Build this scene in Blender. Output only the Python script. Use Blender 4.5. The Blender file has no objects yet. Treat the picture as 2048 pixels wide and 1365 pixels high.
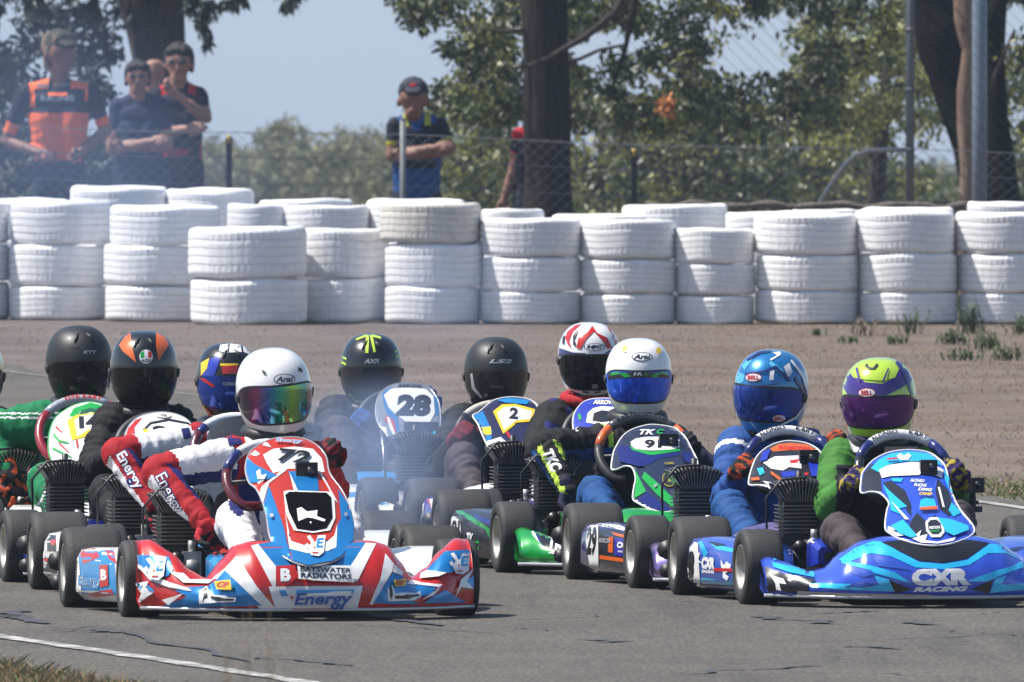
import bpy, math, random
import numpy as np
from mathutils import Vector, Matrix, noise
from mathutils.bvhtree import BVHTree
from mathutils.geometry import delaunay_2d_cdt

random.seed(7)
SC = bpy.context.scene
COL = SC.collection
R = math.radians

# ------------------------------------------------------------------ camera
F = 36000.0            # focal length in photo pixels (photo is 2048 wide)
H = 2.0                # lens height above the track
YH = -10.0             # vanishing line of the track surface, photo pixels
PITCH = math.atan((682.5 - YH) / F)
TILT = math.atan(440.0 / F)      # the track rises gently away from the lens
FWD = Vector((0, math.cos(PITCH), -math.sin(PITCH)))
UPV = Vector((0, math.sin(PITCH), math.cos(PITCH)))
CAM = Vector((0, 0, H))
cam_data = bpy.data.cameras.new('camera')
cam_data.sensor_width = 36.0
cam_data.lens = F / 2048 * 36.0
cam_data.clip_start = 1.0
cam_data.clip_end = 6000.0
cam_data.dof.use_dof = True
cam_data.dof.focus_distance = 62.0
cam_data.dof.aperture_fstop = 26.0
cam = bpy.data.objects.new('camera', cam_data)
COL.objects.link(cam)
cam.location = CAM
cam.rotation_euler = (R(90) - PITCH, 0, 0)
SC.camera = cam

# ------------------------------------------------------------------ sky and sun
SUN_EL, SUN_AZ = R(60), R(-90)    # azimuth measured from -Y (towards the lens) to -X is -90
sun_dir = Vector((-math.cos(SUN_EL) * math.sin(-SUN_AZ), -math.cos(SUN_EL) * math.cos(SUN_AZ), math.sin(SUN_EL)))
w = bpy.data.worlds.new('World')
SC.world = w
w.use_nodes = True
nt = w.node_tree
bg = nt.nodes['Background']
sky = nt.nodes.new('ShaderNodeTexSky')
sky.sky_type = 'NISHITA'
sky.sun_disc = False
sky.sun_elevation = SUN_EL
sky.sun_rotation = math.atan2(sun_dir.x, sun_dir.y)
sky.altitude = 60
sky.air_density = 1.0
sky.dust_density = 1.0
sky.ozone_density = 2.2
nt.links.new(sky.outputs[0], bg.inputs[0])
bg.inputs[1].default_value = 0.095
sl = bpy.data.lights.new('sun', 'SUN')
sl.energy = 5.0
sl.angle = R(0.53)
sl.color = (1.0, 0.95, 0.88)
so = bpy.data.objects.new('sun', sl)
COL.objects.link(so)
so.rotation_euler = sun_dir.to_track_quat('Z', 'Y').to_euler()
SC.view_settings.view_transform = 'Standard'
SC.view_settings.look = 'None'
SC.view_settings.exposure = 0.62
SC.view_settings.gamma = 1.0
SC.view_settings.use_curve_mapping = False
SC.cycles.use_denoising = True
SC.cycles.volume_step_rate = 4.0
SC.cycles.volume_bounces = 0
SC.cycles.max_bounces = 6
SC.cycles.transparent_max_bounces = 16

# ------------------------------------------------------------------ helpers
def ray(px, py):
    return FWD + Vector((1, 0, 0)) * ((px - 1024) / F) - UPV * ((py - 682.5) / F)
def P(px, py, d):                      # world point seen at a photo pixel, d metres ahead
    r = ray(px, py)
    return CAM + r * (d / r.y)
def G(px, py):                         # track point seen at a photo pixel
    r = ray(px, py)
    return CAM + r * (-H / r.z)
def c(hexs, k=1.0):
    h = hexs.lstrip('#')
    o = []
    for i in (0, 2, 4):
        v = int(h[i:i + 2], 16) / 255
        o.append((v / 12.92 if v <= .04045 else ((v + .055) / 1.055) ** 2.4) * k)
    return tuple(o)

MATS = {}
def mat(name, col=(.5, .5, .5), rough=.5, metal=0., coat=0., var=0., vscale=20., bump=0., bscale=60., trans=0., spec=.5, col2=None, stretch=None, dirt=0.):
    if name in MATS: return MATS[name]
    m = bpy.data.materials.new(name)
    m.use_nodes = True
    n = m.node_tree; b = n.nodes['Principled BSDF']
    b.inputs['Base Color'].default_value = (*col, 1)
    b.inputs['Roughness'].default_value = rough
    b.inputs['Metallic'].default_value = metal
    b.inputs['Coat Weight'].default_value = coat
    b.inputs['Coat Roughness'].default_value = .08
    b.inputs['Specular IOR Level'].default_value = spec
    tc = n.nodes.new('ShaderNodeTexCoord')
    src = tc.outputs['Object']
    if stretch:
        mp = n.nodes.new('ShaderNodeMapping'); mp.inputs['Scale'].default_value = stretch
        n.links.new(src, mp.inputs[0]); src = mp.outputs[0]
    if var or col2:
        t = n.nodes.new('ShaderNodeTexNoise'); t.inputs['Scale'].default_value = vscale; t.inputs['Detail'].default_value = 6
        n.links.new(src, t.inputs['Vector'])
        rp = n.nodes.new('ShaderNodeValToRGB'); rp.color_ramp.elements[0].position = .3; rp.color_ramp.elements[1].position = .7
        a = tuple(x * (1 - var) for x in col); bb = tuple(min(1, x * (1 + var)) for x in (col2 or col))
        rp.color_ramp.elements[0].color = (*a, 1); rp.color_ramp.elements[1].color = (*bb, 1)
        n.links.new(t.outputs['Fac'], rp.inputs[0]); n.links.new(rp.outputs[0], b.inputs['Base Color'])
        if dirt:
            mr = n.nodes.new('ShaderNodeMapRange'); mr.inputs[3].default_value = rough - dirt; mr.inputs[4].default_value = rough + dirt
            n.links.new(t.outputs['Fac'], mr.inputs[0]); n.links.new(mr.outputs[0], b.inputs['Roughness'])
    if bump:
        t2 = n.nodes.new('ShaderNodeTexNoise'); t2.inputs['Scale'].default_value = bscale; t2.inputs['Detail'].default_value = 5
        n.links.new(src, t2.inputs['Vector'])
        bp = n.nodes.new('ShaderNodeBump'); bp.inputs['Strength'].default_value = bump; bp.inputs['Distance'].default_value = .02
        n.links.new(t2.outputs['Fac'], bp.inputs['Height']); n.links.new(bp.outputs[0], b.inputs['Normal'])
    if trans:
        tr = n.nodes.new('ShaderNodeBsdfTranslucent'); mx = n.nodes.new('ShaderNodeMixShader')
        mx.inputs[0].default_value = trans
        out = n.nodes['Material Output']
        if var or col2: n.links.new(rp.outputs[0], tr.inputs[0])
        else: tr.inputs[0].default_value = (*col, 1)
        n.links.new(b.outputs[0], mx.inputs[1]); n.links.new(tr.outputs[0], mx.inputs[2]); n.links.new(mx.outputs[0], out.inputs[0])
    MATS[name] = m
    return m

def meta(o, label=None, cat=None, group=None, kind=None):
    if label: o['label'] = label
    if cat: o['category'] = cat
    if group: o['group'] = group
    if kind: o['kind'] = kind
    return o

class MB:
    def __init__(s): s.v = []; s.f = []; s.m = []; s.sm = []
    def add(s, vs, fs, m=0, smooth=True):
        o = len(s.v); s.v += [tuple(x) for x in vs]
        for f in fs: s.f.append(tuple(i + o for i in f)); s.m.append(m); s.sm.append(smooth)
        return s
    def box(s, a, b, m=0, rot=None, at=None):
        (x0, y0, z0), (x1, y1, z1) = a, b
        vs = [Vector(v) for v in ((x0,y0,z0),(x1,y0,z0),(x1,y1,z0),(x0,y1,z0),(x0,y0,z1),(x1,y0,z1),(x1,y1,z1),(x0,y1,z1))]
        if rot is not None: vs = [rot @ v for v in vs]
        if at is not None: vs = [v + Vector(at) for v in vs]
        return s.add(vs, [(0,3,2,1),(4,5,6,7),(0,1,5,4),(1,2,6,5),(2,3,7,6),(3,0,4,7)], m, False)
    def tube(s, pts, r, n=8, m=0, caps=True, closed=False, smooth=True):
        pts = [Vector(p) for p in pts]; N = len(pts)
        if not hasattr(r, '__len__'): r = [r] * N
        vs = []; fs = []; prev = None
        for i, p in enumerate(pts):
            if closed: d = pts[(i + 1) % N] - pts[i - 1]
            else: d = pts[min(i + 1, N - 1)] - pts[max(i - 1, 0)]
            if d.length < 1e-9: d = Vector((0, 0, 1))
            d.normalize()
            if prev is None:
                a = d.cross(Vector((0, 0, 1)))
                if a.length < .1: a = d.cross(Vector((1, 0, 0)))
            else: a = prev - d * prev.dot(d)
            a.normalize(); prev = a; b = d.cross(a)
            for k in range(n):
                t = 2 * math.pi * k / n
                vs.append(p + (a * math.cos(t) + b * math.sin(t)) * r[i])
        M = N if closed else N - 1
        for i in range(M):
            for k in range(n):
                j = (i + 1) % N
                fs.append((i*n+k, i*n+(k+1)%n, j*n+(k+1)%n, j*n+k))
        if caps and not closed: fs += [tuple(range(n))[::-1], tuple((N-1)*n+k for k in range(n))]
        return s.add(vs, fs, m, smooth)
    def lathe(s, prof, n=32, axis='z', at=(0,0,0), m=0, wob=None, closed=False, ms=None):
        vs = []; fs = []; K = len(prof)
        for i in range(n):
            t = 2 * math.pi * i / n
            for j, (r, h) in enumerate(prof):
                if wob: r, h = wob(t, r, h, j)
                x, y = r * math.cos(t), r * math.sin(t)
                v = (x, y, h) if axis == 'z' else ((h, x, y) if axis == 'x' else (x, h, y))
                vs.append(Vector(v) + Vector(at))
        KK = K if closed else K - 1
        o = len(s.v); s.v += [tuple(v) for v in vs]
        for i in range(n):
            for j in range(KK):
                a, b = i*K+j, i*K+(j+1)%K; a2, b2 = ((i+1)%n)*K+j, ((i+1)%n)*K+(j+1)%K
                s.f.append((o+a, o+a2, o+b2, o+b)); s.m.append(ms[j] if ms else m); s.sm.append(True)
        return s
    def ell(s, cc, rr, n=12, m=0, rot=None):
        vs = []; fs = []
        for i in range(n + 1):
            ph = math.pi * i / n
            for j in range(n * 2):
                t = math.pi * j / n
                v = Vector((rr[0]*math.sin(ph)*math.cos(t), rr[1]*math.sin(ph)*math.sin(t), rr[2]*math.cos(ph)))
                if rot is not None: v = rot @ v
                vs.append(v + Vector(cc))
        W = n * 2
        for i in range(n):
            for j in range(W): fs.append((i*W+j, (i+1)*W+j, (i+1)*W+(j+1)%W, i*W+(j+1)%W))
        return s.add(vs, fs, m)
    def build(s, name, mats, parent=None):
        me = bpy.data.meshes.new(name)
        me.from_pydata(s.v, [], s.f)
        if not isinstance(mats, (list, tuple)): mats = [mats]
        for x in mats: me.materials.append(x)
        me.polygons.foreach_set('material_index', s.m)
        me.polygons.foreach_set('use_smooth', s.sm)
        me.update()
        return link(name, me, parent)

def link(name, me, parent=None):
    o = bpy.data.objects.new(name, me); COL.objects.link(o)
    if parent is not None: o.parent = parent
    return o
def empty(name, loc=(0,0,0), rz=0., label=None, cat=None, group=None):
    o = bpy.data.objects.new(name, None); COL.objects.link(o)
    o.location = loc; o.rotation_euler = (0, 0, rz); o.empty_display_size = .1
    return meta(o, label, cat, group)

# ================================================================== MATERIALS OF THE SETTING
def node_mat(name):
    m = bpy.data.materials.new(name); m.use_nodes = True
    return m, m.node_tree, m.node_tree.nodes['Principled BSDF']
def ramp(n, src, stops):
    r = n.nodes.new('ShaderNodeValToRGB'); e = r.color_ramp.elements
    while len(e) < len(stops): e.new(.5)
    for i, (p, cc) in enumerate(stops): e[i].position = p; e[i].color = (*cc, 1)
    n.links.new(src, r.inputs[0]); return r.outputs[0]
def noise_n(n, vec, scale, detail=6, rough=.6, dist=0.):
    t = n.nodes.new('ShaderNodeTexNoise'); t.inputs['Scale'].default_value = scale; t.inputs['Detail'].default_value = detail
    t.inputs['Roughness'].default_value = rough; t.inputs['Distortion'].default_value = dist
    n.links.new(vec, t.inputs['Vector']); return t.outputs['Fac']
def mapping(n, scale=(1,1,1), rot=(0,0,0)):
    tc = n.nodes.new('ShaderNodeTexCoord'); mp = n.nodes.new('ShaderNodeMapping')
    mp.inputs['Scale'].default_value = scale; mp.inputs['Rotation'].default_value = rot
    n.links.new(tc.outputs['Object'], mp.inputs[0]); return mp.outputs[0]
def mixc(n, fac, a, b, mode='MIX'):
    x = n.nodes.new('ShaderNodeMix'); x.data_type = 'RGBA'; x.blend_type = mode
    if hasattr(fac, 'links'): n.links.new(fac, x.inputs[0])
    else: x.inputs[0].default_value = fac
    for i, v in ((6, a), (7, b)):
        if hasattr(v, 'links'): n.links.new(v, x.inputs[i])
        else: x.inputs[i].default_value = (*v, 1)
    return x.outputs[2]

def asphalt_mat():
    m, n, b = node_mat('worn_asphalt')
    v = mapping(n)
    base = ramp(n, noise_n(n, v, 1.1, 5), [(.3, (.062, .055, .047)), (.7, (.088, .079, .068))])
    grain = ramp(n, noise_n(n, mapping(n, (1, .45, 1)), 75, 4, .9), [(.34, (.30, .30, .31)), (.5, (1, 1, 1)), (.66, (2.3, 2.2, 2.05))])
    c1 = mixc(n, 1., base, grain, 'MULTIPLY')
    # rubber laid down along the racing line: long streaks
    vs = mapping(n, (2.2, .12, 1), (0, 0, R(-10)))
    st = ramp(n, noise_n(n, vs, 1.6, 6, .65, .4), [(.52, (0, 0, 0)), (.72, (1, 1, 1))])
    c2 = mixc(n, st, c1, mixc(n, 1., c1, (.62, .62, .66), 'MULTIPLY'))
    n.links.new(c2, b.inputs['Base Color'])
    b.inputs['Roughness'].default_value = .86
    bp = n.nodes.new('ShaderNodeBump'); bp.inputs['Strength'].default_value = .7; bp.inputs['Distance'].default_value = .01
    n.links.new(noise_n(n, v, 110, 4, .7), bp.inputs['Height']); n.links.new(bp.outputs[0], b.inputs['Normal'])
    return m
def dirt_mat():
    m, n, b = node_mat('dry_dirt')
    v = mapping(n)
    base = ramp(n, noise_n(n, v, .8, 7, .65), [(.3, (.062, .048, .040)), (.5, (.098, .077, .064)), (.7, (.145, .118, .098))])
    tc_ = n.nodes.new('ShaderNodeTexCoord'); sx_ = n.nodes.new('ShaderNodeSeparateXYZ'); n.links.new(tc_.outputs['Object'], sx_.inputs[0])
    ad_ = n.nodes.new('ShaderNodeMath'); ad_.operation = 'ADD'; n.links.new(sx_.outputs[0], ad_.inputs[0]); n.links.new(noise_n(n, v, .6, 5, .6), ad_.inputs[1])
    bl_ = n.nodes.new('ShaderNodeMapRange'); bl_.inputs[1].default_value = -.6; bl_.inputs[2].default_value = 1.9; n.links.new(ad_.outputs[0], bl_.inputs[0])
    base = mixc(n, bl_.outputs[0], mixc(n, 1., base, (1.0, .98, 1.10), 'MULTIPLY'), mixc(n, 1., base, (1.06, .95, .82), 'MULTIPLY'))
    # far side nearer the tyres: pale trodden dust
    g = ramp(n, noise_n(n, mapping(n, (1, .3, 1)), 1.7, 7, .7), [(.45, (0, 0, 0)), (.85, (.8, .8, .8))])
    c1 = mixc(n, g, base, (.150, .134, .124))
    c2 = mixc(n, 1., c1, ramp(n, noise_n(n, v, 70, 4, .8), [(.3, (.78, .77, .75)), (.7, (1.2, 1.19, 1.16))]), 'MULTIPLY')
    n.links.new(c2, b.inputs['Base Color']); b.inputs['Roughness'].default_value = .95
    bp = n.nodes.new('ShaderNodeBump'); bp.inputs['Strength'].default_value = .6; bp.inputs['Distance'].default_value = .008
    n.links.new(noise_n(n, v, 22, 8, .8), bp.inputs['Height']); n.links.new(bp.outputs[0], b.inputs['Normal'])
    return m
def paint_line_mat():
    m, n, b = node_mat('worn_white_line_paint')
    v = mapping(n)
    f = ramp(n, noise_n(n, v, 9, 8, .75), [(.42, (.13, .125, .12)), (.62, (.5, .49, .46))])
    n.links.new(f, b.inputs['Base Color']); b.inputs['Roughness'].default_value = .8
    return m
def bark_mat(name, a, bb):
    m, n, b = node_mat(name)
    f = ramp(n, noise_n(n, mapping(n, (14, 14, 1.3)), 2.2, 8, .7), [(.3, a), (.7, bb)])
    n.links.new(f, b.inputs['Base Color']); b.inputs['Roughness'].default_value = .9; b.inputs['Specular IOR Level'].default_value = .12
    bp = n.nodes.new('ShaderNodeBump'); bp.inputs['Strength'].default_value = 1; bp.inputs['Distance'].default_value = .05
    n.links.new(noise_n(n, mapping(n, (14, 14, 1.3)), 2.2, 8, .7), bp.inputs['Height']); n.links.new(bp.outputs[0], b.inputs['Normal'])
    return m
def tyre_white_mat(name, tint, dirt):
    m, n, b = node_mat(name)
    f = ramp(n, noise_n(n, mapping(n, (1, 1, .6)), 5, 8, .7), [(.25, tuple(x * dirt for x in tint)), (.6, tint)])
    f2 = mixc(n, 1., f, ramp(n, noise_n(n, mapping(n), 55, 4, .7), [(.3, (.86, .86, .86)), (.6, (1, 1, 1))]), 'MULTIPLY')
    f3 = ramp(n, noise_n(n, mapping(n, (1, 1, 3)), 13, 9, .8, .4), [(.60, (0, 0, 0)), (.74, (.55, .55, .55))])
    n.links.new(mixc(n, f3, f2, (.16, .15, .14)), b.inputs['Base Color']); b.inputs['Roughness'].default_value = .62
    bp = n.nodes.new('ShaderNodeBump'); bp.inputs['Strength'].default_value = .35; bp.inputs['Distance'].default_value = .01
    n.links.new(noise_n(n, mapping(n), 40, 5, .7), bp.inputs['Height']); n.links.new(bp.outputs[0], b.inputs['Normal'])
    return m

# ================================================================== GROUND
def gz(x, d):                       # height of the ground in track coordinates
    if d <= 114: return 0.
    if d <= 300: return -(d - 114) * .026
    return -(186 * .026) - (d - 300) * math.tan(TILT)

# line positions on the ground, from the photo: far edge and near edge of the track
FAR = [(-4.4, 112.), (-3.9, 104.), (-2.73, 95.6), (-.92, 86.2), (1.99, 69.9), (3.4, 60.), (4.3, 50.), (5.0, 38.)]
NEAR = [(-9.5, 92.), (-5.6, 76.), (-3.6, 66.), (-2.3, 59.3), (-1.59, 56.0), (-1.15, 54.4), (-.63, 52.4), (.35, 48.5), (1.5, 43.)]
def lerp_line(L, d):
    L = sorted(L, key=lambda p: p[1])
    for (xa, da), (xb, db) in zip(L, L[1:]):
        if da <= d <= db: return xa + (xb - xa) * (d - da) / (db - da)
    return L[0][0] if d < L[0][1] else L[-1][0]

def strip(name, left, right, ys, z, m, **k):
    vs = []; fs = []
    for y in ys: vs += [(left(y), y, z), (right(y), y, z)]
    for i in range(len(ys) - 1): fs.append((2*i, 2*i+1, 2*i+3, 2*i+2))
    o = MB().add(vs, fs, 0, False).build(name, m)
    return meta(o, **k)

# ground: one sheet to the horizon
vs = []; fs = []
ys = [-5, 10, 25, 40, 50, 60, 70, 80, 90, 95, 100, 105, 110, 114, 118, 125, 135, 150, 175, 200, 250, 300, 400, 600, 900, 1400, 2200, 3500, 5000]
xs = [-2500, -800, -250, -90, -40, -20, -12, -8, -4, 0, 4, 8, 12, 20, 40, 90, 250, 800, 2500]
for y in ys:
    for x in xs: vs.append((x, y, gz(x, y) + (0 if y < 116 else .12 * math.sin(x * .7 + y * .31) * min(1, (y - 116) / 20))))
W_ = len(xs)
for i in range(len(ys) - 1):
    for j in range(W_ - 1): fs.append((i*W_+j, i*W_+j+1, (i+1)*W_+j+1, (i+1)*W_+j))
DIRT = dirt_mat()
meta(MB().add(vs, fs).build('ground', DIRT), 'brown dry dirt ground running back under the tyre wall to the trees', kind='structure')
ysr = [x * 1.0 for x in range(20, 113)]
ASPH = asphalt_mat()
strip('race_track', lambda y: lerp_line(NEAR, y) - (1.15 if y < 70 else .5), lambda y: lerp_line(FAR, y) + .22 + .06 * math.sin(y * 1.7), ysr, .004, ASPH,
      label='grey worn asphalt race track with dark rubber streaks', kind='structure')
LINE = paint_line_mat()
strip('edge_line', lambda y: lerp_line(FAR, y) - (.03 if y < 78 else .012), lambda y: lerp_line(FAR, y) + (.035 if y < 78 else .012), ysr, .008, LINE, label='faded white line along the far edge of the track', kind='structure')
strip('edge_line', lambda y: lerp_line(NEAR, y) - .065 + .012 * math.sin(y * 9), lambda y: lerp_line(NEAR, y) + .012 + .01 * math.sin(y * 13 + 1), [20 + x * .25 for x in range(0, 368)], .008, LINE, label='worn white line along the near edge of the track', kind='structure')

# tar seams and skid marks lying on the asphalt: (start px, end px, width m)
TAR = mat('bitumen_seam', (.045, .047, .06), .7, var=.2, vscale=9)
RUB = mat('tyre_rubber_mark', (.042, .043, .052), .8, var=.25, vscale=14)
marks = [((0, 1166), (560, 1172), .02), ((60, 1262), (480, 1246), .02), ((230, 1266), (500, 1330), .03), ((90, 1268), (300, 1258), .02),
         ((690, 1252), (1030, 1272), .022), ((520, 1318), (700, 1336), .03), ((180, 1262), (240, 1270), .06), ((760, 1238), (880, 1256), .05),
         ((1000, 1246), (1260, 1232), .02), ((1002, 1258), (1180, 1268), .018), ((1130, 1284), (1390, 1273), .022), ((1180, 1283), (1250, 1289), .07),
         ((1110, 1195), (1500, 1212), .018), ((1260, 1228), (1700, 1230), .018), ((1500, 1236), (1690, 1252), .05), ((1560, 1290), (2048, 1272), .02),
         ((1700, 1296), (1800, 1302), .05), ((1260, 1328), (1900, 1330), .02), ((1340, 1352), (1660, 1334), .03), ((1810, 1248), (1860, 1254), .06),
         ((1860, 1262), (2048, 1276), .025), ((1630, 1230), (1760, 1226), .04), ((20, 1234), (90, 1252), .07), ((1940, 1232), (2048, 1226), .02),
         ((0, 1240), (50, 1224), .06), ((1560, 1345), (2048, 1362), .02), ((640, 1300), (1100, 1290), .012)]
for i, (a, b_, wd) in enumerate(marks):
    A, B = G(*a), G(*b_)
    mb = MB(); vs = []; fs = []; N = 26
    pr = (B - A).cross(Vector((0, 0, 1))).normalized()
    for k in range(N + 1):
        t = k / N
        q = A.lerp(B, t) + pr * (noise.noise(Vector((t * 4, i, 0))) * .1)
        ww = wd * (.42 if wd < .03 else .8) * (.35 + .9 * abs(noise.noise(Vector((t * 6, i * 3.1, 4))))) * min(1, t * 8 + .1, (1 - t) * 8 + .1) * 1.2
        vs += [q + pr * ww + Vector((0, 0, .0085)), q - pr * ww + Vector((0, 0, .0085))]
    for k in range(N): fs.append((2*k, 2*k+2, 2*k+3, 2*k+1))
    mb.add(vs, fs, 0, False)
    meta(mb.build('tar_seam' if wd < .03 else 'rubber_mark', TAR if wd < .03 else RUB), kind='structure')

# ------------------------------------------------------------------ dry grass, straw and stones on the verge
def blades(name, n, place, hgt, wid, mats_, label, lean=.6, seedv=1, kind='stuff'):
    rnd = random.Random(seedv); vs = []; fs = []; mi = []
    k = 0
    while k < n:
        p = place(rnd)
        if p is None: continue
        x, y, z = p; a = rnd.uniform(0, 6.28); h = hgt * rnd.uniform(.4, 1.2); wv = wid * rnd.uniform(.6, 1.3)
        dx, dy = math.cos(a) * wv, math.sin(a) * wv * .3
        lx, ly = rnd.gauss(0, lean) * h, rnd.gauss(0, lean) * h
        o = len(vs)
        vs += [(x - dx, y - dy, z), (x + dx, y + dy, z), (x + lx * .5 + dx * .7, y + ly * .5, z + h * .6), (x + lx, y + ly, z + h)]
        fs += [(o, o+1, o+2), (o, o+2, o+3)]; m_ = rnd.randrange(len(mats_)); mi += [m_, m_]; k += 1
    me = bpy.data.meshes.new(name); me.from_pydata(vs, [], fs)
    for m_ in mats_: me.materials.append(m_)
    me.polygons.foreach_set('material_index', mi); me.update()
    return meta(link(name, me), label, 'grass', kind=kind)
STRAW = mat('straw', (.26, .19, .11), .8, var=.3, vscale=30, trans=.25)
STRAW2 = mat('grey_straw', (.22, .17, .12), .8, var=.3, vscale=30, trans=.2)
GRN = mat('short_green_grass', (.10, .15, .035), .7, var=.35, vscale=12, trans=.3)
DEAD = mat('dead_brown_grass', (.20, .12, .055), .8, var=.3, vscale=12, trans=.2)
def far_place(r):
    y = r.uniform(66, 109); x = r.uniform(-4.4, 5.2)
    if x < lerp_line(FAR, y) + .32: return None
    dens = .25 + .75 * max(0, noise.noise(Vector((x * .9, y * .25, 3))) + .4)
    if x < .6: dens *= .35
    if r.random() > dens: return None
    return x, y, 0
blades('dry_grass', 22000, far_place, .013, .003, [STRAW, STRAW2, DEAD], 'sparse dry brown grass on the bank between the track and the tyre wall', .9, 3)
def near_place(r):
    y = r.uniform(50.5, 57.5); edge = lerp_line(NEAR, y) - .72 - .12 * noise.noise(Vector((y * 2.1, 0, 5)))
    x = edge - r.random() ** 1.4 * 1.3
    return x, y, 0
blades('verge_grass', 17000, near_place, .055, .004, [GRN, DEAD, STRAW2, STRAW], 'mixed green and brown grass at the near edge of the track', .7, 5)
vs = []; ys2 = [50 + .25 * i for i in range(33)]; fs = []
for y in ys2: e = lerp_line(NEAR, y) - .66 - .1 * noise.noise(Vector((y * 2.1, 0, 5))); vs += [(e - 2, y, .03), (e - .5, y, .03), (e, y, .006)]
for i in range(len(ys2) - 1): fs += [(3*i, 3*i+1, 3*i+4, 3*i+3), (3*i+1, 3*i+2, 3*i+5, 3*i+4)]
meta(MB().add(vs, fs).build('grass_verge', mat('verge_soil', (.14, .10, .05), .95, col2=(.12, .13, .04), var=.2, vscale=3, bump=.6)), kind='structure')
# loose pebbles on the far bank
mb = MB(); rnd = random.Random(4)
for _ in range(900):
    q = far_place(rnd)
    if not q: continue
    s_ = rnd.uniform(.008, .028); a = rnd.random() * 6
    vs = [(q[0] + s_*math.cos(a+k*1.57)*rnd.uniform(.6,1.2), q[1] + s_*math.sin(a+k*1.57), .002) for k in range(4)] + [(q[0], q[1], s_ * .8)]
    mb.add(vs, [(0,1,4),(1,2,4),(2,3,4),(3,0,4)], 0, False)
meta(mb.build('loose_stones', mat('pale_stone', (.13, .11, .095), .9, var=.3, vscale=5)), 'small pale stones scattered over the dry bank', 'stones', kind='stuff')
# tall straw in front of the lens
for i, (px, n_, top) in enumerate([(470, 3, 1185), (500, 5, 1190), (545, 4, 1215), (395, 3, 1270), (430, 2, 1225)]):
    rt = P(px, 1400, 34.); rt.z = 0
    mb = MB(); r_ = random.Random(i + 20)
    for k in range(n_):
        hh = P(px, top, 34.).z * r_.uniform(.75, 1.); lx = r_.uniform(-.05, .05)
        x0 = r_.uniform(-.02, .02)
        mb.tube([(x0, 0, 0), (x0 + lx * .3, 0, hh * .5), (x0 + lx, 0, hh)], [.0011, .0009, .0004], 4)
        for q in range(3): mb.tube([(x0 + lx * (.75 + .05 * q), 0, hh * (.8 + .04 * q)), (x0 + lx + r_.uniform(-.02, .02), r_.uniform(-.02, .02), hh * (.84 + .045 * q))], [.0006, .0012], 3)
    o = mb.build('grass_stalk', STRAW)
    o.location = rt
    meta(o, ['thin straw coloured stalks below the red and white pod', 'tallest straw clump in front of the red nose', 'straw clump at the right of the tall clump, under the sponsor text', 'short dry stalks at the left of the red nose', 'pair of thin stalks between the short stalks and tall clump'][i], 'dry grass', 'dry grass stalks standing before the track')
# ================================================================== TYRE WALL
TW = [tyre_white_mat('white_tyre_paint', (.86, .86, .86), .86), tyre_white_mat('chalky_tyre_paint', (.82, .82, .83), .8),
      tyre_white_mat('cream_tyre_paint', (.70, .66, .60), .75)]
def tyre_mesh(seed, mt, dense=True):
    prof = [(.60, .10), (.70, .045), (.84, .012), (.92, .018), (.968, .045), (.988, .1)]
    zs = [.11, .26, .42, .58, .74, .89]
    for a, b_ in zip(zs[:-1], zs[1:]):
        prof += [(.9932, a + .020), (.9934, a + .0235), (.9937, a + .035), (.9945, (a + b_) / 2), (.9937, b_ - .02), (.9934, b_ - .0075), (.9932, b_ - .004)]
        if b_ < .88: prof += [(.964, b_ + .003), (.964, b_ + .016)]
    prof += [(.988, .9), (.968, .955), (.92, .982), (.84, .988), (.70, .955), (.60, .90), (.57, .8), (.80, .6), (.85, .5), (.80, .4), (.57, .2)]
    r_ = random.Random(seed); ph = [r_.uniform(0, 6) for _ in range(6)]
    NS = 168
    def wob(t, r, h, j):
        i = round(t / (2 * math.pi) * NS)
        k = 1 + .010 * math.sin(2*t + ph[0]) + .007 * math.sin(3*t + ph[1]) + .004 * math.sin(7*t + ph[2])
        dz = .018 * math.sin(t + ph[3]) + .012 * math.sin(3*t + ph[4]) + .01 * math.sin(5 * t + ph[5])
        if r > .9:
            sh = h < .27 or h > .73
            if (i % 3 == 0) and sh: k -= .015
            elif (i % 5 == 0) and r > .98 and (seed % 2): k -= .007
        return r * k, h + dz * (1 if r > .9 else .6)
    mb = MB().lathe(prof, NS, wob=wob, closed=True)
    me = bpy.data.meshes.new('tyre'); me.from_pydata(mb.v, [], mb.f); me.materials.append(mt)
    me.polygons.foreach_set('use_smooth', [True] * len(mb.f)); me.update()
    return me
TYM = [tyre_mesh(1, TW[0]), tyre_mesh(2, TW[0]), tyre_mesh(3, TW[1]), tyre_mesh(4, TW[1]), tyre_mesh(5, TW[0])]
CREAM = tyre_mesh(9, TW[2])
ORD = ['first', 'second', 'third', 'fourth', 'fifth', 'sixth', 'seventh', 'eighth', 'ninth', 'tenth', 'eleventh', 'twelfth', 'thirteenth', 'fourteenth', 'fifteenth', 'sixteenth']
rt = random.Random(11)
def put_tyre(x0, x1, z0, z1, dc, label, me=None, tilt=0):
    o = link('tyre', me or rt.choice(TYM))
    Rr = (x1 - x0) / 2 / F * dc * 1.012; X = ((x0 + x1) / 2 - 1024) / F * dc
    o.location = (X, dc, z0 + .001); o.rotation_euler = (rt.gauss(0, .006), rt.gauss(0, .008) + tilt, rt.uniform(0, 6.28))
    o.scale = (Rr, Rr, (z1 - z0) * .997)
    return meta(o, label, 'tyre', 'white painted tyres of the barrier wall')
LAY = {3: ['top', 'middle', 'bottom'], 2: ['upper', 'lower']}
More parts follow.
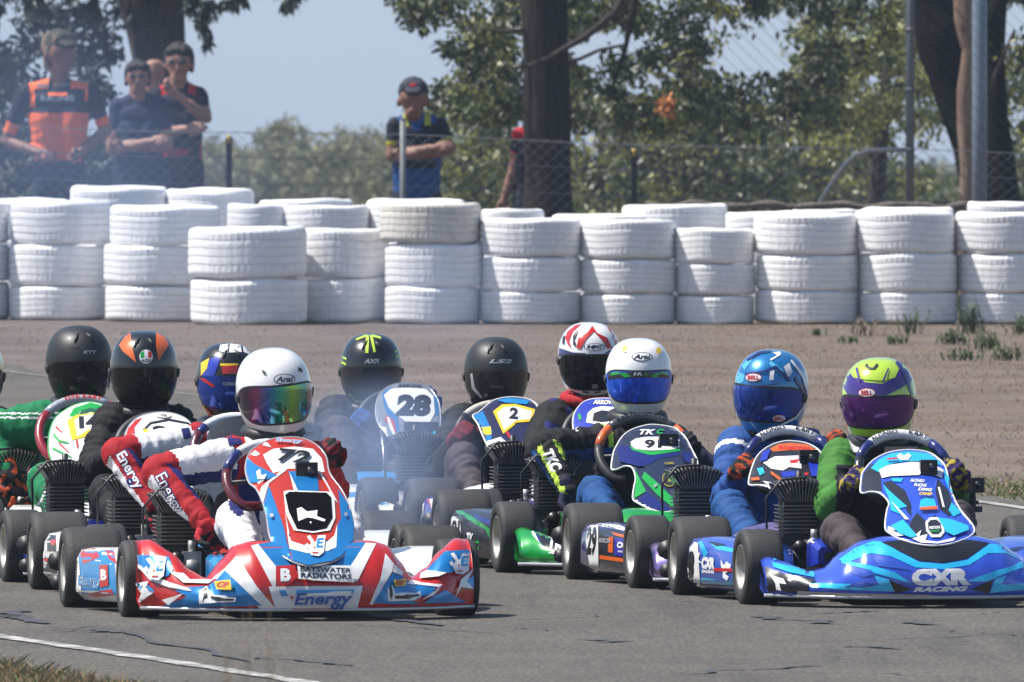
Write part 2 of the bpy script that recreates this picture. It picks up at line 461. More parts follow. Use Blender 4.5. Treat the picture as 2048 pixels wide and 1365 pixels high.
cols = [  # depth of the front face, [(x0, x1, ytop, ybot)...]
 (110.6, [(-172, 18, 408, 490), (-174, 20, 490, 565), (-172, 17, 565, 642)]),
 (110.5, [(22, 226, 403, 488), (20, 212, 490, 572), (18, 210, 573, 642)]),
 (110.0, [(219, 440, 412, 495), (208, 414, 492, 572), (211, 413, 573, 648)]),
 (109.0, [(379, 613, 455, 556), (380, 614, 558, 650)]),
 (109.5, [(590, 776, 458, 558), (588, 778, 558, 648)]),
 (109.15, [(762, 962, 406, 491), (773, 968, 488, 577), (770, 962, 575, 650)]),
 (109.1, [(964, 1161, 438, 515), (964, 1161, 515, 585), (962, 1161, 585, 652)]),
 (109.1, [(1160, 1351, 440, 520), (1162, 1351, 520, 588), (1162, 1350, 588, 655)]),
 (109.15, [(1348, 1508, 458, 530), (1352, 1510, 530, 592), (1350, 1508, 592, 655)]),
 (109.1, [(1508, 1714, 427, 510), (1514, 1716, 511, 583), (1512, 1714, 583, 657)]),
 (109.1, [(1712, 1908, 422, 507), (1718, 1914, 508, 590), (1717, 1916, 587, 658)]),
 (109.15, [(1912, 2112, 426, 508), (1916, 2110, 508, 588), (1918, 2112, 587, 658)]),
 (109.2, [(2114, 2310, 424, 508), (2116, 2310, 508, 588), (2114, 2312, 587, 658)])]
for ci, (df, ts) in enumerate(cols):
    s = df / F; nl = len(ts)
    tot = H - (ts[0][2] - YH) * s
    zt = [H - (t[2] - YH) * s for t in ts] + [0.]
    for li, (x0, x1, ya, yb) in enumerate(ts):
        Rr = (x1 - x0) / 2 * s
        if ci in (3, 4): lb = '%s large white tyre of the short two-high stack, %s' % (LAY[2][li], 'the wide one in front' if ci == 3 else 'tucked right behind the wide one')
        elif ci == 5 and li == 0: lb = 'cream grey top tyre with deep tread, right of the two-high stacks'
        elif ci == 0: lb = '%s tyre of the front stack cut off by the left edge' % LAY[3][li]
        elif ci == 12: lb = '%s white tyre of the last front stack beyond the right edge' % LAY[3][li]
        else: lb = '%s white tyre of the %s front stack from the left' % (LAY[3][li], ORD[ci])
        put_tyre(x0, x1, zt[li + 1], zt[li], df + Rr, lb, CREAM if (ci == 5 and li == 0) else None)
rear = [(-60, 138, 400, 1), (141, 334, 375, 1), (335, 509, 380, 1), (455, 580, 411, .55), (519, 705, 402, 1.15), (563, 738, 414, .45), (732, 930, 400, 1), (962, 1088, 419, 1),
        (1103, 1290, 430, .8), (1246, 1455, 410, 1), (1452, 1600, 425, .7), (1582, 1720, 420, 1.1), (1722, 1905, 416, .9), (1936, 2100, 405, 1), (2120, 2300, 410, .9)]
for ci, (x0, x1, yt, off) in enumerate(rear):
    d_ = 110.3 + off; s = d_ / F; z = H - (yt - YH) * s
    if x0 < 700: d_ += .5
    Rr = (x1 - x0) / 2 * s
    h = z / 3
    for li in range(3):
        put_tyre(x0, x1, z - h * (li + 1), z - h * li, d_ + Rr, '%s tyre of the %s rear stack from the left, behind the front row' % (LAY[3][li], ORD[ci]), tilt=.0)
# weathered rubber belt lying over the back of the wall
mb = MB(); pts = []
for i in range(60):
    px = 1290 + i * 11; pts.append(P(px, 411 + 3 * math.sin(i * .5) + (i / 60) * 2, 112.9))
mb.tube(pts, [.022 + .006 * math.sin(i * .9) for i in range(60)], 8)
mb.box((-.05, -.08, -.8), (.05, .08, 0), at=P(1330, 412, 112.95)); mb.box((-.05, -.08, -.8), (.05, .08, 0), at=P(1900, 412, 112.95))
meta(mb.build('log_rail', mat('weathered_grey_wood', (.12, .10, .085), .95, var=.5, vscale=60, bump=.8)), 'low weathered grey log rail running behind the right tyre stacks', 'rail')

# ================================================================== FENCES
GALV = mat('galvanised_steel', (.11, .12, .13), .6, metal=.1, var=.2, vscale=8)
WIRE = mat('fence_wire', (.14, .15, .17), .5)
PKT = mat('black_picket', (.02, .025, .03), .7)
YEL = mat('yellow_cap', (.42, .30, .05), .5)
FD = 118.0
fr = empty('chain_link_fence', (0, FD, 0), 0, 'low chain link fence on star pickets behind the tyre wall', 'fence')
def fl(v): return Vector(v) - Vector((0, FD, 0))
def top_y(px): return 248 + (px + 100) * .0285
zb = -.1
mb = MB(); pitch = .085
xa, xb = (-900 - 1024) / F * FD, (2900 - 1024) / F * FD
x = xa - 1.3
while x < xb:
    for sgn in (1, -1):
        pts = []
        for (q) in ((0, 0), (1, 1)):
            z = zb if q[0] == 0 else None
        x1_ = x if sgn > 0 else x + 1.3
        xe = x + 1.3 if sgn > 0 else x
        # top height varies slowly along the fence
        zt_ = P((xe / FD * F + 1024), top_y(xe / FD * F + 1024) - 3, FD).z
        mb.tube([(x1_, .003 * sgn, zb), (xe, .003 * sgn, zt_)], .0013, 3, caps=False)
    x += pitch
g_ = mb.build('wire_mesh', WIRE, fr); g_['kind'] = 'stuff'
for yo in (0, 50, 103):
    mb = MB(); mb.tube([fl(P(px, top_y(px) + yo + 4 * math.sin(px * .006), FD)) for px in range(-900, 2900, 50)], .0026, 4)
    mb.build('strand_wire', WIRE, fr)
for px, yt, kind in ((458, 276, 'p'), (1268, 303, 'p'), (-330, 250, 'p'), (806, 240, 'g'), (2200, 320, 'p')):
    q = fl(P(px, yt, FD - .05)); mb = MB()
    if kind == 'p':
        for a in (0, 2.1, 4.2): mb.box((-.0025, 0, zb), (.0025, .022, q.z), rot=Matrix.Rotation(a, 3, 'Z'), at=(q.x, q.y, 0))
        mb.box((-.011, -.011, zb), (.011, .011, q.z - .002), at=(q.x, q.y, 0))
        o = mb.build('picket', PKT, fr)
        mb = MB(); mb.tube([(q.x, q.y, q.z - .035), (q.x, q.y, q.z + .012), (q.x, q.y, q.z + .018)], [.016, .016, .009], 10)
        mb.build('safety_cap', YEL, o)
    else:
        mb.tube([(q.x, q.y, zb), (q.x, q.y, q.z)], .021, 12); mb.tube([(q.x, q.y, q.z), (q.x, q.y, q.z + .01)], [.023, .012], 12)
        mb.build('post', GALV, fr)
# tall fence at the right
TF = 115.5
tf = empty('tall_fence', (0, TF, 0), 0, 'tall galvanised mesh fence with bent brace pipe at the right', 'fence')
def tl(v): return Vector(v) - Vector((0, TF, 0))
for px, wd in ((1820, .028), (2330, .028)):
    q = tl(P(px, 418, TF)); mb = MB(); mb.tube([(q.x, q.y, -.1), (q.x, q.y, 3.4)], wd, 14); o = mb.build('post', GALV, tf)
    for yy in (300, 180, 60):
        z = P(px, yy, TF).z; m2 = MB(); m2.tube([(q.x, q.y, z - .012), (q.x, q.y, z + .012)], wd + .005, 14); m2.build('clamp_band', GALV, o)
mb = MB(); mb.tube([tl(P(a, b_, TF)) for a, b_ in ((1560, 560), (1632, 418), (1660, 372), (1690, 330), (1712, 311), (1740, 302), (1780, 300), (1815, 300))], .016, 10)
mb.build('brace_pipe', mat('pale_galvanised_pipe', (.22, .225, .235), .55), tf)
mb = MB(); x = (1820 - 1024) / F * TF
x0_ = x
while x < x0_ + 3.6:
    for sg in (1, -1):
        mb.tube([(x, .004 * sg, -.1), (x + sg * 3.4, .004 * sg, 3.3)], .0014, 3, caps=False)
    x += .085
g_ = mb.build('wire_mesh', mat('dark_wire', (.06, .065, .07), .6, metal=.3), tf); g_['kind'] = 'stuff'
mb = MB(); lp = P(1959, 420, 116.6)
mb.tube([(0, 0, -.2), (0, 0, 1.2), (0, 0, 4.5)], [.052, .049, .046], 18)
o = mb.build('steel_pole', mat('bluish_painted_pole', (.16, .20, .25), .4, metal=.4, var=.12, vscale=6)); o.location = (lp.x, lp.y, 0)
meta(o, 'thick blue grey steel pole in front of the brown tree trunk', 'pole')

# ================================================================== TREES
LEAF = [mat('dark_olive_leaf', (.030, .042, .022), .45, var=.45, vscale=7, trans=.22), mat('green_leaf', (.085, .11, .032), .45, var=.4, vscale=7, trans=.3),
        mat('yellow_green_leaf', (.21, .215, .06), .45, var=.35, vscale=7, trans=.38)]
LEAF_HAZED = [mat('hazed_olive_leaf', (.13, .145, .075), .6, var=.3, vscale=3, trans=.35), mat('hazed_grey_leaf', (.16, .165, .11), .6, var=.3, vscale=3, trans=.35), mat('hazed_yellow_leaf', (.22, .21, .10), .6, var=.3, vscale=3, trans=.35)]  # paler leaf tones paint distance haze into the far bushes and wood
LEAF_BLUE = [mat('blue_green_leaf', (.022, .036, .034), .5, var=.35, vscale=5, trans=.15), mat('deep_green_leaf', (.04, .058, .036), .5, var=.35, vscale=5, trans=.2)]
BARK_D = bark_mat('dark_bark', (.012, .010, .011), (.05, .042, .04))
BARK_G = bark_mat('grey_bark', (.03, .025, .024), (.12, .10, .092))
BARK_B = bark_mat('pale_brown_bark', (.16, .10, .075), (.40, .29, .22))
BARK_K = bark_mat('near_black_bark', (.004, .004, .005), (.014, .012, .012))  # near-black bark tone for the right-hand trunks
rl = np.random.default_rng(5)
def leaves(name, centers, per, spread, size, mats_, parent, wmat=None, droop=.35, aspect=.24):
    """centers: (n,3) clump centres; per: leaves in each clump"""
    C_ = np.asarray(centers, float); n = len(C_) * per
    ctr = np.repeat(C_, per, 0)
    sp = np.repeat(rl.uniform(.45, 1.25, (len(C_), 1)), per, 0) * spread
    u = rl.normal(size=(n, 3)); u /= np.linalg.norm(u, axis=1)[:, None]
    pos = ctr + u * (rl.random((n, 1)) ** .45) * sp * np.array([1, 1, .7])
    dr = rl.normal(size=(n, 3)); dr[:, 2] -= droop * 2; dr /= np.linalg.norm(dr, axis=1)[:, None]
    sd = np.cross(dr, rl.normal(size=(n, 3))); sd /= np.linalg.norm(sd, axis=1)[:, None]
    L = size * rl.uniform(.6, 1.3, (n, 1)); Wd = L * aspect
    a = pos; b_ = pos + dr * L * .45 + sd * Wd; c_ = pos + dr * L; d_ = pos + dr * L * .45 - sd * Wd
    v = np.stack([a, b_, c_, d_], 1).reshape(-1, 3)
    idx = np.arange(n) * 4
    me = bpy.data.meshes.new(name)
    me.vertices.add(n * 4); me.vertices.foreach_set('co', v.ravel())
    me.loops.add(n * 4); me.loops.foreach_set('vertex_index', np.arange(n * 4))
    me.polygons.add(n); me.polygons.foreach_set('loop_start', idx); me.polygons.foreach_set('loop_total', np.full(n, 4))
    for m_ in mats_: me.materials.append(m_)
    ww = wmat or [1 / len(mats_)] * len(mats_)
    cl = np.repeat(rl.choice(len(mats_), len(C_), p=ww), per); alt = rl.choice(len(mats_), n, p=ww)
    mi = np.where(rl.random(n) < .7, cl, alt)
    me.polygons.foreach_set('material_index', mi.astype(np.int32)); me.update(); me.validate()
    return link(name, me, parent)
def trunk_px(pts, d, root, ms, name='trunk', n=16, rough=.12, seed=1):
    """pts: (px, py, width px)"""
    mb = MB(); path = []; rad = []
    for i in range(len(pts) - 1):
        for k in range(6):
            t = k / 6; a, b_ = pts[i], pts[i + 1]
            q = [a[j] + (b_[j] - a[j]) * t for j in range(3)]
            path.append(P(q[0], q[1], d) - root.location); rad.append(q[2] / 2 * d / F)
    mb.tube(path, rad, n)
    for i, v in enumerate(mb.v):
        vv = Vector(v); q = path[min(i // n, len(path) - 1)]
        k = 1 + rough * noise.noise(Vector((vv.x * 9, vv.y * 9, vv.z * 2 + seed)))
        mb.v[i] = tuple(q + (vv - q) * k)
    return mb.build(name, ms, root)
def limb(root, a, b_, r0, r1, ms, seed=0, n=7):
    pts = []; rs = []
    for i in range(n + 1):
        t = i / n; q = a.lerp(b_, t) + Vector((noise.noise(Vector((t * 3, seed, 0))), noise.noise(Vector((t * 3, seed, 7))), noise.noise(Vector((t * 3, seed, 13))))) * (b_ - a).length * .16 * min(1, t * 3)
        pts.append(q); rs.append(r0 + (r1 - r0) * t)
    MBx = MB(); MBx.tube(pts, rs, 7); return MBx.build('branch', ms, root), pts
def region(px0, px1, py0, py1, d0, d1, n, dens=None, seed=0):
    out = []; r_ = random.Random(seed); k = 0
    while len(out) < n and k < n * 40:
        k += 1; px, py, d = r_.uniform(px0, px1), r_.uniform(py0, py1), r_.uniform(d0, d1)
        if dens and r_.random() > dens(px, py): continue
        out.append(tuple(P(px, py, d)))
    return out
def tree_at(px, d, label, name='gum_tree', group=None):
    x = (px - 1024) / F * d
    return empty(name, (x, d, gz(x, d)), 0, label, 'tree', group)
def crown(root, pts, per, spread, size, mats_, wm=None, **k):
    L = np.array(pts) - np.array(root.location)
    o = leaves('crown', L, per, spread, size, mats_, root, wm, **k)
    return o

# 1 the big trunk at the left with dark foliage hanging beside it
t = tree_at(310, 141, 'large gum tree with thick grey trunk behind the spectators at left')
trunk_px([(300, -420, 190), (303, -60, 142), (308, 40, 122), (318, 130, 104), (322, 240, 98), (322, 400, 100), (320, 700, 120)], 141, t, [BARK_G], rough=.18)
def dl(px, py):
    if px > 250: return 0
    return max(0, min(1, .75 + 1.6 * noise.noise(Vector((px * .009, py * .011, 2))) - (max(0, px - 170) / 160)))
pts = region(-700, 250, -500, 560, 139.5, 146, 900, dl, 2)
crown(t, pts, 60, .20, .085, LEAF_BLUE)
for i, (a, b_) in enumerate([((300, -150), (60, -60)), ((60, -60), (-300, 20)), ((90, -70), (60, 170)), ((180, -100), (220, 120)), ((300, -260), (640, -160))]):
    limb(t, P(*a, 141.5) - t.location, P(*b_, 142) - t.location, .05, .016, [BARK_G], i)
# hanging sprigs over the top edge
sp_ = []
r_ = random.Random(8)
for cx, cy, k in ((412, 72, 3), (405, 40, 3), (425, 5, 5), (380, -10, 6), (470, 2, 4), (480, -20, 6), (580, 0, 4), (600, -25, 6), (365, 8, 3), (415, 22, 3), (540, -35, 8), (450, -40, 9)):
    for _ in range(k): sp_.append(tuple(P(cx + r_.gauss(0, 9), cy + r_.gauss(0, 6), 139.5 + r_.random())))
L = np.array(sp_) - np.array(t.location)
leaves('hanging_leaves', L, 12, .055, .10, LEAF_BLUE, t, droop=1.2, aspect=.2)
for i, (cx, cy) in enumerate(((412, 66), (470, 5), (582, 2))): limb(t, P(cx + 30, -160, 140) - t.location, P(cx, cy, 140) - t.location, .008, .002, [BARK_G], i + 9)

# 2 straight dark trunk in the middle
t2 = tree_at(1092, 128, 'straight dark trunk tree with a bare curved branch in the middle')
trunk_px([(1086, -420, 108), (1087, -60, 98), (1089, 60, 94), (1092, 200, 92), (1095, 330, 94), (1096, 430, 100), (1096, 690, 130)], 128, t2, [BARK_D], rough=.1)
def bpath(root, pp, d, r0, r1, ms, name='branch', dd=0):
    mb = MB(); n = len(pp); mb.tube([P(a, b_, d + dd * i) - root.location for i, (a, b_) in enumerate(pp)], [r0 + (r1 - r0) * i / (n - 1) for i in range(n)], 8); return mb.build(name, ms, root)
bpath(t2, [(1260, -40), (1235, 20), (1200, 52), (1160, 80), (1128, 98), (1095, 118), (1062, 130), (1040, 135), (1016, 138)], 127.7, .035, .008, [BARK_G])
bpath(t2, [(1250, 90), (1200, 100), (1160, 118), (1138, 124)], 127.6, .010, .016, [BARK_G])
bpath(t2, [(1050, 60), (1010, 63), (960, 58), (900, 66)], 127.9, .014, .004, [BARK_G])
bpath(t2, [(1275, -60), (1265, 30), (1250, 100), (1225, 170)], 129, .03, .01, [BARK_D])
def d2(px, py):
    e = 1.
    if px < 1000:                                # ragged left silhouette
        lim = 800 + 35 * math.sin(py * .03) + (60 if 95 < py < 130 else 0) - (0 if py < 210 else 20)
        if py > 130 and px < 850 and py < 200: e = .25
        if px < lim: return 0
    # openings where the sky shows
    for (gx, gy, rx, ry, k) in ((885, 110, 35, 18, .1), (925, 80, 28, 16, .2), (905, 205, 30, 14, .25), (1015, 185, 25, 12, .2), (1340, 50, 30, 70, .35), (1220, 60, 50, 22, .1), (1340, 150, 26, 40, .2),
                             (1475, 110, 60, 55, .0), (1555, 90, 60, 60, .0), (1600, 60, 60, 50, 0), (1450, 55, 40, 40, .3), (1225, 175, 30, 28, .2), (1170, 205, 28, 22, .3), (1600, 140, 35, 40, .05), (1300, 300, 20, 20, .3), (1490, 185, 30, 26, .35)):
        if ((px - gx) / rx) ** 2 + ((py - gy) / ry) ** 2 < 1: return k * .5
    return max(0, min(1, e * (.44 + 1.9 * noise.noise(Vector((px * .012, py * .014, 9))))))
pts = region(790, 1660, -160, 250, 128.5, 136, 640, d2, 12) + region(-100, 2300, -900, -160, 127, 142, 300, None, 13)
crown(t2, pts, 46, .15, .072, LEAF, [.55, .33, .12])
# brown bunch of dead leaves
rb = P(1333, 208, 127.6); mb = MB(); r_ = random.Random(3)
for i in range(260):
    a = Vector((r_.gauss(0, .022), r_.gauss(0, .025), r_.gauss(0, .032))); dz = Vector((r_.gauss(0, .5), r_.gauss(0, .5), -1)).normalized() * .05; s_ = dz.cross(Vector((r_.gauss(0, 1), r_.gauss(0, 1), 0))).normalized() * .014
    mb.add([a, a + dz * .5 + s_, a + dz, a + dz * .5 - s_], [(0, 1, 2, 3)], 0, False)
mb.tube([(0, 0, 0), (.01, 0, .12), (0, 0, .35)], .003, 4, m=1)
o = mb.build('dead_leaf_bunch', [mat('rusty_dead_leaf', (.5, .2, .06), .7, var=.4, vscale=25, trans=.2), BARK_D]); o.location = rb
meta(o, 'rusty brown bunch of dead leaves hanging before the dark foliage', 'leaf bunch')

# 3 right hand group of trunks
t3 = tree_at(1950, 131, 'black leaning gum trunk behind the thick steel pole')
trunk_px([(1800, -420, 150), (1842, -60, 84), (1860, 0, 82), (1880, 60, 108), (1900, 130, 104), (1922, 210, 88), (1940, 300, 66), (1952, 400, 56), (1960, 700, 70)], 131, t3, [BARK_K], seed=3)
bpath(t3, [(1925, 200), (1950, 110), (1985, 30), (2040, -80)], 131.3, .09, .05, [BARK_K])
t4 = tree_at(1935, 128.5, 'slim pale brown trunk just left of the thick steel pole')
trunk_px([(1925, -420, 70), (1925, -60, 46), (1932, 40, 44), (1946, 100, 40), (1932, 180, 36), (1930, 260, 34), (1937, 340, 34), (1936, 430, 36), (1936, 700, 40)], 128.5, t4, [BARK_B], rough=.25, seed=4)
t5 = tree_at(1998, 132, 'dark trunk at the right of the thick steel pole')
trunk_px([(1990, -420, 80), (1990, -40, 50), (1988, 120, 46), (1992, 240, 50), (2000, 340, 62), (2008, 420, 76), (2010, 700, 90)], 132, t5, [BARK_K], seed=5)
bpath(t5, [(1985, 190), (1990, 150), (2008, 110), (2030, 60)], 131.8, .02, .012, [BARK_G])
crown(t3, region(1660, 2300, -400, 110, 131, 135, 130, lambda x, y: max(0, .5 + 1.6 * noise.noise(Vector((x * .01, y * .012, 21)))), 31), 46, .16, .07, LEAF, [.35, .4, .25])
crown(t4, region(1850, 2200, -500, -20, 128, 130, 40, None, 32), 40, .16, .07, LEAF, [.3, .4, .3])
crown(t5, region(1990, 2300, -300, 330, 132, 136, 120, lambda x, y: max(0, .65 + 1.6 * noise.noise(Vector((x * .01, y * .012, 25)))), 33), 46, .16, .07, LEAF, [.3, .45, .25])

# 4 further trees and bushes; (px, depth, x spread px, y range, count, spread, mix, label)
def density(seed, base, cx, wx, y0, y1):
    def f(px, py):
        e = 1 - abs((px - cx) / wx) ** 3
        top = y0 + 30 * noise.noise(Vector((px * .02, seed, 1))) + ((px - cx) / wx) ** 2 * (y1 - y0) * .35
        if py < top: return 0
        return max(0, min(1, e * (base + 1.7 * noise.noise(Vector((px * .013, py * .016, seed))))))
    return f
back = [
 (1740, 150, 160, -40, 300, 260, .2, .075, [.08, .42, .50], .78, 'bright yellow green tree rising left of the tall fence post'),
 (1620, 165, 150, 150, 420, 200, .22, .085, [.25, .5, .25], .62, 'mid green tree behind the bent brace pipe'),
 (1480, 158, 150, 200, 430, 190, .2, .08, [.5, .35, .15], .55, 'dark olive tree between the brown leaf bunch and the brace pipe'),
 (1345, 150, 120, 170, 430, 170, .2, .08, [.45, .35, .20], .6, 'green bushy tree right of the picket with the orange cap'),
 (1205, 156, 110, 190, 440, 170, .2, .08, [.35, .4, .25], .6, 'loose green tree just right of the middle trunk'),
 (985, 160, 120, 160, 430, 200, .2, .08, [.2, .45, .35], .72, 'yellowish green tree between the blue spectator and the middle trunk'),
 (2060, 160, 130, 60, 430, 150, .22, .08, [.2, .5, .3], .5, 'green tree at the far right behind the black trunks'),
 (1130, 190, 200, 330, 450, 100, .25, .10, [.4, .4, .2], .6, 'low scrub seen past the foot of the middle trunk'),
 (1740, 175, 180, 320, 450, 150, .22, .09, [.35, .35, .3], .8, 'low olive scrub under the brace pipe'),
 (1450, 180, 200, 340, 450, 150, .25, .10, [.5, .3, .2], .8, 'dark low scrub behind the log rail'),
]
for i, (px, d, wx, y0, y1, n, sp, sz, wm, base, lb) in enumerate(back):
    t = tree_at(px, d, lb, 'bushy_tree')
    crown(t, region(px - wx, px + wx, y0 - 30, y1, d - 3, d + 3, int(n * .68), density(i * 7 + 3, base, px, wx, y0, y1), 40 + i), 44, sp, sz, LEAF, wm)
    r_ = random.Random(i + 77); zt = P(px, max(y0, 40), d).z - t.location.z
    mb = MB(); lean = r_.uniform(-.2, .2)
    mb.tube([(0, 0, -.2), (lean * .3, 0, zt * .4), (lean, 0, zt * .75), (lean * 1.5, 0, zt)], [.10, .08, .05, .02], 8); mb.build('trunk', [BARK_G], t)
    for k in range(4):
        z0 = zt * r_.uniform(.25, .7); limb(t, Vector((lean * z0 / zt, 0, z0)), Vector((r_.uniform(-.7, .7), r_.uniform(-.5, .5), z0 + r_.uniform(.2, .7))), .03, .008, [BARK_G], k + i * 5)
# 5 hazy bushes far across the valley
far_l = [(560, 330, 110, 262, 420, 160, 'hazy grey green bush rising highest left of the blue spectator'), (440, 345, 110, 290, 430, 150, 'hazy bush behind the yellow capped picket'), (705, 335, 105, 268, 430, 170, 'hazy bush just left of the blue spectator'),
         (640, 380, 100, 300, 430, 130, 'low hazy bush between the two highest far bushes'), (800, 290, 120, 300, 440, 170, 'pale yellow green bush behind the blue spectator'), (905, 300, 90, 300, 440, 120, 'pale bush right of the blue spectator'),
         (330, 400, 110, 330, 430, 100, 'far bush behind the two dark shirted men'), (180, 380, 140, 320, 430, 120, 'far bush behind the orange shirted man'), (1900, 330, 150, 350, 440, 120, 'far bush low between the right trunks'), (0, 360, 150, 300, 430, 120, 'far bush at the left edge of the valley')]
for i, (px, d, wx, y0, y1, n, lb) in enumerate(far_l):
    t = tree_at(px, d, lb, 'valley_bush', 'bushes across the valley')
    crown(t, region(px - wx, px + wx, y0 - 20, y1 + 20, d - 5, d + 5, n, density(i * 5 + 90, .8, px, wx, y0, y1), 80 + i), 36, .42, .16, LEAF_HAZED)
    mb = MB(); zt = P(px, y0 + 40, d).z - t.location.z; mb.tube([(0, 0, -.2), (.1, 0, zt * .5), (0, 0, zt)], [.16, .12, .05], 7); mb.build('trunk', [BARK_G], t)
# far wood closing the view
pts = []
r_ = random.Random(91)
for _ in range(1500):
    d = r_.uniform(480, 620); px = r_.uniform(-1500, 3500); yy = 345 + 25 * noise.noise(Vector((px * .006, 0, 3))) + r_.random() ** .6 * 110
    pts.append(tuple(P(px, yy, d)))
o = leaves('distant_wood', pts, 26, 1.1, .5, LEAF_HAZED[:2], None); meta(o, 'hazy line of far woodland across the valley', kind='stuff')

# green weeds against the right tyre stacks
WEED = mat('weed_leaf', (.07, .11, .035), .6, var=.35, vscale=20, trans=.25)
def weed(px, py, w_, h_, n, lb, ms=WEED, name='weed_plant'):
    g = G(px, py); mb = MB(); r_ = random.Random(int(px)); s = g.y / F
    for k in range(n):
        a = r_.gauss(0, .45); hh = h_ * s * r_.uniform(.35, .85); xx = r_.gauss(0, w_ * s * .3)
        tip = Vector((xx + a * hh * .6, r_.gauss(0, .05), hh)); b0 = Vector((xx, r_.gauss(0, .03), 0))
        mb.tube([b0, b0.lerp(tip, .5) + Vector((0, 0, hh * .06)), tip], [.003, .0025, .001], 4)
        for j in range(9):
            q = b0.lerp(tip, .15 + .1 * j); dv = Vector((r_.uniform(-1, 1), r_.uniform(-1, 1), r_.uniform(.1, 1))).normalized() * .026
            sd = dv.cross(Vector((0, 0, 1))).normalized() * .007
            mb.add([q, q + dv * .5 + sd, q + dv, q + dv * .5 - sd], [(0, 1, 2, 3)], 0, False)
    o = mb.build(name, ms); o.location = (g.x, g.y, 0)
    return meta(o, lb, 'weed', 'weeds along the foot of the tyre wall')
for px, py, w_, h_, n, lb in [(1945, 668, 60, 82, 26, 'tallest green weed standing before the gap of the right stacks'), (1822, 668, 40, 60, 14, 'thin upright weed left of the tallest weed'), (1905, 690, 70, 42, 22, 'low bushy weed below the tallest weed'),
        (1975, 700, 60, 50, 24, 'bushy green weed right of the tallest weed'), (2020, 722, 70, 40, 22, 'green tuft nearest the lens at the right edge'), (1925, 722, 60, 30, 18, 'flat green tuft left of the right edge tuft'), (1735, 672, 60, 60, 12, 'pale dry looking weed at the foot of the tenth stack'),
        (1700, 688, 30, 20, 10, 'tiny tuft on the bank left of the weeds'), (1790, 690, 40, 26, 12, 'small tuft between the dry weed and the thin upright one'), (1640, 672, 24, 18, 8, 'smallest tuft of grass at the wall foot'), (2040, 670, 50, 50, 18, 'weed touching the right edge stack')]:
    weed(px, py, w_, h_, n, lb, WEED if 'dry' not in lb[:12] else STRAW2)
# green strip by the far edge line at the right
def gs(r):
    y = r.uniform(70.5, 74.5); e = lerp_line(FAR, y); x = e + .2 + abs(r.gauss(0, .3))
    return x, y, 0
blades('edge_grass', 900, gs, .035, .005, [GRN, STRAW, GRN], 'thin green grass beside the far white line at right', .8, 9)
# ================================================================== KART AND DRIVER TOOLS
def scuff(m, amt=.35):
    n = m.node_tree; b = n.nodes['Principled BSDF']; l = b.inputs['Base Color'].links
    f = ramp(n, noise_n(n, mapping(n, (1, 1, 2.2)), 34, 9, .78, .3), [(.56, (0, 0, 0)), (.70, (1, 1, 1))])
    mu = n.nodes.new('ShaderNodeMath'); mu.operation = 'MULTIPLY'; mu.inputs[1].default_value = amt; n.links.new(f, mu.inputs[0])
    src = l[0].from_socket if l else tuple(b.inputs['Base Color'].default_value)[:3]
    n.links.new(mixc(n, mu.outputs[0], src, (.12, .105, .095)), b.inputs['Base Color'])
    return m
def paint(name, hexs, k=.62, rough=.32, coat=.6, **kw):
    if name in MATS: return MATS[name]
    return scuff(mat(name, c(hexs, k), rough, coat=coat, var=kw.pop('var', .08), vscale=9, dirt=.1, **kw))
WHT = paint('white_sticker', 'f4f4f4', .8); RED = paint('red_sticker', 'e02418', .62); BLU = paint('sky_blue_sticker', '1e9be6', .62); NVY = paint('navy_sticker', '1c2a80', .6)
BLK = paint('black_sticker', '151517', .7); GRNK = paint('green_sticker', '17b84a', .65); PUR = paint('violet_blue_sticker', '3a35b8', .6); ORG = paint('orange_sticker', 'f06a18', .7)
CYN = paint('cyan_sticker', '18b6ee', .68); DBL = paint('deep_blue_sticker', '2440c8', .6); YELK = paint('yellow_sticker', 'f8d020', .75); LIM = paint('lime_sticker', 'c8f040', .75)
SIL = mat('brushed_silver', (.5, .5, .52), .35, metal=.7); CHR = mat('chrome_foil', (.55, .56, .62), .18, metal=.9)
GRY = paint('grey_sticker', 'b8bcc4', .7); WNUM = paint('white_number_ground', 'f2f2f0', .78); DRK = paint('dark_carbon_sticker', '24262e', .7); MAR = paint('maroon_sticker', '6a1420', .6)
RUBR = mat('kart_tyre_rubber', (.022, .021, .021), .72, var=.35, vscale=14, bump=.12, bscale=120); MAG = mat('magnesium_rim', (.42, .40, .36), .4, metal=.5, var=.1)
STEEL = mat('chromed_frame_tube', (.35, .35, .37), .3, metal=.9); BLKM = mat('black_engine_metal', (.012, .012, .013), .38, metal=.3); FINM = mat('fin_edge_highlight', (.16, .15, .14), .4, metal=.6)  # lighter fin rim colour paints in the edge highlight
BLKP = mat('black_plastic', (.014, .014, .016), .5); SEATM = mat('seat_fibreglass', (.03, .03, .034), .5); LENS = mat('camera_lens_glass', (.01, .012, .02), .08, coat=1)
HOLE_SHADE = mat('painted_opening_shade', (.005, .005, .006), .9, spec=0.)  # flat black colour stands in for the shade inside the panel opening

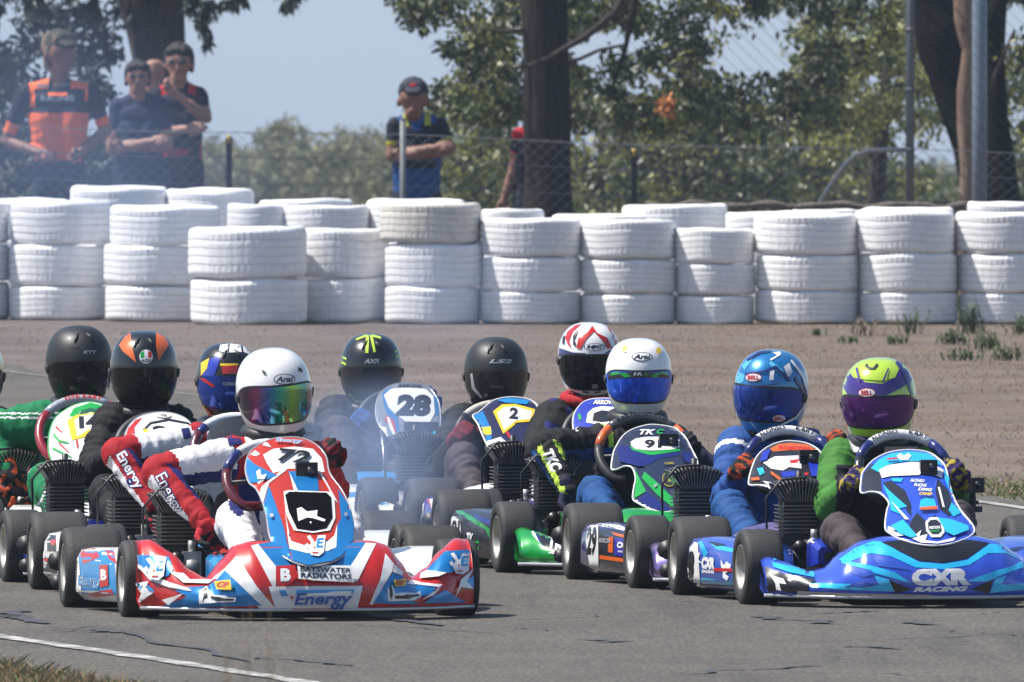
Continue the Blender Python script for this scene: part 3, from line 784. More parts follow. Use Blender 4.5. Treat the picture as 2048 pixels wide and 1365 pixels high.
_txt = {}
def text_geo(s_, bold=0.012, shear=0.):
    key = (s_, bold, shear)
    if key in _txt: return _txt[key]
    cu = bpy.data.curves.new('t', 'FONT'); cu.body = s_; cu.size = 1; cu.offset = bold; cu.shear = shear; cu.resolution_u = 3
    o = bpy.data.objects.new('t', cu); COL.objects.link(o)
    dg = bpy.context.evaluated_depsgraph_get()
    me = bpy.data.meshes.new_from_object(o.evaluated_get(dg))
    import bmesh
    bm = bmesh.new(); bm.from_mesh(me); bmesh.ops.triangulate(bm, faces=bm.faces[:])
    for _ in range(5):
        es = [e for e in bm.edges if e.calc_length() > .17]
        if not es: break
        bmesh.ops.subdivide_edges(bm, edges=es, cuts=1); bmesh.ops.triangulate(bm, faces=bm.faces[:])
    bm.verts.ensure_lookup_table()
    V = [(v.co.x, v.co.y) for v in bm.verts]; Fc = [tuple(v.index for v in f.verts) for f in bm.faces]
    bm.free(); bpy.data.objects.remove(o); bpy.data.curves.remove(cu); bpy.data.meshes.remove(me)
    x0, x1 = min(v[0] for v in V), max(v[0] for v in V); y0, y1 = min(v[1] for v in V), max(v[1] for v in V)
    V = [((x - (x0+x1)/2) / (x1-x0), (y - (y0+y1)/2) / (y1-y0)) for x, y in V]
    _txt[key] = (V, Fc); return _txt[key]

def poly_fill(poly, step):
    """triangulate a 2D polygon with interior points"""
    pts = [Vector(p) for p in poly]; out = []
    for i in range(len(pts)):
        a, b = pts[i], pts[(i+1) % len(pts)]; n = max(1, int((b-a).length / step + .5))
        for k in range(n): out.append(a.lerp(b, k / n))
    nb = len(out); x0 = min(p.x for p in out); x1 = max(p.x for p in out); y0 = min(p.y for p in out); y1 = max(p.y for p in out)
    y = y0 + step * .6
    while y < y1:
        x = x0 + step * .6
        while x < x1:
            out.append(Vector((x, y))); x += step
        y += step
    r = delaunay_2d_cdt(out, [], [list(range(nb))], 1, 1e-4)
    return r[0], [tuple(f) for f in r[2]]
def smooth_poly(poly, n=4):
    P_ = [Vector(p) for p in poly]; N = len(P_); out = []
    for i in range(N):
        p0, p1, p2, p3 = P_[i-1], P_[i], P_[(i+1) % N], P_[(i+2) % N]
        for k in range(n):
            t = k / n
            out.append(.5 * ((2*p1) + (p2-p0)*t + (2*p0-5*p1+4*p2-p3)*t*t + (3*p1-p0-3*p2+p3)*t*t*t))
    return [tuple(p) for p in out]

class Kart:
    def __init__(s, wheel_px, d, label, yaw=8.0):
        s.yaw = R(yaw); s.d = d
        X = (wheel_px - 1024) / F * d + .575 * math.cos(s.yaw)
        s.loc = Vector((X, d + .575 * math.sin(s.yaw), 0)); s.R = Matrix.Rotation(s.yaw, 3, 'Z'); s.Ri = s.R.inverted()
        s.o = s.Ri @ (CAM - s.loc); s.bvh = {}; s.layer = {}
        if label: s.root = empty('racing_kart', s.loc, s.yaw, label, 'go kart', 'racing karts in a bunch on the track')
    def dir(s, px, py): return s.Ri @ ray(px, py)
    def lp(s, px, py, yl):
        d = s.dir(px, py); return s.o + d * ((yl - s.o.y) / d.y)
    def px(s, v):
        wv = s.R @ Vector(v) + s.loc - CAM; f = wv.dot(FWD)
        return 1024 + wv.x / f * F, 682.5 - wv.dot(UPV) / f * F
    def tree(s, o):
        if o.name not in s.bvh:
            me = o.data; s.bvh[o.name] = BVHTree.FromPolygons([v.co for v in me.vertices], [tuple(p.vertices) for p in me.polygons]); s.layer[o.name] = 1
        return s.bvh[o.name]
    def project(s, part, V, Fc, name, m, eps):
        t = s.tree(part); pts = []
        for (px, py) in V:
            d = s.dir(px, py).normalized(); h = t.ray_cast(s.o + d * (s.d - 6), d)
            if h[0] is None: pts.append(None)
            else:
                n = h[1] if h[1].dot(d) < 0 else -h[1]; pts.append(h[0] + (n * .5 - d * .5) * eps)
        keep = []
        for f in Fc:
            if any(pts[i] is None for i in f): continue
            ys_ = [pts[i].y for i in f]
            if max(ys_) - min(ys_) > .09: continue
            keep.append(f)
        if not keep: return None
        used = sorted({i for f in keep for i in f}); mp = {i: k for k, i in enumerate(used)}
        mb = MB(); fs = []
        for f in keep:
            a, b, cc = (pts[i] for i in f[:3])
            fs.append(tuple(mp[i] for i in (f if (b-a).cross(cc-a).y < 0 else f[::-1])))
        mb.add([pts[i] for i in used], fs)
        return mb.build(name, m, part)
    def dec(s, part, m, polys, cv=lambda q: q, sm=False, step=7, name='graphic'):
        for poly in polys:
            q = [cv(p) for p in poly]
            if sm: q = smooth_poly(q)
            try: V, Fc = poly_fill(q, step)
            except Exception: continue
            s.tree(part); s.layer[part.name] += 1
            s.project(part, [tuple(v) for v in V], Fc, name, m, .0005 * s.layer[part.name] + .0004)
    def txt(s, part, string, cx, cy, w_, h_, m, cv=lambda q: q, rot=0., bold=.02, shear=0., name='lettering', sc=1.):
        V, Fc = text_geo(string, bold, shear); cx, cy = cv((cx, cy)); w_ /= sc; h_ /= sc
        ca, sa = math.cos(R(rot)), math.sin(R(rot)); s.tree(part); s.layer[part.name] += 1
        V = [(cx + x*w_*ca + y*h_*sa, cy + x*w_*sa - y*h_*ca) for x, y in V]
        return s.project(part, V, Fc, name, m, .0005 * s.layer[part.name] + .0008)
def cvt(x0, y0, sc): return lambda q: (x0 + q[0] / sc, y0 + q[1] / sc)
z1 = cvt(0, 600, 2.1); z2 = cvt(200, 680, 2.394); z3 = cvt(450, 850, 3.411); z4 = cvt(620, 640, 2.677); z5 = cvt(900, 780, 3.25)
z6 = cvt(1080, 630, 3.25); z7 = cvt(1300, 680, 2.481); z8 = cvt(1500, 700, 2.482)

# ------------------------------------------------------------------ shared kart meshes
def wheel_meshes(Rr, wd):
    h = wd / 2
    prof = [(.62*Rr, h*.96), (.78*Rr, h), (.90*Rr, h*.98), (.965*Rr, h*.90), (.995*Rr, h*.70), (Rr, 0), (.995*Rr, -h*.70), (.965*Rr, -h*.90), (.90*Rr, -h*.98), (.78*Rr, -h), (.62*Rr, -h*.96), (.58*Rr, -h*.7), (.58*Rr, h*.7)]
    a = MB().lathe([(r, x) for r, x in prof], 48, 'x', closed=True)
    rim = [(.60*Rr, h*.93), (.57*Rr, h*.95), (.53*Rr, h*.80), (.50*Rr, h*.3), (.40*Rr, h*.12), (.18*Rr, h*.10), (.17*Rr, h*.55), (.02*Rr, h*.55), (.02*Rr, -h*.55), (.17*Rr, -h*.55), (.18*Rr, -h*.10), (.40*Rr, -h*.02), (.50*Rr, -h*.3), (.53*Rr, -h*.80), (.57*Rr, -h*.95), (.60*Rr, -h*.93)]
    b = MB().lathe(rim, 32, 'x')
    for k in range(6):
        t = k * math.pi / 3; b.tube([(h*.15, .30*Rr*math.cos(t), .30*Rr*math.sin(t)), (h*.2, .30*Rr*math.cos(t), .30*Rr*math.sin(t))], .012, 6)
    out = []
    for q, nm, m_ in ((a, 'tyre', RUBR), (b, 'rim', MAG)):
        me = bpy.data.meshes.new(nm); me.from_pydata(q.v, [], q.f); me.materials.append(m_); me.polygons.foreach_set('use_smooth', [True]*len(q.f)); me.update(); out.append(me)
    return out
WF = wheel_meshes(.125, .128); WR = wheel_meshes(.1325, .190)
def add_wheels(K, steer=3.0, wb=.95, tr=.655):
    for sx in (-1, 1):
        for fr_, (ty, rm), x, y, r in ((1, WF, .575 - .064, 0, .125), (0, WR, tr - .095, wb, .1325)):
            w_ = link('wheel', ty, K.root); w_.location = (sx * x, y, r); w_.rotation_euler = (random.uniform(0, 6), 0, 0)
            if fr_: w_.rotation_euler = (random.uniform(0, 1), R(0), R(steer))
            if sx < 0: pass
            rr = link('rim', rm, w_)
            if sx < 0: rr.rotation_euler = (0, 0, math.pi)
def frame(K, wb=.95):
    r = K.root; mb = MB()
    for sx in (-1, 1):
        mb.tube([(sx*.15, -.22, .06), (sx*.17, 0, .055), (sx*.30, .25, .055), (sx*.32, .6, .055), (sx*.30, wb + .02, .07)], .015, 8)
        mb.tube([(sx*.15, 0, .06), (sx*.30, 0, .075), (sx*.42, 0, .115)], .014, 8)
        mb.tube([(sx*.10, -.16, .06), (sx*.10, -.34, .09)], .01, 6)
    mb.tube([(-.17, .05, .06), (.17, .05, .06)], .014, 8); mb.tube([(-.31, .5, .055), (.31, .5, .055)], .014, 8)
    mb.build('frame_tubes', STEEL, r)
    MB().box((-.24, -.2, .035), (.24, .5, .04)).build('floor_tray', BLKP, r)
    MB().tube([(-.6, wb, .1325), (.6, wb, .1325)], .0155, 10).build('rear_axle', STEEL, r)
    mb = MB(); mb.tube([(-.43, .03, .10), (.43, .03, .10)], .006, 6); mb.tube([(0, .02, .12), (0, .16, .30), (0, .27, .42)], .009, 8); mb.build('steering_column', STEEL, r)
    # rear bumper: wide black plastic beam behind the wheels
    mb = MB(); pts = [(-.66, wb + .10, .15), (-.62, wb + .19, .15), (-.3, wb + .21, .15), (.3, wb + .21, .15), (.62, wb + .19, .15), (.66, wb + .10, .15)]
    mb.tube(pts, .032, 8); mb.tube([(x, y, z - .07) for x, y, z in pts], .024, 8); mb.build('rear_bumper', BLKP, r)
    # seat shell
    vs = []; fs = []; N = 12
    ring = [(.52, .06, .17), (.60, .055, .19), (.72, .07, .19), (.80, .16, .19), (.835, .28, .185), (.86, .34, .16), (.87, .39, .11)]
    for (y, z, hw) in ring:
        for k in range(N + 1):
            a = math.pi * k / N; up = (1 - math.sin(a)) * (.12 if z < .35 else .03)
            vs.append((-hw * math.cos(a), y - up * .35 * (1 if z > .1 else 0), z + up * (1 if z < .2 else .25)))
    for i in range(len(ring) - 1):
        for k in range(N): o = i*(N+1)+k; fs.append((o, o+1, o+N+2, o+N+1))
    MB().add(vs, fs).build('seat', SEATM, r)
    mb = MB(); mb.tube([(-.20, .60, .10), (-.18, .80, .10), (.10, .99, .14), (.34, 1.0, .12)], .032, 10); mb.tube([(.30, 1.0, .12), (.46, 1.0, .12)], .045, 10); mb.build('exhaust', BLKM, r)
def engine(K, x=-.28, y=.55, dz=0, covers=None):
    e = MB(); e.box((x-.085, y-.09, .05), (x+.085, y+.09, .21)); e.tube([(x, y-.09, .12), (x, y-.13, .12)], .06, 14); e.tube([(x - .02, y - .09, .17), (x - .02, y - .17, .18)], .022, 10)
    e = e.build('engine', BLKM, K.root)
    mb = MB()
    for i in range(8):
        z = .222 + i * .0125 + dz; hw = .074 + .002 * (i % 2)
        pts = smooth_poly([(-hw, -hw*.8), (-hw*.6, -hw), (hw*.6, -hw), (hw, -hw*.8), (hw, hw*.8), (hw*.6, hw), (-hw*.6, hw), (-hw, hw*.8)], 1); n = len(pts)
        vs = [(x+px, y+py, z) for px, py in pts] + [(x+px, y+py, z+.0035) for px, py in pts]
        mb.add(vs, [tuple(range(n))[::-1], tuple(range(n, 2*n))], 0, False); mb.add(vs, [(j, (j+1) % n, n+(j+1) % n, n+j) for j in range(n)], 1, False)
    mb.box((x-.06, y-.06, .21), (x+.06, y+.06, .325 + dz)); mb.build('cylinder_fins', [BLKM, FINM], e)
    mb = MB()
    for i in range(15):                # fan of upright radial head fins
        a = (i - 7) / 7; ang = a * R(34); dx, dzz = math.sin(ang), math.cos(ang); bx = x + a * .052
        L0, L1 = .0, .082 * (1 - .12 * abs(a))
        for sy in (-1, 1): pass
        p = [Vector((bx + dx*L0, y-.075, .325 + dz + dzz*L0)), Vector((bx + dx*L1*.85, y-.082, .325 + dz + dzz*L1*.85)), Vector((bx + dx*L1, y-.055, .325 + dz + dzz*L1)), Vector((bx + dx*L1, y+.055, .325 + dz + dzz*L1)), Vector((bx + dx*L1*.85, y+.082, .325 + dz + dzz*L1*.85)), Vector((bx + dx*L0, y+.075, .325 + dz + dzz*L0))]
        th = Vector((math.cos(ang), 0, -math.sin(ang))) * .0018
        vs = [q - th for q in p] + [q + th for q in p]; n = 6
        mb.add(vs, [tuple(range(n)), tuple(range(n, 2*n))[::-1]], 0, False); mb.add(vs, [(j, n+j, n+(j+1) % n, (j+1) % n) for j in range(n)], 1, False)
    mb.ell((x, y, .335 + dz), (.070, .066, .052), 8); mb.build('head_fins', [BLKM, FINM], e)
    cb = MB(); cb.tube([(x + .02, y - .09, .15), (x + .03, y - .17, .15)], .026, 12); cb.box((x + .0, y - .15, .10), (x + .06, y - .11, .20)); cb.tube([(x + .03, y - .13, .20), (x + .03, y - .13, .235)], .012, 8); cb.build('carburettor', mat('cast_alloy', (.35, .35, .35), .45, metal=.6, var=.2), e)
    cb = MB(); cb.tube([(x + .095, y - .06, .215), (x + .095, y - .06, .26)], .014, 10); cb.tube([(x + .095, y - .06, .26), (x + .095, y - .06, .275)], .018, 10); cb.build('filler_cap', [RED, ORG, YELK][int(abs(K.loc.x * 10)) % 3], e)
    cb = MB(); cb.tube([(x + .07, y - .13, .10), (x + .12, y - .16, .16), (x + .14, y - .12, .24), (x + .10, y - .02, .28)], .0042, 6); cb.tube([(x - .06, y - .12, .08), (x - .11, y - .15, .12), (x - .12, y - .08, .2)], .006, 6); cb.tube([(x - .09, y - .02, .08), (x - .14, y + .02, .10)], .03, 10); cb.build('fuel_hose', mat('amber_hose', (.35, .2, .05), .35), e)
    mb = MB(); mb.tube([(x + .01, y - .1, .405 + dz), (x - .075, y - .11, .40 + dz), (x - .125, y - .1, .34 + dz), (x - .12, y - .08, .2)], .0045, 6); mb.tube([(x, y, .33), (x, y, .425 + dz)], .011, 8); mb.build('ignition_lead', BLKP, e)
    return e
def airbox(K, m1, m2, txt=None, x=-.235, y=.20, z=.15):
    mb = MB(); vs = []
    for yy, hw, z0, z1 in ((y-.06, .055, z-.02, z+.035), (y, .07, z-.03, z+.055), (y+.10, .068, z-.03, z+.06), (y+.13, .05, z-.02, z+.045)):
        vs += [(x-hw, yy, z0), (x+hw, yy, z0), (x+hw, yy, z1-.012), (x+hw*.8, yy, z1), (x-hw*.8, yy, z1), (x-hw, yy, z1-.012)]
    fs = [tuple(range(6))[::-1], tuple(range(18, 24))]
    for i in range(3):
        for k in range(6): fs.append((i*6+k, i*6+(k+1) % 6, i*6+6+(k+1) % 6, i*6+6+k))
    mb.add(vs, fs, 0, False); mb.box((x-.035, y-.064, z-.012), (x+.035, y-.058, z+.018), 1)
    return mb.build('airbox', [m1, m2], K.root)
def nose(K, m, xs, tops, yfs, bot=.042, parts='nose_fairing'):
    def itp(A, x):
        x = abs(x)
        for i in range(len(xs) - 1):
            if x <= xs[i+1]:
                t = (x - xs[i]) / (xs[i+1] - xs[i]); t = t*t*(3-2*t) * .6 + t * .4; return A[i] + (A[i+1]-A[i]) * t
        return A[-1]
    W = xs[-1]; N = 72; vs = []; fs = []; prof_n = 0
    for i in range(N + 1):
        x = -W + 2*W*i/N; Hh = itp(tops, x); yf = itp(yfs, x); e = min(1, (W - abs(x)) / .012 + .6); b = bot
        pr = [(yf+.11, b+.02), (yf+.03, b+.002), (yf-.004, b-.002), (yf-.014, b+.012), (yf-.018, b+(Hh-b)*.25), (yf-.010, b+(Hh-b)*.42), (yf+.010, b+(Hh-b)*.60), (yf+.040, b+(Hh-b)*.78), (yf+.075, b+(Hh-b)*.91), (yf+.115, b+(Hh-b)*.985), (yf+.155, Hh), (yf+.195, Hh-.012), (yf+.21, Hh-.04), (yf+.20, b+.05)]
        prof_n = len(pr)
        for y, z in pr: vs.append((x, y, z))
    for i in range(N):
        for k in range(prof_n): o = i*prof_n; fs.append((o+k, o+(k+1) % prof_n, o+prof_n+(k+1) % prof_n, o+prof_n+k))
    fs += [tuple(range(prof_n)), tuple(range(N*prof_n, (N+1)*prof_n))[::-1]]
    return MB().add(vs, fs).build(parts, m, K.root)
def lip(part, xs, yfs, m, N=40):
    W = xs[-1]; pts = []
    for i in range(N + 1):
        x = -W + 2*W*i/N; ax = abs(x)
        for j in range(len(xs) - 1):
            if ax <= xs[j+1]: t = (ax - xs[j]) / (xs[j+1]-xs[j]); t = t*t*(3-2*t)*.6 + t*.4; y = yfs[j] + (yfs[j+1]-yfs[j])*t; break
        pts.append((x, y - .008, .040))
    MB().tube(pts, .0065, 8).build('lower_lip', m, part)
def pod(K, sx, m, m2=None, z=1.):
    st = [(.17, .40, .47, .10, .055), (.20, .37, .50, .145, .045), (.28, .35, .535, .18, .038), (.42, .34, .575, .198, .033), (.58, .34, .61, .208, .03), (.72, .34, .635, .205, .03), (.765, .35, .63, .19, .04), (.775, .38, .60, .15, .06)]
    vs = []; fs = []; n = 10
    for y, xi, xo, zt, zb in st:
        zt *= z
        for (fx, fz) in ((0, .1), (.5, 0), (.9, .03), (1, .2), (1, .5), (.985, .8), (.93, .96), (.8, 1), (.4, 1.0), (0, .9)): vs.append((sx * (xi + (xo-xi)*fx), y, zb + (zt-zb)*fz))
    for i in range(len(st) - 1):
        for k in range(n): fs.append((i*n+k, i*n+(k+1) % n, (i+1)*n+(k+1) % n, (i+1)*n+k))
    fs += [tuple(range(n))[::-1], tuple(range((len(st)-1)*n, len(st)*n))]
    if sx < 0: fs = [f[::-1] for f in fs]
    return MB().add(vs, fs).build('side_pod', m, K.root)
def shell(K, name, outline, dep, m, parent=None, step=9, th=.006):
    V, Fc = poly_fill(outline, step); pts = []
    for v in V:
        yl = 0.
        for _ in range(7): p = K.lp(v.x, v.y, yl); yl = dep(p.x, p.z)
        pts.append(p)
    fs = []
    for f in Fc:
        a, b, cc = (pts[i] for i in f[:3]); fs.append(f if (b-a).cross(cc-a).y < 0 else f[::-1])
    ec = {}
    for f in fs:
        for i in range(len(f)):
            e = (f[i], f[(i+1) % len(f)]); ec[tuple(sorted(e))] = (ec.get(tuple(sorted(e)), (0,))[0] + 1, e)
    n = len(pts); vs = pts + [p + Vector((0, th, -th*.3)) for p in pts]
    mb = MB(); mb.add(vs, fs + [tuple(i+n for i in f[::-1]) for f in fs] + [(e[1], e[0], e[0]+n, e[1]+n) for k, (cnt, e) in ec.items() if cnt == 1])
    o = mb.build(name, m, parent or K.root)
    return o
def panel(K, outline, zt, yt, zb, yb, m, curv=2.0, xc=0., edge=None, step=9):
    ol = smooth_poly(outline, 4); sl_ = (yt - yb) / (zt - zb)
    dep = lambda x, z: yb + (z - zb) * sl_ + curv * (x - xc) ** 2
    o = shell(K, 'front_panel', ol, dep, m, step=step)
    if edge:
        pts = []
        for q in ol:
            yl = 0.
            for _ in range(7): p = K.lp(q[0], q[1], yl); yl = dep(p.x, p.z)
            pts.append(p + Vector((0, .003, 0)))
        MB().tube(pts, .0032, 6, closed=True).build('edge_trim', edge, o)
    return o
def steering(K, cx, cy, segs, yl=.25, rad=.150, tilt=40, roll=0., lettering=None, lcol=None, sq=1.):
    """segs: list of (angle0, angle1, material), angle from the top clockwise as seen from the front"""
    cc = K.lp(cx, cy, yl); M_ = Matrix.Rotation(R(-tilt), 3, 'X')
    def pt(a, r=rad):
        x, z = math.sin(R(a)) * r, math.cos(R(a)) * r * sq
        if z < -rad * .72: z = -rad * .72
        return cc + M_ @ Vector((x, 0, z))
    root = MB(); root.tube([cc + M_ @ Vector((0, -.01, 0)), cc + M_ @ Vector((0, .02, 0))], .032, 14)
    for a in (-95, 95, 180): root.tube([cc, cc.lerp(pt(a), .5), pt(a, rad*.97)], [.011, .008, .008], 6)
    root.box((-.055, -.012, .03), (.055, .016, .088), rot=M_, at=cc)
    sw = root.build('steering_wheel', BLKP, K.root)
    for a0, a1, m_ in segs:
        n = max(3, int(abs(a1-a0) / 9)); mb = MB()
        mb.tube([pt(a0 + roll + (a1-a0) * i / n) for i in range(n+1)], .0165, 10); mb.build('rim_grip', m_, sw)
    if lettering:
        for ch_i, (s_, a) in enumerate(lettering):
            V, Fc = text_geo(s_, .02, 0)
            vs = []
            for x, y in V:
                ang = R(a + roll) + x * .030 * len(s_) / rad * .55
                r_ = rad + y * .018
                vs.append(cc + M_ @ Vector((math.sin(ang) * r_, -.0178, math.cos(ang) * r_)))
            MB().add(vs, Fc).build('lettering', lcol or BLK, sw)
    return sw

# ------------------------------------------------------------------ bodies grown from limbs
def cap(mb, a, b, ra, rb, n=12):
    a, b = Vector(a), Vector(b); d = (b - a); L = d.length
    if L < 1e-5: mb.ell(a, (ra, ra, ra), 6); return
    d /= L; pts = []; rs = []
    for k in range(5): t = k / 4 * math.pi / 2; pts.append(a - d * ra * math.cos(t)); rs.append(max(.0008, ra * math.sin(t)))
    for k in range(1, 6): t = k / 6; pts.append(a.lerp(b, t)); rs.append(ra + (rb - ra) * t)
    for k in range(5): t = (4 - k) / 4 * math.pi / 2; pts.append(b + d * rb * math.cos(t)); rs.append(max(.0008, rb * math.sin(t)))
    mb.tube(pts, rs, n)
def grow(name, segs, ells, vox, mats_, pick, parent=None, wrinkle=.004, smooth=4, wscale=14, seed=0):
    """one continuous surface from tapered limbs; pick(seg name, t, point) -> material index"""
    mb = MB()
    for nm, a, b, ra, rb in segs: cap(mb, a, b, ra, rb)
    for nm, cc, rr, rot in ells: mb.ell(cc, rr, 9, rot=rot)
    me0 = bpy.data.meshes.new('tmp'); me0.from_pydata(mb.v, [], mb.f); ob = bpy.data.objects.new('tmp', me0); COL.objects.link(ob)
    m1 = ob.modifiers.new('r', 'REMESH'); m1.mode = 'VOXEL'; m1.voxel_size = vox
    m2 = ob.modifiers.new('s', 'SMOOTH'); m2.factor = .5; m2.iterations = smooth
    dg = bpy.context.evaluated_depsgraph_get(); me = bpy.data.meshes.new_from_object(ob.evaluated_get(dg)); bpy.data.objects.remove(ob); bpy.data.meshes.remove(me0)
    me.name = name
    nv = len(me.vertices); co = np.empty(nv * 3); me.vertices.foreach_get('co', co); co = co.reshape(-1, 3)
    A = np.array([list(s_[1]) for s_ in segs], float); B = np.array([list(s_[2]) for s_ in segs], float); RA = np.array([s_[3] for s_ in segs]); RB = np.array([s_[4] for s_ in segs])
    def near(Q):
        D = B - A; L2 = (D ** 2).sum(1) + 1e-9
        t = np.clip(((Q[:, None] - A[None]) * D[None]).sum(2) / L2, 0, 1)
        dist = np.linalg.norm(Q[:, None] - (A[None] + D[None] * t[..., None]), axis=2) - (RA + (RB - RA) * t)
        k = dist.argmin(1); return k, t[np.arange(len(Q)), k]
    if wrinkle:
        nr = np.empty(nv * 3); me.vertices.foreach_get('normal', nr); nr = nr.reshape(-1, 3); k, t = near(co)
        Dn = (B - A) / np.linalg.norm(B - A, axis=1)[:, None]
        off = np.empty(nv)
        for i in range(nv):
            p = co[i]; ax = Dn[k[i]]; al = float(p @ ax); q = p * .45 + ax * al * .9
            n0 = noise.noise(Vector((q[0] * wscale, q[1] * wscale, q[2] * wscale + seed)))
            off[i] = (.55 - 2.4 * abs(n0)) * 1.1 + .45 * noise.noise(Vector((q[0] * wscale * 2.3, q[1] * wscale * 2.3, q[2] * wscale * 2.3 + seed)))
        co2 = co + nr * (off * wrinkle)[:, None]; me.vertices.foreach_set('co', co2.ravel())
    for x in mats_: me.materials.append(x)
    nf = len(me.polygons); ct = np.empty(nf * 3); me.polygons.foreach_get('center', ct); ct = ct.reshape(-1, 3); k, t = near(ct)
    mi = [pick(segs[k[i]][0], float(t[i]), Vector(ct[i])) for i in range(nf)]
    me.polygons.foreach_set('material_index', mi); me.polygons.foreach_set('use_smooth', [True] * nf); me.update()
    return link(name, me, parent)

def hand_mesh(curl, spread=0.):
    segs = [('p', (0, -.03, 0), (0, .02, 0), .026, .027), ('p', (-.024, .02, 0), (-.028, .078, -.002), .015, .013), ('p', (-.008, .02, 0), (-.009, .084, 0), .016, .0135), ('p', (.009, .02, 0), (.010, .082, 0), .016, .0135), ('p', (.025, .02, 0), (.028, .074, -.002), .015, .0125)]
    for i, (x, y, L) in enumerate(((-.030, .080, .9), (-.010, .088, 1.05), (.011, .085, 1.), (.031, .076, .78))):
        p = Vector((x, y, 0)); ang = 0.; r = .0102
        for j, (l, a) in enumerate(((.040, 62), (.026, 78), (.021, 48))):
            ang += R(a) * curl; q = p + Vector((x * spread * .5 * (j == 0), math.cos(ang), -math.sin(ang))) * l * L
            segs.append(('f', p, q, r, r * .93)); p = q; r *= .93
    th = [Vector((-.026, .01, -.006)), Vector((-.050, .032, -.020)), Vector((-.048, .058, -.036)), Vector((-.034, .072, -.048))]
    for i, (r0, r1) in enumerate(((.016, .0125), (.0125, .011), (.011, .0095))): segs.append(('t', th[i], th[i+1], r0, r1))
    return segs
_hm = {}
def hand(K_, name, parent, wrist, toward, bar, mats_, curl=1.2, mirror=1, fn=None, scale=1.):
    """wrist position, direction wrist->knuckles, direction the knuckles line up along"""
    key = (curl, mirror)
    if key not in _hm:
        sg = [(n_, Vector((a[0]*mirror, a[1], a[2])), Vector((b[0]*mirror, b[1], b[2])), ra, rb) for n_, a, b, ra, rb in hand_mesh(curl)]
        o = grow('hand', sg, [], .0045, [BLKP], lambda s_, t, q: 0, None, 0, 2); _hm[key] = o.data; bpy.data.objects.remove(o)
    me = _hm[key].copy(); me.materials.clear()
    for m_ in mats_: me.materials.append(m_)
    if len(mats_) > 1 or fn:
        f = fn or (lambda p: 1 if noise.noise(Vector((p.x * 45, p.y * 38, p.z * 45 + 3))) > .02 else 0)
        me.polygons.foreach_set('material_index', [f(Vector(p.center)) for p in me.polygons])
    Y = Vector(toward).normalized(); X = Vector(bar); X = (X - Y * X.dot(Y)).normalized(); Z = X.cross(Y)
    M_ = Matrix((X, Y, Z)).transposed().to_4x4(); M_ = Matrix.Translation(Vector(wrist)) @ M_ @ Matrix.Diagonal((scale, scale, scale, 1))
    me.transform(M_); me.update()
    return link(name, me, parent)

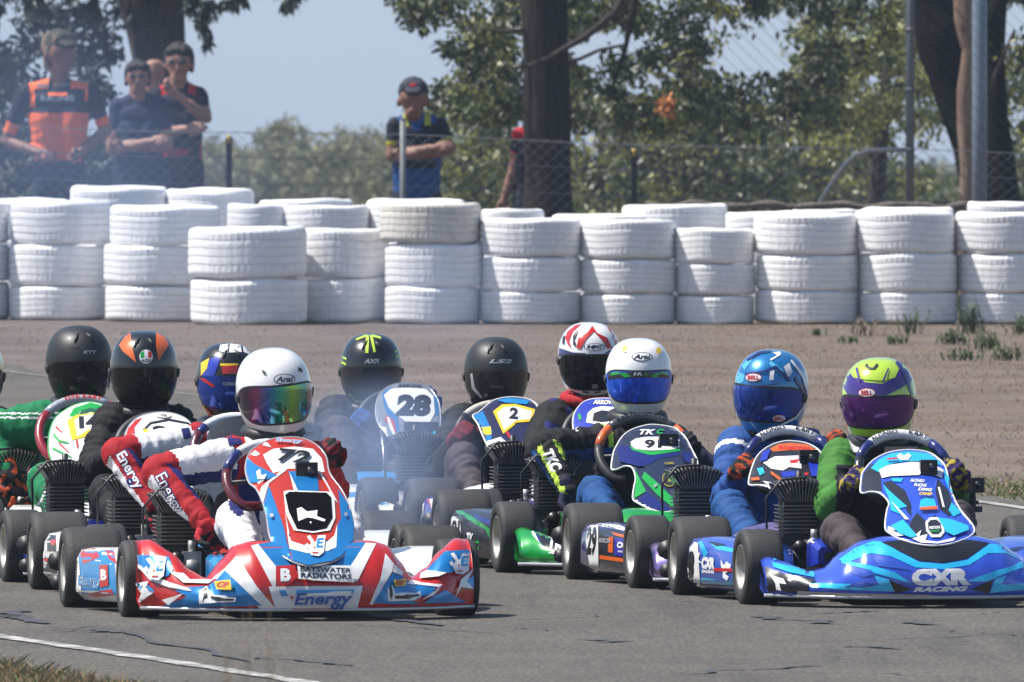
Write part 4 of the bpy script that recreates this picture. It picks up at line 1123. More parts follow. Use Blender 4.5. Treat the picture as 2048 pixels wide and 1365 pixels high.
def helmet(K, person, cx, ytop, wpx, yl, yaw, pitch, msh, mv, roll=0., chin=None, visor=(-40, 9), scale_h=1., vent=None):
    sz = (wpx * (K.d + yl) / F) / .246
    top = K.lp(cx, ytop, yl); cc = top - Vector((0, 0, .132 * sz * scale_h))
    Mr = Matrix.Rotation(R(yaw) - K.yaw, 3, 'Z') @ Matrix.Rotation(R(pitch), 3, 'X') @ Matrix.Rotation(R(roll), 3, 'Y')
    def S(az, ph, k=1.):
        if ph >= 0: r = math.cos(ph) ** .72; z = .132 * math.sin(ph)
        else:
            u = -ph / R(62); r = math.cos(ph) ** .30 * (1 - .27 * u ** 1.7); z = -.152 * math.sin(-ph) / math.sin(R(62))
        fr_ = max(0, math.cos(az)); ydep = .150 * (1 + (.05 * fr_ if ph < 0 else 0) * min(1, -ph / R(25)))
        back = 1.0 if math.cos(az) > 0 else .93
        x = .123 * r * math.sin(az) * (1 - .10 * fr_ ** 2 * 0); y = -ydep * r * math.cos(az) * back
        return cc + Mr @ (Vector((x, y, z * scale_h)) * (sz * k))
    vs = []; fs = []; NA, NP = 56, 30
    for i in range(NP + 1):
        ph = R(-62 + 152 * i / NP) if i < NP else R(89.5)
        for j in range(NA): vs.append(S(2*math.pi*j/NA, ph))
    for i in range(NP):
        for j in range(NA): fs.append((i*NA+j, i*NA+(j+1) % NA, (i+1)*NA+(j+1) % NA, (i+1)*NA+j))
    fs.append(tuple(range(NP*NA, NP*NA+NA))); fs.append(tuple(range(NA))[::-1])
    h = MB().add(vs, fs).build('helmet', msh, person)
    def patch(name, az0, az1, lo, hi, k, m_, parent, n=(34, 12), rnd_=.8):
        vs = []; fs = []; a, b = n
        for i in range(a + 1):
            t = -1 + 2 * i / a; az = R(az0 + (az1 - az0) * (t + 1) / 2); e = (1 - abs(t) ** 5 * rnd_); mid = (lo + hi) / 2 + 2
            for j in range(b + 1):
                s_ = j / b; ph = mid + ((lo + (hi - lo) * s_) - mid) * e + (4 * (1 - t*t) - 3) * .6 * (1 if s_ < .5 else -.4)
                vs.append(S(az, R(ph), k))
        for i in range(a):
            for j in range(b): o = i*(b+1)+j; fs.append((o, o+b+1, o+b+2, o+1))
        return MB().add(vs, fs).build(name, m_, parent)
    patch('visor_seal', -84, 84, visor[0] - 4, visor[1] + 3, 1.010, BLKP, h)
    patch('visor', -80, 80, visor[0], visor[1], 1.030, mv, h)
    for s_ in (-1, 1):
        p0 = S(R(s_ * 82), R(-6), 1.0); p1 = S(R(s_ * 82), R(-6), 1.055); MB().tube([p0, p1], .017 * sz, 12).build('visor_pivot', BLKP, h)
        p0 = S(R(s_ * 24), R(-50), 1.006); p1 = S(R(s_ * 8), R(-51), 1.008); MB().tube([p0, p0.lerp(p1, .5), p1], .0035 * sz, 6).build('chin_vent', BLKP, h)
    for s_ in ((-1, 1) if vent else ()):                       # crown vents and the side seam
        q0, q1, q2 = S(R(s_ * 20), R(40), 1.006), S(R(s_ * 17), R(52), 1.010), S(R(s_ * 11), R(62), 1.004)
        MB().tube([q0, q1, q2], [.004 * sz, .0075 * sz, .002 * sz], 6).build('crown_vent', BLKP, h)
        MB().tube([S(R(s_ * a_), R(-47 + .10 * (a_ - 20)), 1.0015) for a_ in range(20, 150, 10)], .0011 * sz, 4).build('shell_seam', BLKP, h)
    # neck roll under the chin, and the neck itself
    nb = S(0, R(-58), .55); mb = MB(); c0 = cc + Mr @ Vector((0, .01, -.150 * sz))
    return h, S, cc, sz
# ================================================================== DRIVERS
def suit(name, hexs, k=.62, **kw): return mat(name, c(hexs, k), .8, var=.12, vscale=6, bump=.35, bscale=26, spec=.3, **kw)
S_RED = suit('red_suit', 'c8202c', .55); S_WHT = suit('white_suit', 'f0f0f2', .78); S_NVY = suit('navy_suit', '232c78'); S_BLK = suit('black_suit', '17181c', .8); S_CHA = suit('charcoal_suit', '2c2b33', .8)
S_GRN = suit('green_suit', '0f8a55', .6); S_LIM = suit('bright_green_suit', '4f9a3a', .5); S_BLU = suit('royal_blue_suit', '2c5fae', .55); S_YEL = suit('lime_suit', 'cdf050', .7); S_DNV = suit('dark_navy_suit', '161a3a', .8)
S_BBL = suit('bright_blue_suit', '1f62ac', .5); S_BRN = suit('dusty_trousers', '4a4044', .75); S_DRD = suit('dark_red_knit', '7a1626', .7); S_ORG = suit('orange_glove', 'd0501c', .6); S_PUR = suit('purple_glove', '34225e', .8); S_SKB = suit('sky_blue_trousers', '2a78c8', .6)
S_OLI = suit('yellow_glove_patch', 'b8a82c', .7)
def shellm(n, hexs, k=.6, rough=.2, **kw): return mat(n, c(hexs, k), rough, coat=kw.pop('coat', 1.), var=.03, **kw)
H_WHT = shellm('white_helmet', 'f6f6f6', .82); H_BLK = shellm('matt_black_helmet', '1b1c1e', .9, .5, coat=.1); H_GBK = shellm('gloss_black_helmet', '121316', .9, .3, coat=.6); H_BLU = mat('metallic_blue_helmet', c('1f93dc', .6), .28, metal=.35, coat=1.); H_LIM = shellm('lime_helmet', 'c4ea45', .68)
V_SMK = mat('smoke_visor', (.004, .004, .005), .1, spec=.3); V_BLU = mat('blue_mirror_visor', (.01, .05, .62), .14, metal=.5, coat=.3, col2=(.02, .16, .9), var=.1, vscale=7); V_DBL = mat('deep_blue_visor', (.008, .025, .16), .14, metal=.5, coat=.2, col2=(.01, .06, .4), var=.1, vscale=7)
V_PUR = mat('purple_mirror_visor', (.03, .005, .06), .14, metal=.5, coat=.2, col2=(.12, .02, .2), var=.1, vscale=9); V_CLR = mat('tinted_clear_visor', (.018, .016, .018), .1, spec=.4)
def iridium():
    m, n, b = node_mat('rainbow_mirror_visor'); tc = n.nodes.new('ShaderNodeTexCoord'); sp = n.nodes.new('ShaderNodeSeparateXYZ'); n.links.new(tc.outputs['Generated'], sp.inputs[0])
    cc = ramp(n, sp.outputs[0], [(.08, (.02, .004, .03)), (.2, (.18, .02, .12)), (.34, (.02, .10, .42)), (.5, (.02, .40, .28)), (.68, (.22, .42, .04)), (.84, (.01, .22, .20)), (.97, (.20, .02, .10))])
    n.links.new(cc, b.inputs['Base Color']); b.inputs['Metallic'].default_value = .7; b.inputs['Roughness'].default_value = .14; b.inputs['Coat Weight'].default_value = 1; return m
V_RBW = iridium()

def brow(K, D, h_=3.):
    pass
def driver(K, label, cx, ytop, wpx, mats_, pick, RS, RE, RW, LS=None, LE=None, LW=None, yl=.62, yaw=0, pitch=6, msh=None, mv=None, roll=0., knee=(.19, .20, .30), kneeL=None, collar=BLKP, uar=.062, far=.05, visor=(-40, 9), vox=.0085, wr=.005):
    top = K.lp(cx, ytop, yl); hx = top.x; zt = top.z
    hip = Vector((0, .68, .15)); chest = Vector((hx * .6, .66, zt - .43)); nk = Vector((hx * .92, .635, zt - .285))
    sR = K.lp(*RS); eR = K.lp(*RE); wR = K.lp(*RW)
    sL = K.lp(*LS) if LS else Vector((hx * .9 + (hx * .9 - sR.x), .62, sR.z)); eL = K.lp(*LE) if LE else Vector((.27, .44, .34)); wL = K.lp(*LW) if LW else Vector((.17, .27, .45))
    kR = Vector((-knee[0], knee[1], knee[2])) if len(knee) == 3 and abs(knee[0]) < 1 else K.lp(*knee); kL = kneeL if kneeL else Vector((.18, .2, .28))
    kL = Vector(kL)
    segs = [('torso', hip, chest, .135, .145), ('torso', chest + Vector((0, 0, .0)), chest + Vector((0, 0, .09)), .14, .105), ('ch', sR, sL, .066, .066), ('neck', chest + Vector((0, 0, .08)), nk, .08, .058),
            ('uaR', sR, eR, uar + .008, uar - .004), ('faR', eR, wR, far + .004, .034), ('uaL', sL, eL, .062, .055), ('faL', eL, wL, .05, .034),
            ('thR', Vector((-.09, .62, .14)), kR, .09, .064), ('thL', Vector((.09, .62, .14)), kL, .09, .064), ('shR', kR, Vector((-.15, -.12, .13)), .06, .042), ('shL', kL, Vector((.15, -.12, .13)), .06, .042),
            ('btR', Vector((-.15, -.12, .11)), Vector((-.13, -.25, .17)), .042, .034), ('btL', Vector((.15, -.12, .11)), Vector((.13, -.25, .17)), .042, .034)]
    body = grow('person', segs, [], vox, mats_, pick, None, wr, 2, 19, seed=cx)
    body.location = K.loc; body.rotation_euler = (0, 0, K.yaw)
    meta(body, label, 'person', 'kart drivers in full face helmets')
    h, S, cc, sz = helmet(K, body, cx, ytop, wpx, yl, yaw, pitch, msh, mv, roll, visor=visor, vent=msh in (H_BLK, H_GBK))
    mb = MB(); r0 = .085; pts = [nk + Vector((math.cos(a) * r0, math.sin(a) * r0 * 1.1, .012 + .012 * math.sin(a))) for a in [2*math.pi*i/24 for i in range(24)]]
    mb.tube(pts, .022, 8, closed=True); mb.build('neck_collar', collar, body)
    return dict(body=body, h=h, S=S, sR=sR, eR=eR, wR=wR, sL=sL, eL=eL, wL=wL)
def grip(K, D, side, mats_, fn=None, scale=.92, toward=None, bar=None, curl=1.22):
    w_ = D['wR'] if side == 'R' else D['wL']; e_ = D['eR'] if side == 'R' else D['eL']
    tw = Vector(toward) if toward else Vector((0, -.55, .35)) + (w_ - e_).normalized() * .5
    br = Vector(bar) if bar else Vector(((-.45 if side == 'R' else .45), .35, -.8))
    return hand(K, 'glove', D['body'], w_, tw, br, mats_, curl, 1 if side == 'R' else -1, fn, scale)
def gopro(K, px, py, yl, w_, h_, label, dz=.0, lens=True, stand=None, mt=BLKP):
    s = (K.d + yl) / F; hw, hh = w_ / 2 * s, h_ / 2 * s; p = K.lp(px, py, yl); mb = MB()
    mb.box((-hw, -.014, -hh), (hw, .014, hh)); mb.box((-hw*.94, .014, -hh*.9), (hw*.94, .02, hh*.9))
    mb.tube([(0, 0, -hh), (0, .004, -hh - .014), (0, .02, -hh - .03 - dz)], .006, 8); mb.box((-.018, .004, -hh - .038 - dz), (.018, .04, -hh - .026 - dz))
    if stand: mb.tube([(0, .01, -hh), (0, .01, -hh - .03), (-.01, .02, -hh - stand)], [.009, .012, .010], 8); mb.tube([(-.03, .01, -hh - .055), (.03, .01, -hh - .055)], .010, 8); mb.tube([(-.012, 0, -hh - .10), (.0, .01, -hh - .10)], .020, 8)
    o = mb.build('action_camera', mt); o.location = K.R @ p + K.loc; o.rotation_euler = (0, 0, K.yaw)
    mb = MB(); lx = hw * .35; mb.tube([(lx, -.0145, hh*.1), (lx, -.021, hh*.1)], hh * .48, 16); mb.tube([(lx, -.021, hh*.1), (lx, -.0225, hh*.1)], hh * .3, 16, m=1); mb.box((-hw*.8, -.0155, -hh*.5), (-hw*.25, -.0142, hh*.3), 1); mb.build('lens', [BLKM, LENS], o)
    return meta(o, label, 'camera', 'action cameras fixed to the karts')

XA = [0, .19, .245, .285, .33, .385, .43, .495, .537]; TA = [.258, .256, .243, .195, .135, .165, .215, .256, .25]; YA = [-.48, -.475, -.46, -.44, -.41, -.375, -.34, -.27, -.23]
XB = [0, .15, .22, .29, .335, .38, .45, .50, .525]; TB = [.236, .236, .222, .18, .13, .118, .150, .165, .155]; YB = [-.50, -.49, -.475, -.44, -.41, -.37, -.30, -.24, -.22]

GRIPG = mat('silver_grip', (.62, .63, .66), .5)
EBL = paint('text_blue', '1c64c4', .55)
# ---------------------------------------------------------------- KART 1: red, white and blue, number 72
K1 = Kart(240, 57.75, 'red white and sky blue kart with large radiator sponsor text, nearest at left')
add_wheels(K1, 1); frame(K1); engine(K1, K1.lp(355, 1030, .52).x, .52); airbox(K1, BLU, YELK, x=-.20, y=.15, z=.135)
n1 = nose(K1, RED, XA, TA, YA); lip(n1, XA, YA, SIL)
BLUM = mat('sky_blue_foil', c('1a98e8', .62), .3, metal=.35, coat=.8, var=.1, vscale=6); REDM = mat('red_foil', c('e63a1e', .64), .3, metal=.25, coat=.8, var=.1, vscale=6)
[scuff(m_, .3) for m_ in (BLUM, REDM)]
K1.dec(n1, BLUM, [[(215, 818), (310, 800), (880, 790), (965, 808), (845, 982), (720, 975), (500, 972), (345, 968)]], z3)
K1.dec(n1, WHT, [[(178, 826), (225, 815), (347, 966), (348, 1100), (325, 1105)], [(1030, 812), (960, 806), (845, 980), (868, 1080), (905, 1065)]], z3)
K1.dec(n1, WHT, [[(298, 1104), (940, 1099), (902, 1256), (345, 1260)]], z3)
K1.dec(n1, WHT, [[(540, 1142), (600, 1095), (655, 1035), (750, 1180), (840, 1285), (765, 1285), (640, 1170)]], z2)
K1.dec(n1, WHT, [[(1092, 880), (1150, 950), (1140, 1000), (1010, 1225), (985, 1225), (1060, 1050)]], z3)
K1.dec(n1, BLUM, [[(560, 1150), (600, 1105), (772, 1272), (270, 1285), (420, 1230), (360, 1200), (430, 1185), (520, 1180)]], z2)
K1.dec(n1, BLUM, [[(180, 1030), (330, 1040), (350, 1100), (330, 1130), (285, 1150), (235, 1118), (185, 1075)]], z2)
K1.dec(n1, WHT, [[(172, 1168), (235, 1155), (222, 1188), (262, 1208), (232, 1228), (180, 1268), (200, 1215)], [(185, 1075), (250, 1125), (330, 1160), (420, 1190), (440, 1205), (330, 1185), (240, 1150), (185, 1090)], [(340, 1115), (400, 1120), (430, 1150), (540, 1150), (560, 1140), (520, 1170), (400, 1165)], [(300, 1245), (400, 1215), (330, 1270)]], z2)
K1.dec(n1, BLU, [[(178, 1160), (205, 1172), (195, 1200)], [(228, 1170), (268, 1205), (232, 1200)]], z2)
# right wing
K1.dec(n1, BLUM, [[(1010, 1215), (1100, 1075), (1150, 1000), (1200, 1020), (1215, 1070), (1330, 1090), (1460, 1100), (1390, 1160), (1250, 1190), (1330, 1222), (1180, 1222)], [(1375, 1000), (1500, 870), (1680, 855), (1660, 900), (1600, 975), (1530, 1015), (1440, 1018)], [(1340, 1215), (1500, 1130), (1640, 1212)], [(1600, 1090), (1690, 1030), (1690, 1110)]], z3)
K1.dec(n1, WHT, [[(1340, 1020), (1380, 1000), (1510, 1015), (1460, 1040), (1330, 1055)], [(1235, 1090), (1260, 1062), (1340, 1085), (1480, 1095), (1455, 1112), (1330, 1100)], [(1600, 1060), (1690, 985), (1640, 1070), (1690, 1120), (1600, 1110), (1560, 1180), (1590, 1100)], [(1340, 1195), (1470, 1105), (1420, 1165)], [(1150, 960), (1205, 1010), (1200, 1035), (1140, 1010)]], z3)
def bunny(K, part, cx, cy, k, cv):
    f = lambda q: (cx + q[0] * k, cy + q[1] * k)
    K.dec(part, WHT, [[f(q) for q in pl] for pl in ([(-50, -55), (-30, -62), (-5, -20), (-20, -10)], [(5, -25), (15, -60), (60, -62), (55, -10), (50, 40), (20, 62), (-25, 55), (-40, 20), (-25, -15)], [(-60, -5), (-45, -15), (-30, 10), (-50, 15)])], cv)
    K.dec(part, BLU, [[f(q) for q in pl] for pl in ([(12, -42), (52, -46), (50, -34), (24, -31), (23, -22), (45, -24), (43, -13), (21, -11), (20, 2), (46, -1), (44, 12), (6, 14)],)], cv)
    K.dec(part, RED, [[f(q) for q in pl] for pl in ([(-14, 8), (2, 8), (-6, 20)], [(-20, 40), (20, 38), (16, 46), (-16, 48)])], cv)
bunny(K1, n1, 268, 1100, .85, z2); bunny(K1, n1, 1590, 955, 1.15, z3)
K1.dec(n1, RED, [[(345, 975), (478, 968), (482, 1050), (440, 1092), (352, 1100)]], z3)
K1.txt(n1, 'B', 412, 1030, 70, 84, WHT, z3, 0, .05, sc=3.411)
K1.dec(n1, WHT, [[(492, 972), (870, 972), (872, 1078), (500, 1060)]], z3)
K1.txt(n1, 'BAYSWATER', 685, 998, 345, 34, DRK, z3, 2, .02, sc=3.411); K1.txt(n1, 'RADIATORS', 688, 1040, 345, 36, DRK, z3, 2, .03, sc=3.411)
K1.dec(n1, BLU, [[(365, 1132), (412, 1130), (430, 1165), (385, 1168)], [(490, 1130), (880, 1128), (872, 1150), (480, 1152)]], z3)
K1.dec(n1, WHT, [[(500, 1150), (860, 1138), (850, 1160), (520, 1165)]], z3)
K1.txt(n1, 'Energy', 668, 1196, 400, 105, EBL, z3, -1, .03, .25, sc=3.411); K1.dec(n1, RED, [[(440, 1168), (468, 1168), (455, 1195)]], z3)
K1.txt(n1, 'PERFORMANCE', 590, 1243, 260, 10, RED, z3, 0, .02, sc=3.411)
for cv_, x_, y_, sc_ in ((z2, 600, 1180, 2.394), (z3, 1180, 1085, 3.411)):
    K1.dec(n1, YELK, [[(x_-40, y_-15), (x_+35, y_-25), (x_+38, y_+20), (x_-30, y_+22)]], cv_); K1.txt(n1, 'GP', x_, y_, 55, 28, RED, cv_, 0, .05, .3, sc=sc_)
K1.dec(n1, WHT, [[(480, 1215), (510, 1195), (535, 1225), (660, 1232), (655, 1252), (520, 1255), (485, 1262)]], z2); K1.dec(n1, BLK, [[(492, 1210), (512, 1200), (520, 1240), (500, 1255), (505, 1230)], [(535, 1234), (650, 1238), (648, 1247), (535, 1246)]], z2)
K1.dec(n1, WHT, [[(1095, 1120), (1130, 1100), (1150, 1150), (1325, 1155), (1320, 1190), (1150, 1200), (1100, 1200)]], z3); K1.dec(n1, BLK, [[(1105, 1115), (1125, 1105), (1135, 1150), (1120, 1195), (1112, 1150)], [(1150, 1162), (1310, 1166), (1310, 1182), (1150, 1182)]], z3)
pd = pod(K1, -1, WHT); pod(K1, 1, WHT)
K1.dec(pd, BLU, [[(330, 1060), (480, 1050), (490, 1240), (340, 1235)]], z1); K1.dec(pd, RED, [[(330, 1040), (400, 1045), (420, 1080), (350, 1110)], [(440, 1050), (480, 1060), (490, 1110), (460, 1090)], [(360, 1235), (470, 1215), (480, 1240), (400, 1250)]], z1)
K1.dec(pd, WHT, [[(270, 1040), (330, 1045), (345, 1250), (285, 1250)]], z1); K1.txt(pd, '11', 305, 1150, 40, 150, BLK, z1, 3, .06, sc=2.1)
K1.txt(pd, 'Energy', 380, 1185, 95, 55, WHT, z1, 2, .07, sc=2.1); K1.txt(pd, 'Energy', 380, 1185, 95, 55, BLU, z1, 2, .03, sc=2.1); K1.dec(pd, RED, [[(420, 1115), (455, 1112), (458, 1200), (422, 1208)]], z1); K1.txt(pd, 'B', 438, 1155, 24, 46, WHT, z1, 0, .06, sc=2.1)
p1 = panel(K1, [(162, 205), (215, 150), (300, 105), (400, 88), (520, 92), (620, 135), (690, 215), (715, 330), (800, 450), (850, 560), (878, 690), (868, 820), (800, 900), (700, 948), (570, 964), (450, 930), (360, 860), (305, 760), (288, 640), (262, 540), (215, 440), (165, 395), (140, 300)], .57, .11, .19, -.485, REDM, 1.6, 0., edge=WHT) if False else None
def zz(pts, cv): return [cv(q) for q in pts]
p1 = panel(K1, zz([(162, 205), (215, 150), (300, 105), (400, 88), (520, 92), (620, 135), (690, 215), (715, 330), (800, 450), (850, 560), (878, 690), (868, 820), (800, 900), (700, 948), (570, 964), (450, 930), (360, 860), (305, 760), (288, 640), (262, 540), (215, 440), (165, 395), (140, 300)], z3), .57, .11, .19, -.485, REDM, 1.5, 0., edge=GRY)
K1.dec(p1, WHT, [[(260, 205), (330, 165), (480, 150), (600, 165), (660, 230), (680, 320), (640, 330), (560, 300), (430, 300), (330, 330), (285, 260)], [(170, 205), (205, 175), (240, 200), (215, 215)], [(235, 135), (280, 110), (315, 155)], [(250, 420), (330, 360), (400, 300), (420, 310), (300, 400), (260, 530), (235, 470)]], z3, step=6)
K1.dec(p1, BLUM, [[(150, 220), (200, 270), (360, 350), (230, 395), (170, 400), (145, 320)], [(430, 320), (625, 320), (640, 455), (480, 460)], [(300, 420), (365, 600), (400, 700), (440, 880), (460, 930), (380, 880), (315, 790), (290, 650), (265, 540)], [(770, 440), (850, 560), (878, 690), (868, 820), (790, 900), (720, 935), (750, 800), (760, 700), (790, 640), (780, 540)], [(445, 850), (550, 880), (720, 865), (755, 840), (735, 930), (570, 962), (460, 930)]], z3, step=6)
K1.dec(p1, WHT, [[(400, 460), (430, 452), (720, 462), (745, 500), (752, 640), (715, 725), (600, 742), (470, 725), (415, 610)], [(425, 735), (455, 800), (550, 830), (700, 800), (745, 760), (765, 680), (758, 840), (700, 865), (560, 880), (440, 850)], [(410, 600), (440, 750), (430, 760)], [(640, 330), (660, 340), (770, 540), (750, 520)], [(440, 330), (470, 460), (500, 462)]], z3, step=6)
K1.dec(p1, WHT, [[(590, 470), (620, 465), (700, 560), (690, 590)]], z3)
K1.dec(p1, HOLE_SHADE, [[(410, 485), (440, 463), (690, 470), (722, 500), (732, 640), (690, 712), (600, 730), (490, 715), (435, 600)]], z3, step=6)
K1.dec(p1, WHT, [[(490, 580), (520, 570), (560, 600), (630, 590), (625, 630), (685, 655), (675, 668), (600, 645), (560, 640), (500, 665)], [(575, 670), (590, 668), (585, 685)]], z3)
K1.txt(p1, '72', 470, 222, 220, 92, BLK, z3, 6, .03, .12, sc=3.411); K1.txt(p1, 'Energy', 440, 118, 190, 34, WHT, z3, 3, .05, .2, sc=3.411); K1.txt(p1, 'Energy', 440, 118, 184, 30, BLU, z3, 3, .0, .2, sc=3.411)
K1.dec(p1, WHT, [[(215, 330), (240, 310), (250, 355), (285, 345), (270, 380), (225, 380)]], z3); bunny(K1, p1, 615, 835, 1.15, z3); K1.txt(p1, 'BELL', 245, 400, 45, 14, WHT, z3, -35, .04, sc=3.411)
for q in ((320, 630), (820, 622)): K1.dec(p1, SIL, [[(q[0]-10, q[1]-10), (q[0]+10, q[1]-10), (q[0]+10, q[1]+10), (q[0]-10, q[1]+10)]], z3, sm=True)
steering(K1, 545, 960, [(-150, -62, MAR), (-62, -28, NVY), (-28, 40, GRIPG), (40, 62, NVY), (62, 150, MAR)], roll=-14)
def pk1(nm, t, p):
    px, py = K1.px(p)
    if nm == 'uaR': return 0 if t > .82 else (1 if py < 938 - (470 - px) * -.12 and t > .12 else (2 if t > .1 else 0))
    if nm == 'faR': return 1 if (t < .8 and -(px - 318) * .75 + (py - 945) * .66 > 15) else (2 if -(px - 318) * .75 + (py - 945) * .66 < -22 and t < .7 else 0)
    if nm in ('torso', 'ch', 'neck'): return 2 if 478 < px < 520 and py > 940 else (0 if px < 485 and py < 1000 else 1)
    if nm in ('uaL', 'faL'): return 0
    if nm in ('thR', 'shR'): return 2 if abs(noise.noise(Vector((p.x * 6, p.y * 3, 2)))) > .33 else 1
    return 1 if nm in ('thL', 'shL') else 3
D1 = driver(K1, 'driver in plain white helmet and red white suit reaching an arm down beside the engine', 547, 697, 151, [S_RED, S_WHT, S_NVY, S_BLK], pk1, (472, 915, .60), (318, 945, .50), (412, 1052, .33),
            LS=(620, 905, .62), LE=(668, 985, .42), LW=(655, 925, .27), yaw=11, pitch=7, msh=H_WHT, mv=V_RBW, knee=(.175, .22, .31), uar=.064, far=.054, roll=-5, visor=(-32, 12))
b1 = D1['body']; K1.txt(b1, 'Energy', 337, 988, 88, 36, S_NVY, rot=62, bold=.05, sc=1., name='sponsor_text'); K1.txt(b1, 'Energy', 337, 988, 84, 30, S_WHT, rot=62, bold=.0, name='sponsor_text'); K1.txt(b1, 'FITNESS SERVICES', 312, 1010, 66, 8, S_WHT, rot=62, bold=.02, name='sponsor_text')
K1.dec(b1, S_NVY, [[(452, 868), (478, 866), (484, 888), (458, 892)]], name='patch')
grip(K1, D1, 'R', [S_RED, S_BLK], toward=(.35, -.25, -.85), bar=(.9, .2, .3), curl=.55, fn=lambda p: 1 if p.y > .03 and noise.noise(Vector((p.x*40, p.y*40, 1))) > -.1 else 0, scale=1.0); grip(K1, D1, 'L', [S_DRD, S_BLK])
h1 = D1['h']
def badge(K, h, cx, cy, w_, h_, s_, m1=WHT, m2=BLK, tw=.8, shear=.3, ring=True, bold=.03):
    if ring: K.dec(h, m2, [[(cx + w_*.5*math.cos(t), cy + h_*.5*math.sin(t)) for t in [i*math.pi/8 for i in range(16)]]], step=6, name='badge'); K.dec(h, m1, [[(cx + w_*.46*math.cos(t), cy + h_*.43*math.sin(t)) for t in [i*math.pi/8 for i in range(16)]]], step=6, name='badge')
    K.txt(h, s_, cx, cy, w_*tw, h_*.52, m2, shear=shear, bold=bold)
badge(K1, h1, 569, 759, 44, 22, 'Arai'); K1.txt(h1, 'RACING', 567, 873, 50, 7, BLK, bold=.01)
for a in ((528, 745), (600, 740)): K1.dec(h1, BLKP, [[(a[0]-5, a[1]-6), (a[0]+3, a[1]-1), (a[0]+5, a[1]+5), (a[0]-2, a[1]+3)]], name='vent')
gopro(K1, 613, 945, -.06, 44, 40, 'black action camera below the number 72 on the red panel')

# ---------------------------------------------------------------- KART 2: blue kart, nearest at right
K2 = Kart(1478, 58.95, 'deep blue and cyan kart with big three letter sponsor text, nearest at right')
add_wheels(K2, 4); frame(K2); engine(K2, K2.lp(1598, 1000, .55).x, .55); a2 = airbox(K2, DBL, BLK, x=-.235, y=.20)
K2.txt(a2, 'CXR', 1605, 1080, 50, 14, WHT, bold=.05)
DBM = mat('deep_blue_gloss', c('3a62e6', .74), .22, metal=.2, coat=1., var=.1, vscale=5); CYM = mat('cyan_gloss', c('2cc4f8', .86), .22, metal=.15, coat=1., var=.06, vscale=5); LBL = mat('mid_blue_gloss', c('3a66e0', .6), .25, coat=1., var=.1, vscale=5)
[scuff(m_, .25) for m_ in (DBM, CYM)]
n2 = nose(K2, DBM, XB, TB, YB, .045); lip(n2, XB, YB, GRY)
K2.dec(n2, CYM, [[(440, 1042), (520, 985), (610, 950), (655, 952), (745, 1005), (840, 1053), (960, 1063), (1080, 1043), (1190, 963), (1290, 970), (1360, 1030), (1360, 1050), (1270, 1010), (1180, 1010), (1090, 1068), (960, 1090), (820, 1080), (700, 1025), (600, 1010), (500, 1050)]], z8)
K2.dec(n2, BLK, [[(650, 955), (740, 945), (1100, 945), (1190, 960), (1075, 1038), (960, 1058), (840, 1048), (742, 1000)]], z8)
K2.dec(n2, LBL, [[(480, 1060), (610, 1085), (640, 1110), (560, 1130), (480, 1100)], [(600, 1020), (700, 1040), (800, 1095), (640, 1075)]], z8)
K2.dec(n2, CYM, [[(450, 1042), (600, 1072), (720, 1105), (800, 1160), (740, 1142), (620, 1110), (600, 1095), (460, 1062)], [(618, 1120), (690, 1142), (720, 1200), (460, 1190), (300, 1178), (295, 1160), (460, 1162), (640, 1168)], [(1075, 1150), (1180, 1110), (1300, 1075), (1350, 1050), (1360, 1080), (1270, 1110), (1180, 1150)], [(1190, 1205), (1215, 1140), (1270, 1120), (1250, 1165), (1360, 1160), (1360, 1190)], [(108, 1055), (320, 1105), (322, 1132), (200, 1108), (118, 1080)], [(110, 1022), (170, 1012), (180, 1030), (120, 1050)]], z8)
K2.dec(n2, BLK, [[(690, 1143), (802, 1188), (722, 1208)], [(1208, 1138), (1100, 1188), (1182, 1208)], [(265, 1130), (330, 1145), (300, 1160), (285, 1200), (130, 1110)], [(75, 1078), (160, 1110), (290, 1178), (260, 1200), (95, 1205)]], z8)
K2.dec(n2, LBL, [[(470, 1175), (560, 1150), (620, 1170), (560, 1180)], [(90, 1200), (150, 1195), (250, 1212), (150, 1222)], [(860, 1095), (880, 1100), (860, 1130)]], z8)
K2.dec(n2, WHT, [[(100, 1120), (170, 1140), (185, 1165), (150, 1160), (160, 1195), (135, 1190), (130, 1160)]], z8)
K2.dec(n2, SIL, [[(240, 1195), (500, 1205), (900, 1212), (900, 1220), (500, 1218), (240, 1212)]], z8)
K2.txt(n2, 'CXR', 948, 1130, 292, 80, WHT, z8, -1, .075, sc=2.482); K2.txt(n2, 'RACING', 945, 1187, 272, 24, WHT, z8, -1, .06, .35, sc=2.482); K2.txt(n2, 'ALONSO  KART', 245, 1040, 165, 16, GRY, z8, 10, .03, .2, sc=2.482)
pd = pod(K2, -1, LBL); pod(K2, 1, LBL)
K2.dec(pd, CYM, [[(300, 1010), (435, 1040), (435, 1060), (330, 1040)], [(250, 1180), (435, 1200), (435, 1220), (250, 1205)], [(240, 1000), (260, 1000), (290, 1060), (270, 1080)]], z7); K2.dec(pd, BLK, [[(240, 1215), (435, 1222), (430, 1245), (245, 1240)], [(290, 1000), (380, 1015), (330, 1025)]], z7)
K2.dec(pd, WNUM, [[(172, 985), (240, 1010), (252, 1240), (200, 1235)]], z7); K2.txt(pd, '8', 205, 1125, 36, 155, BLK, z7, 3, .09, sc=2.481)
K2.txt(pd, 'CXR', 292, 1108, 66, 60, WHT, z7, 4, .08, sc=2.481); K2.txt(pd, 'RACING', 292, 1150, 60, 16, WHT, z7, 4, .05, sc=2.481)
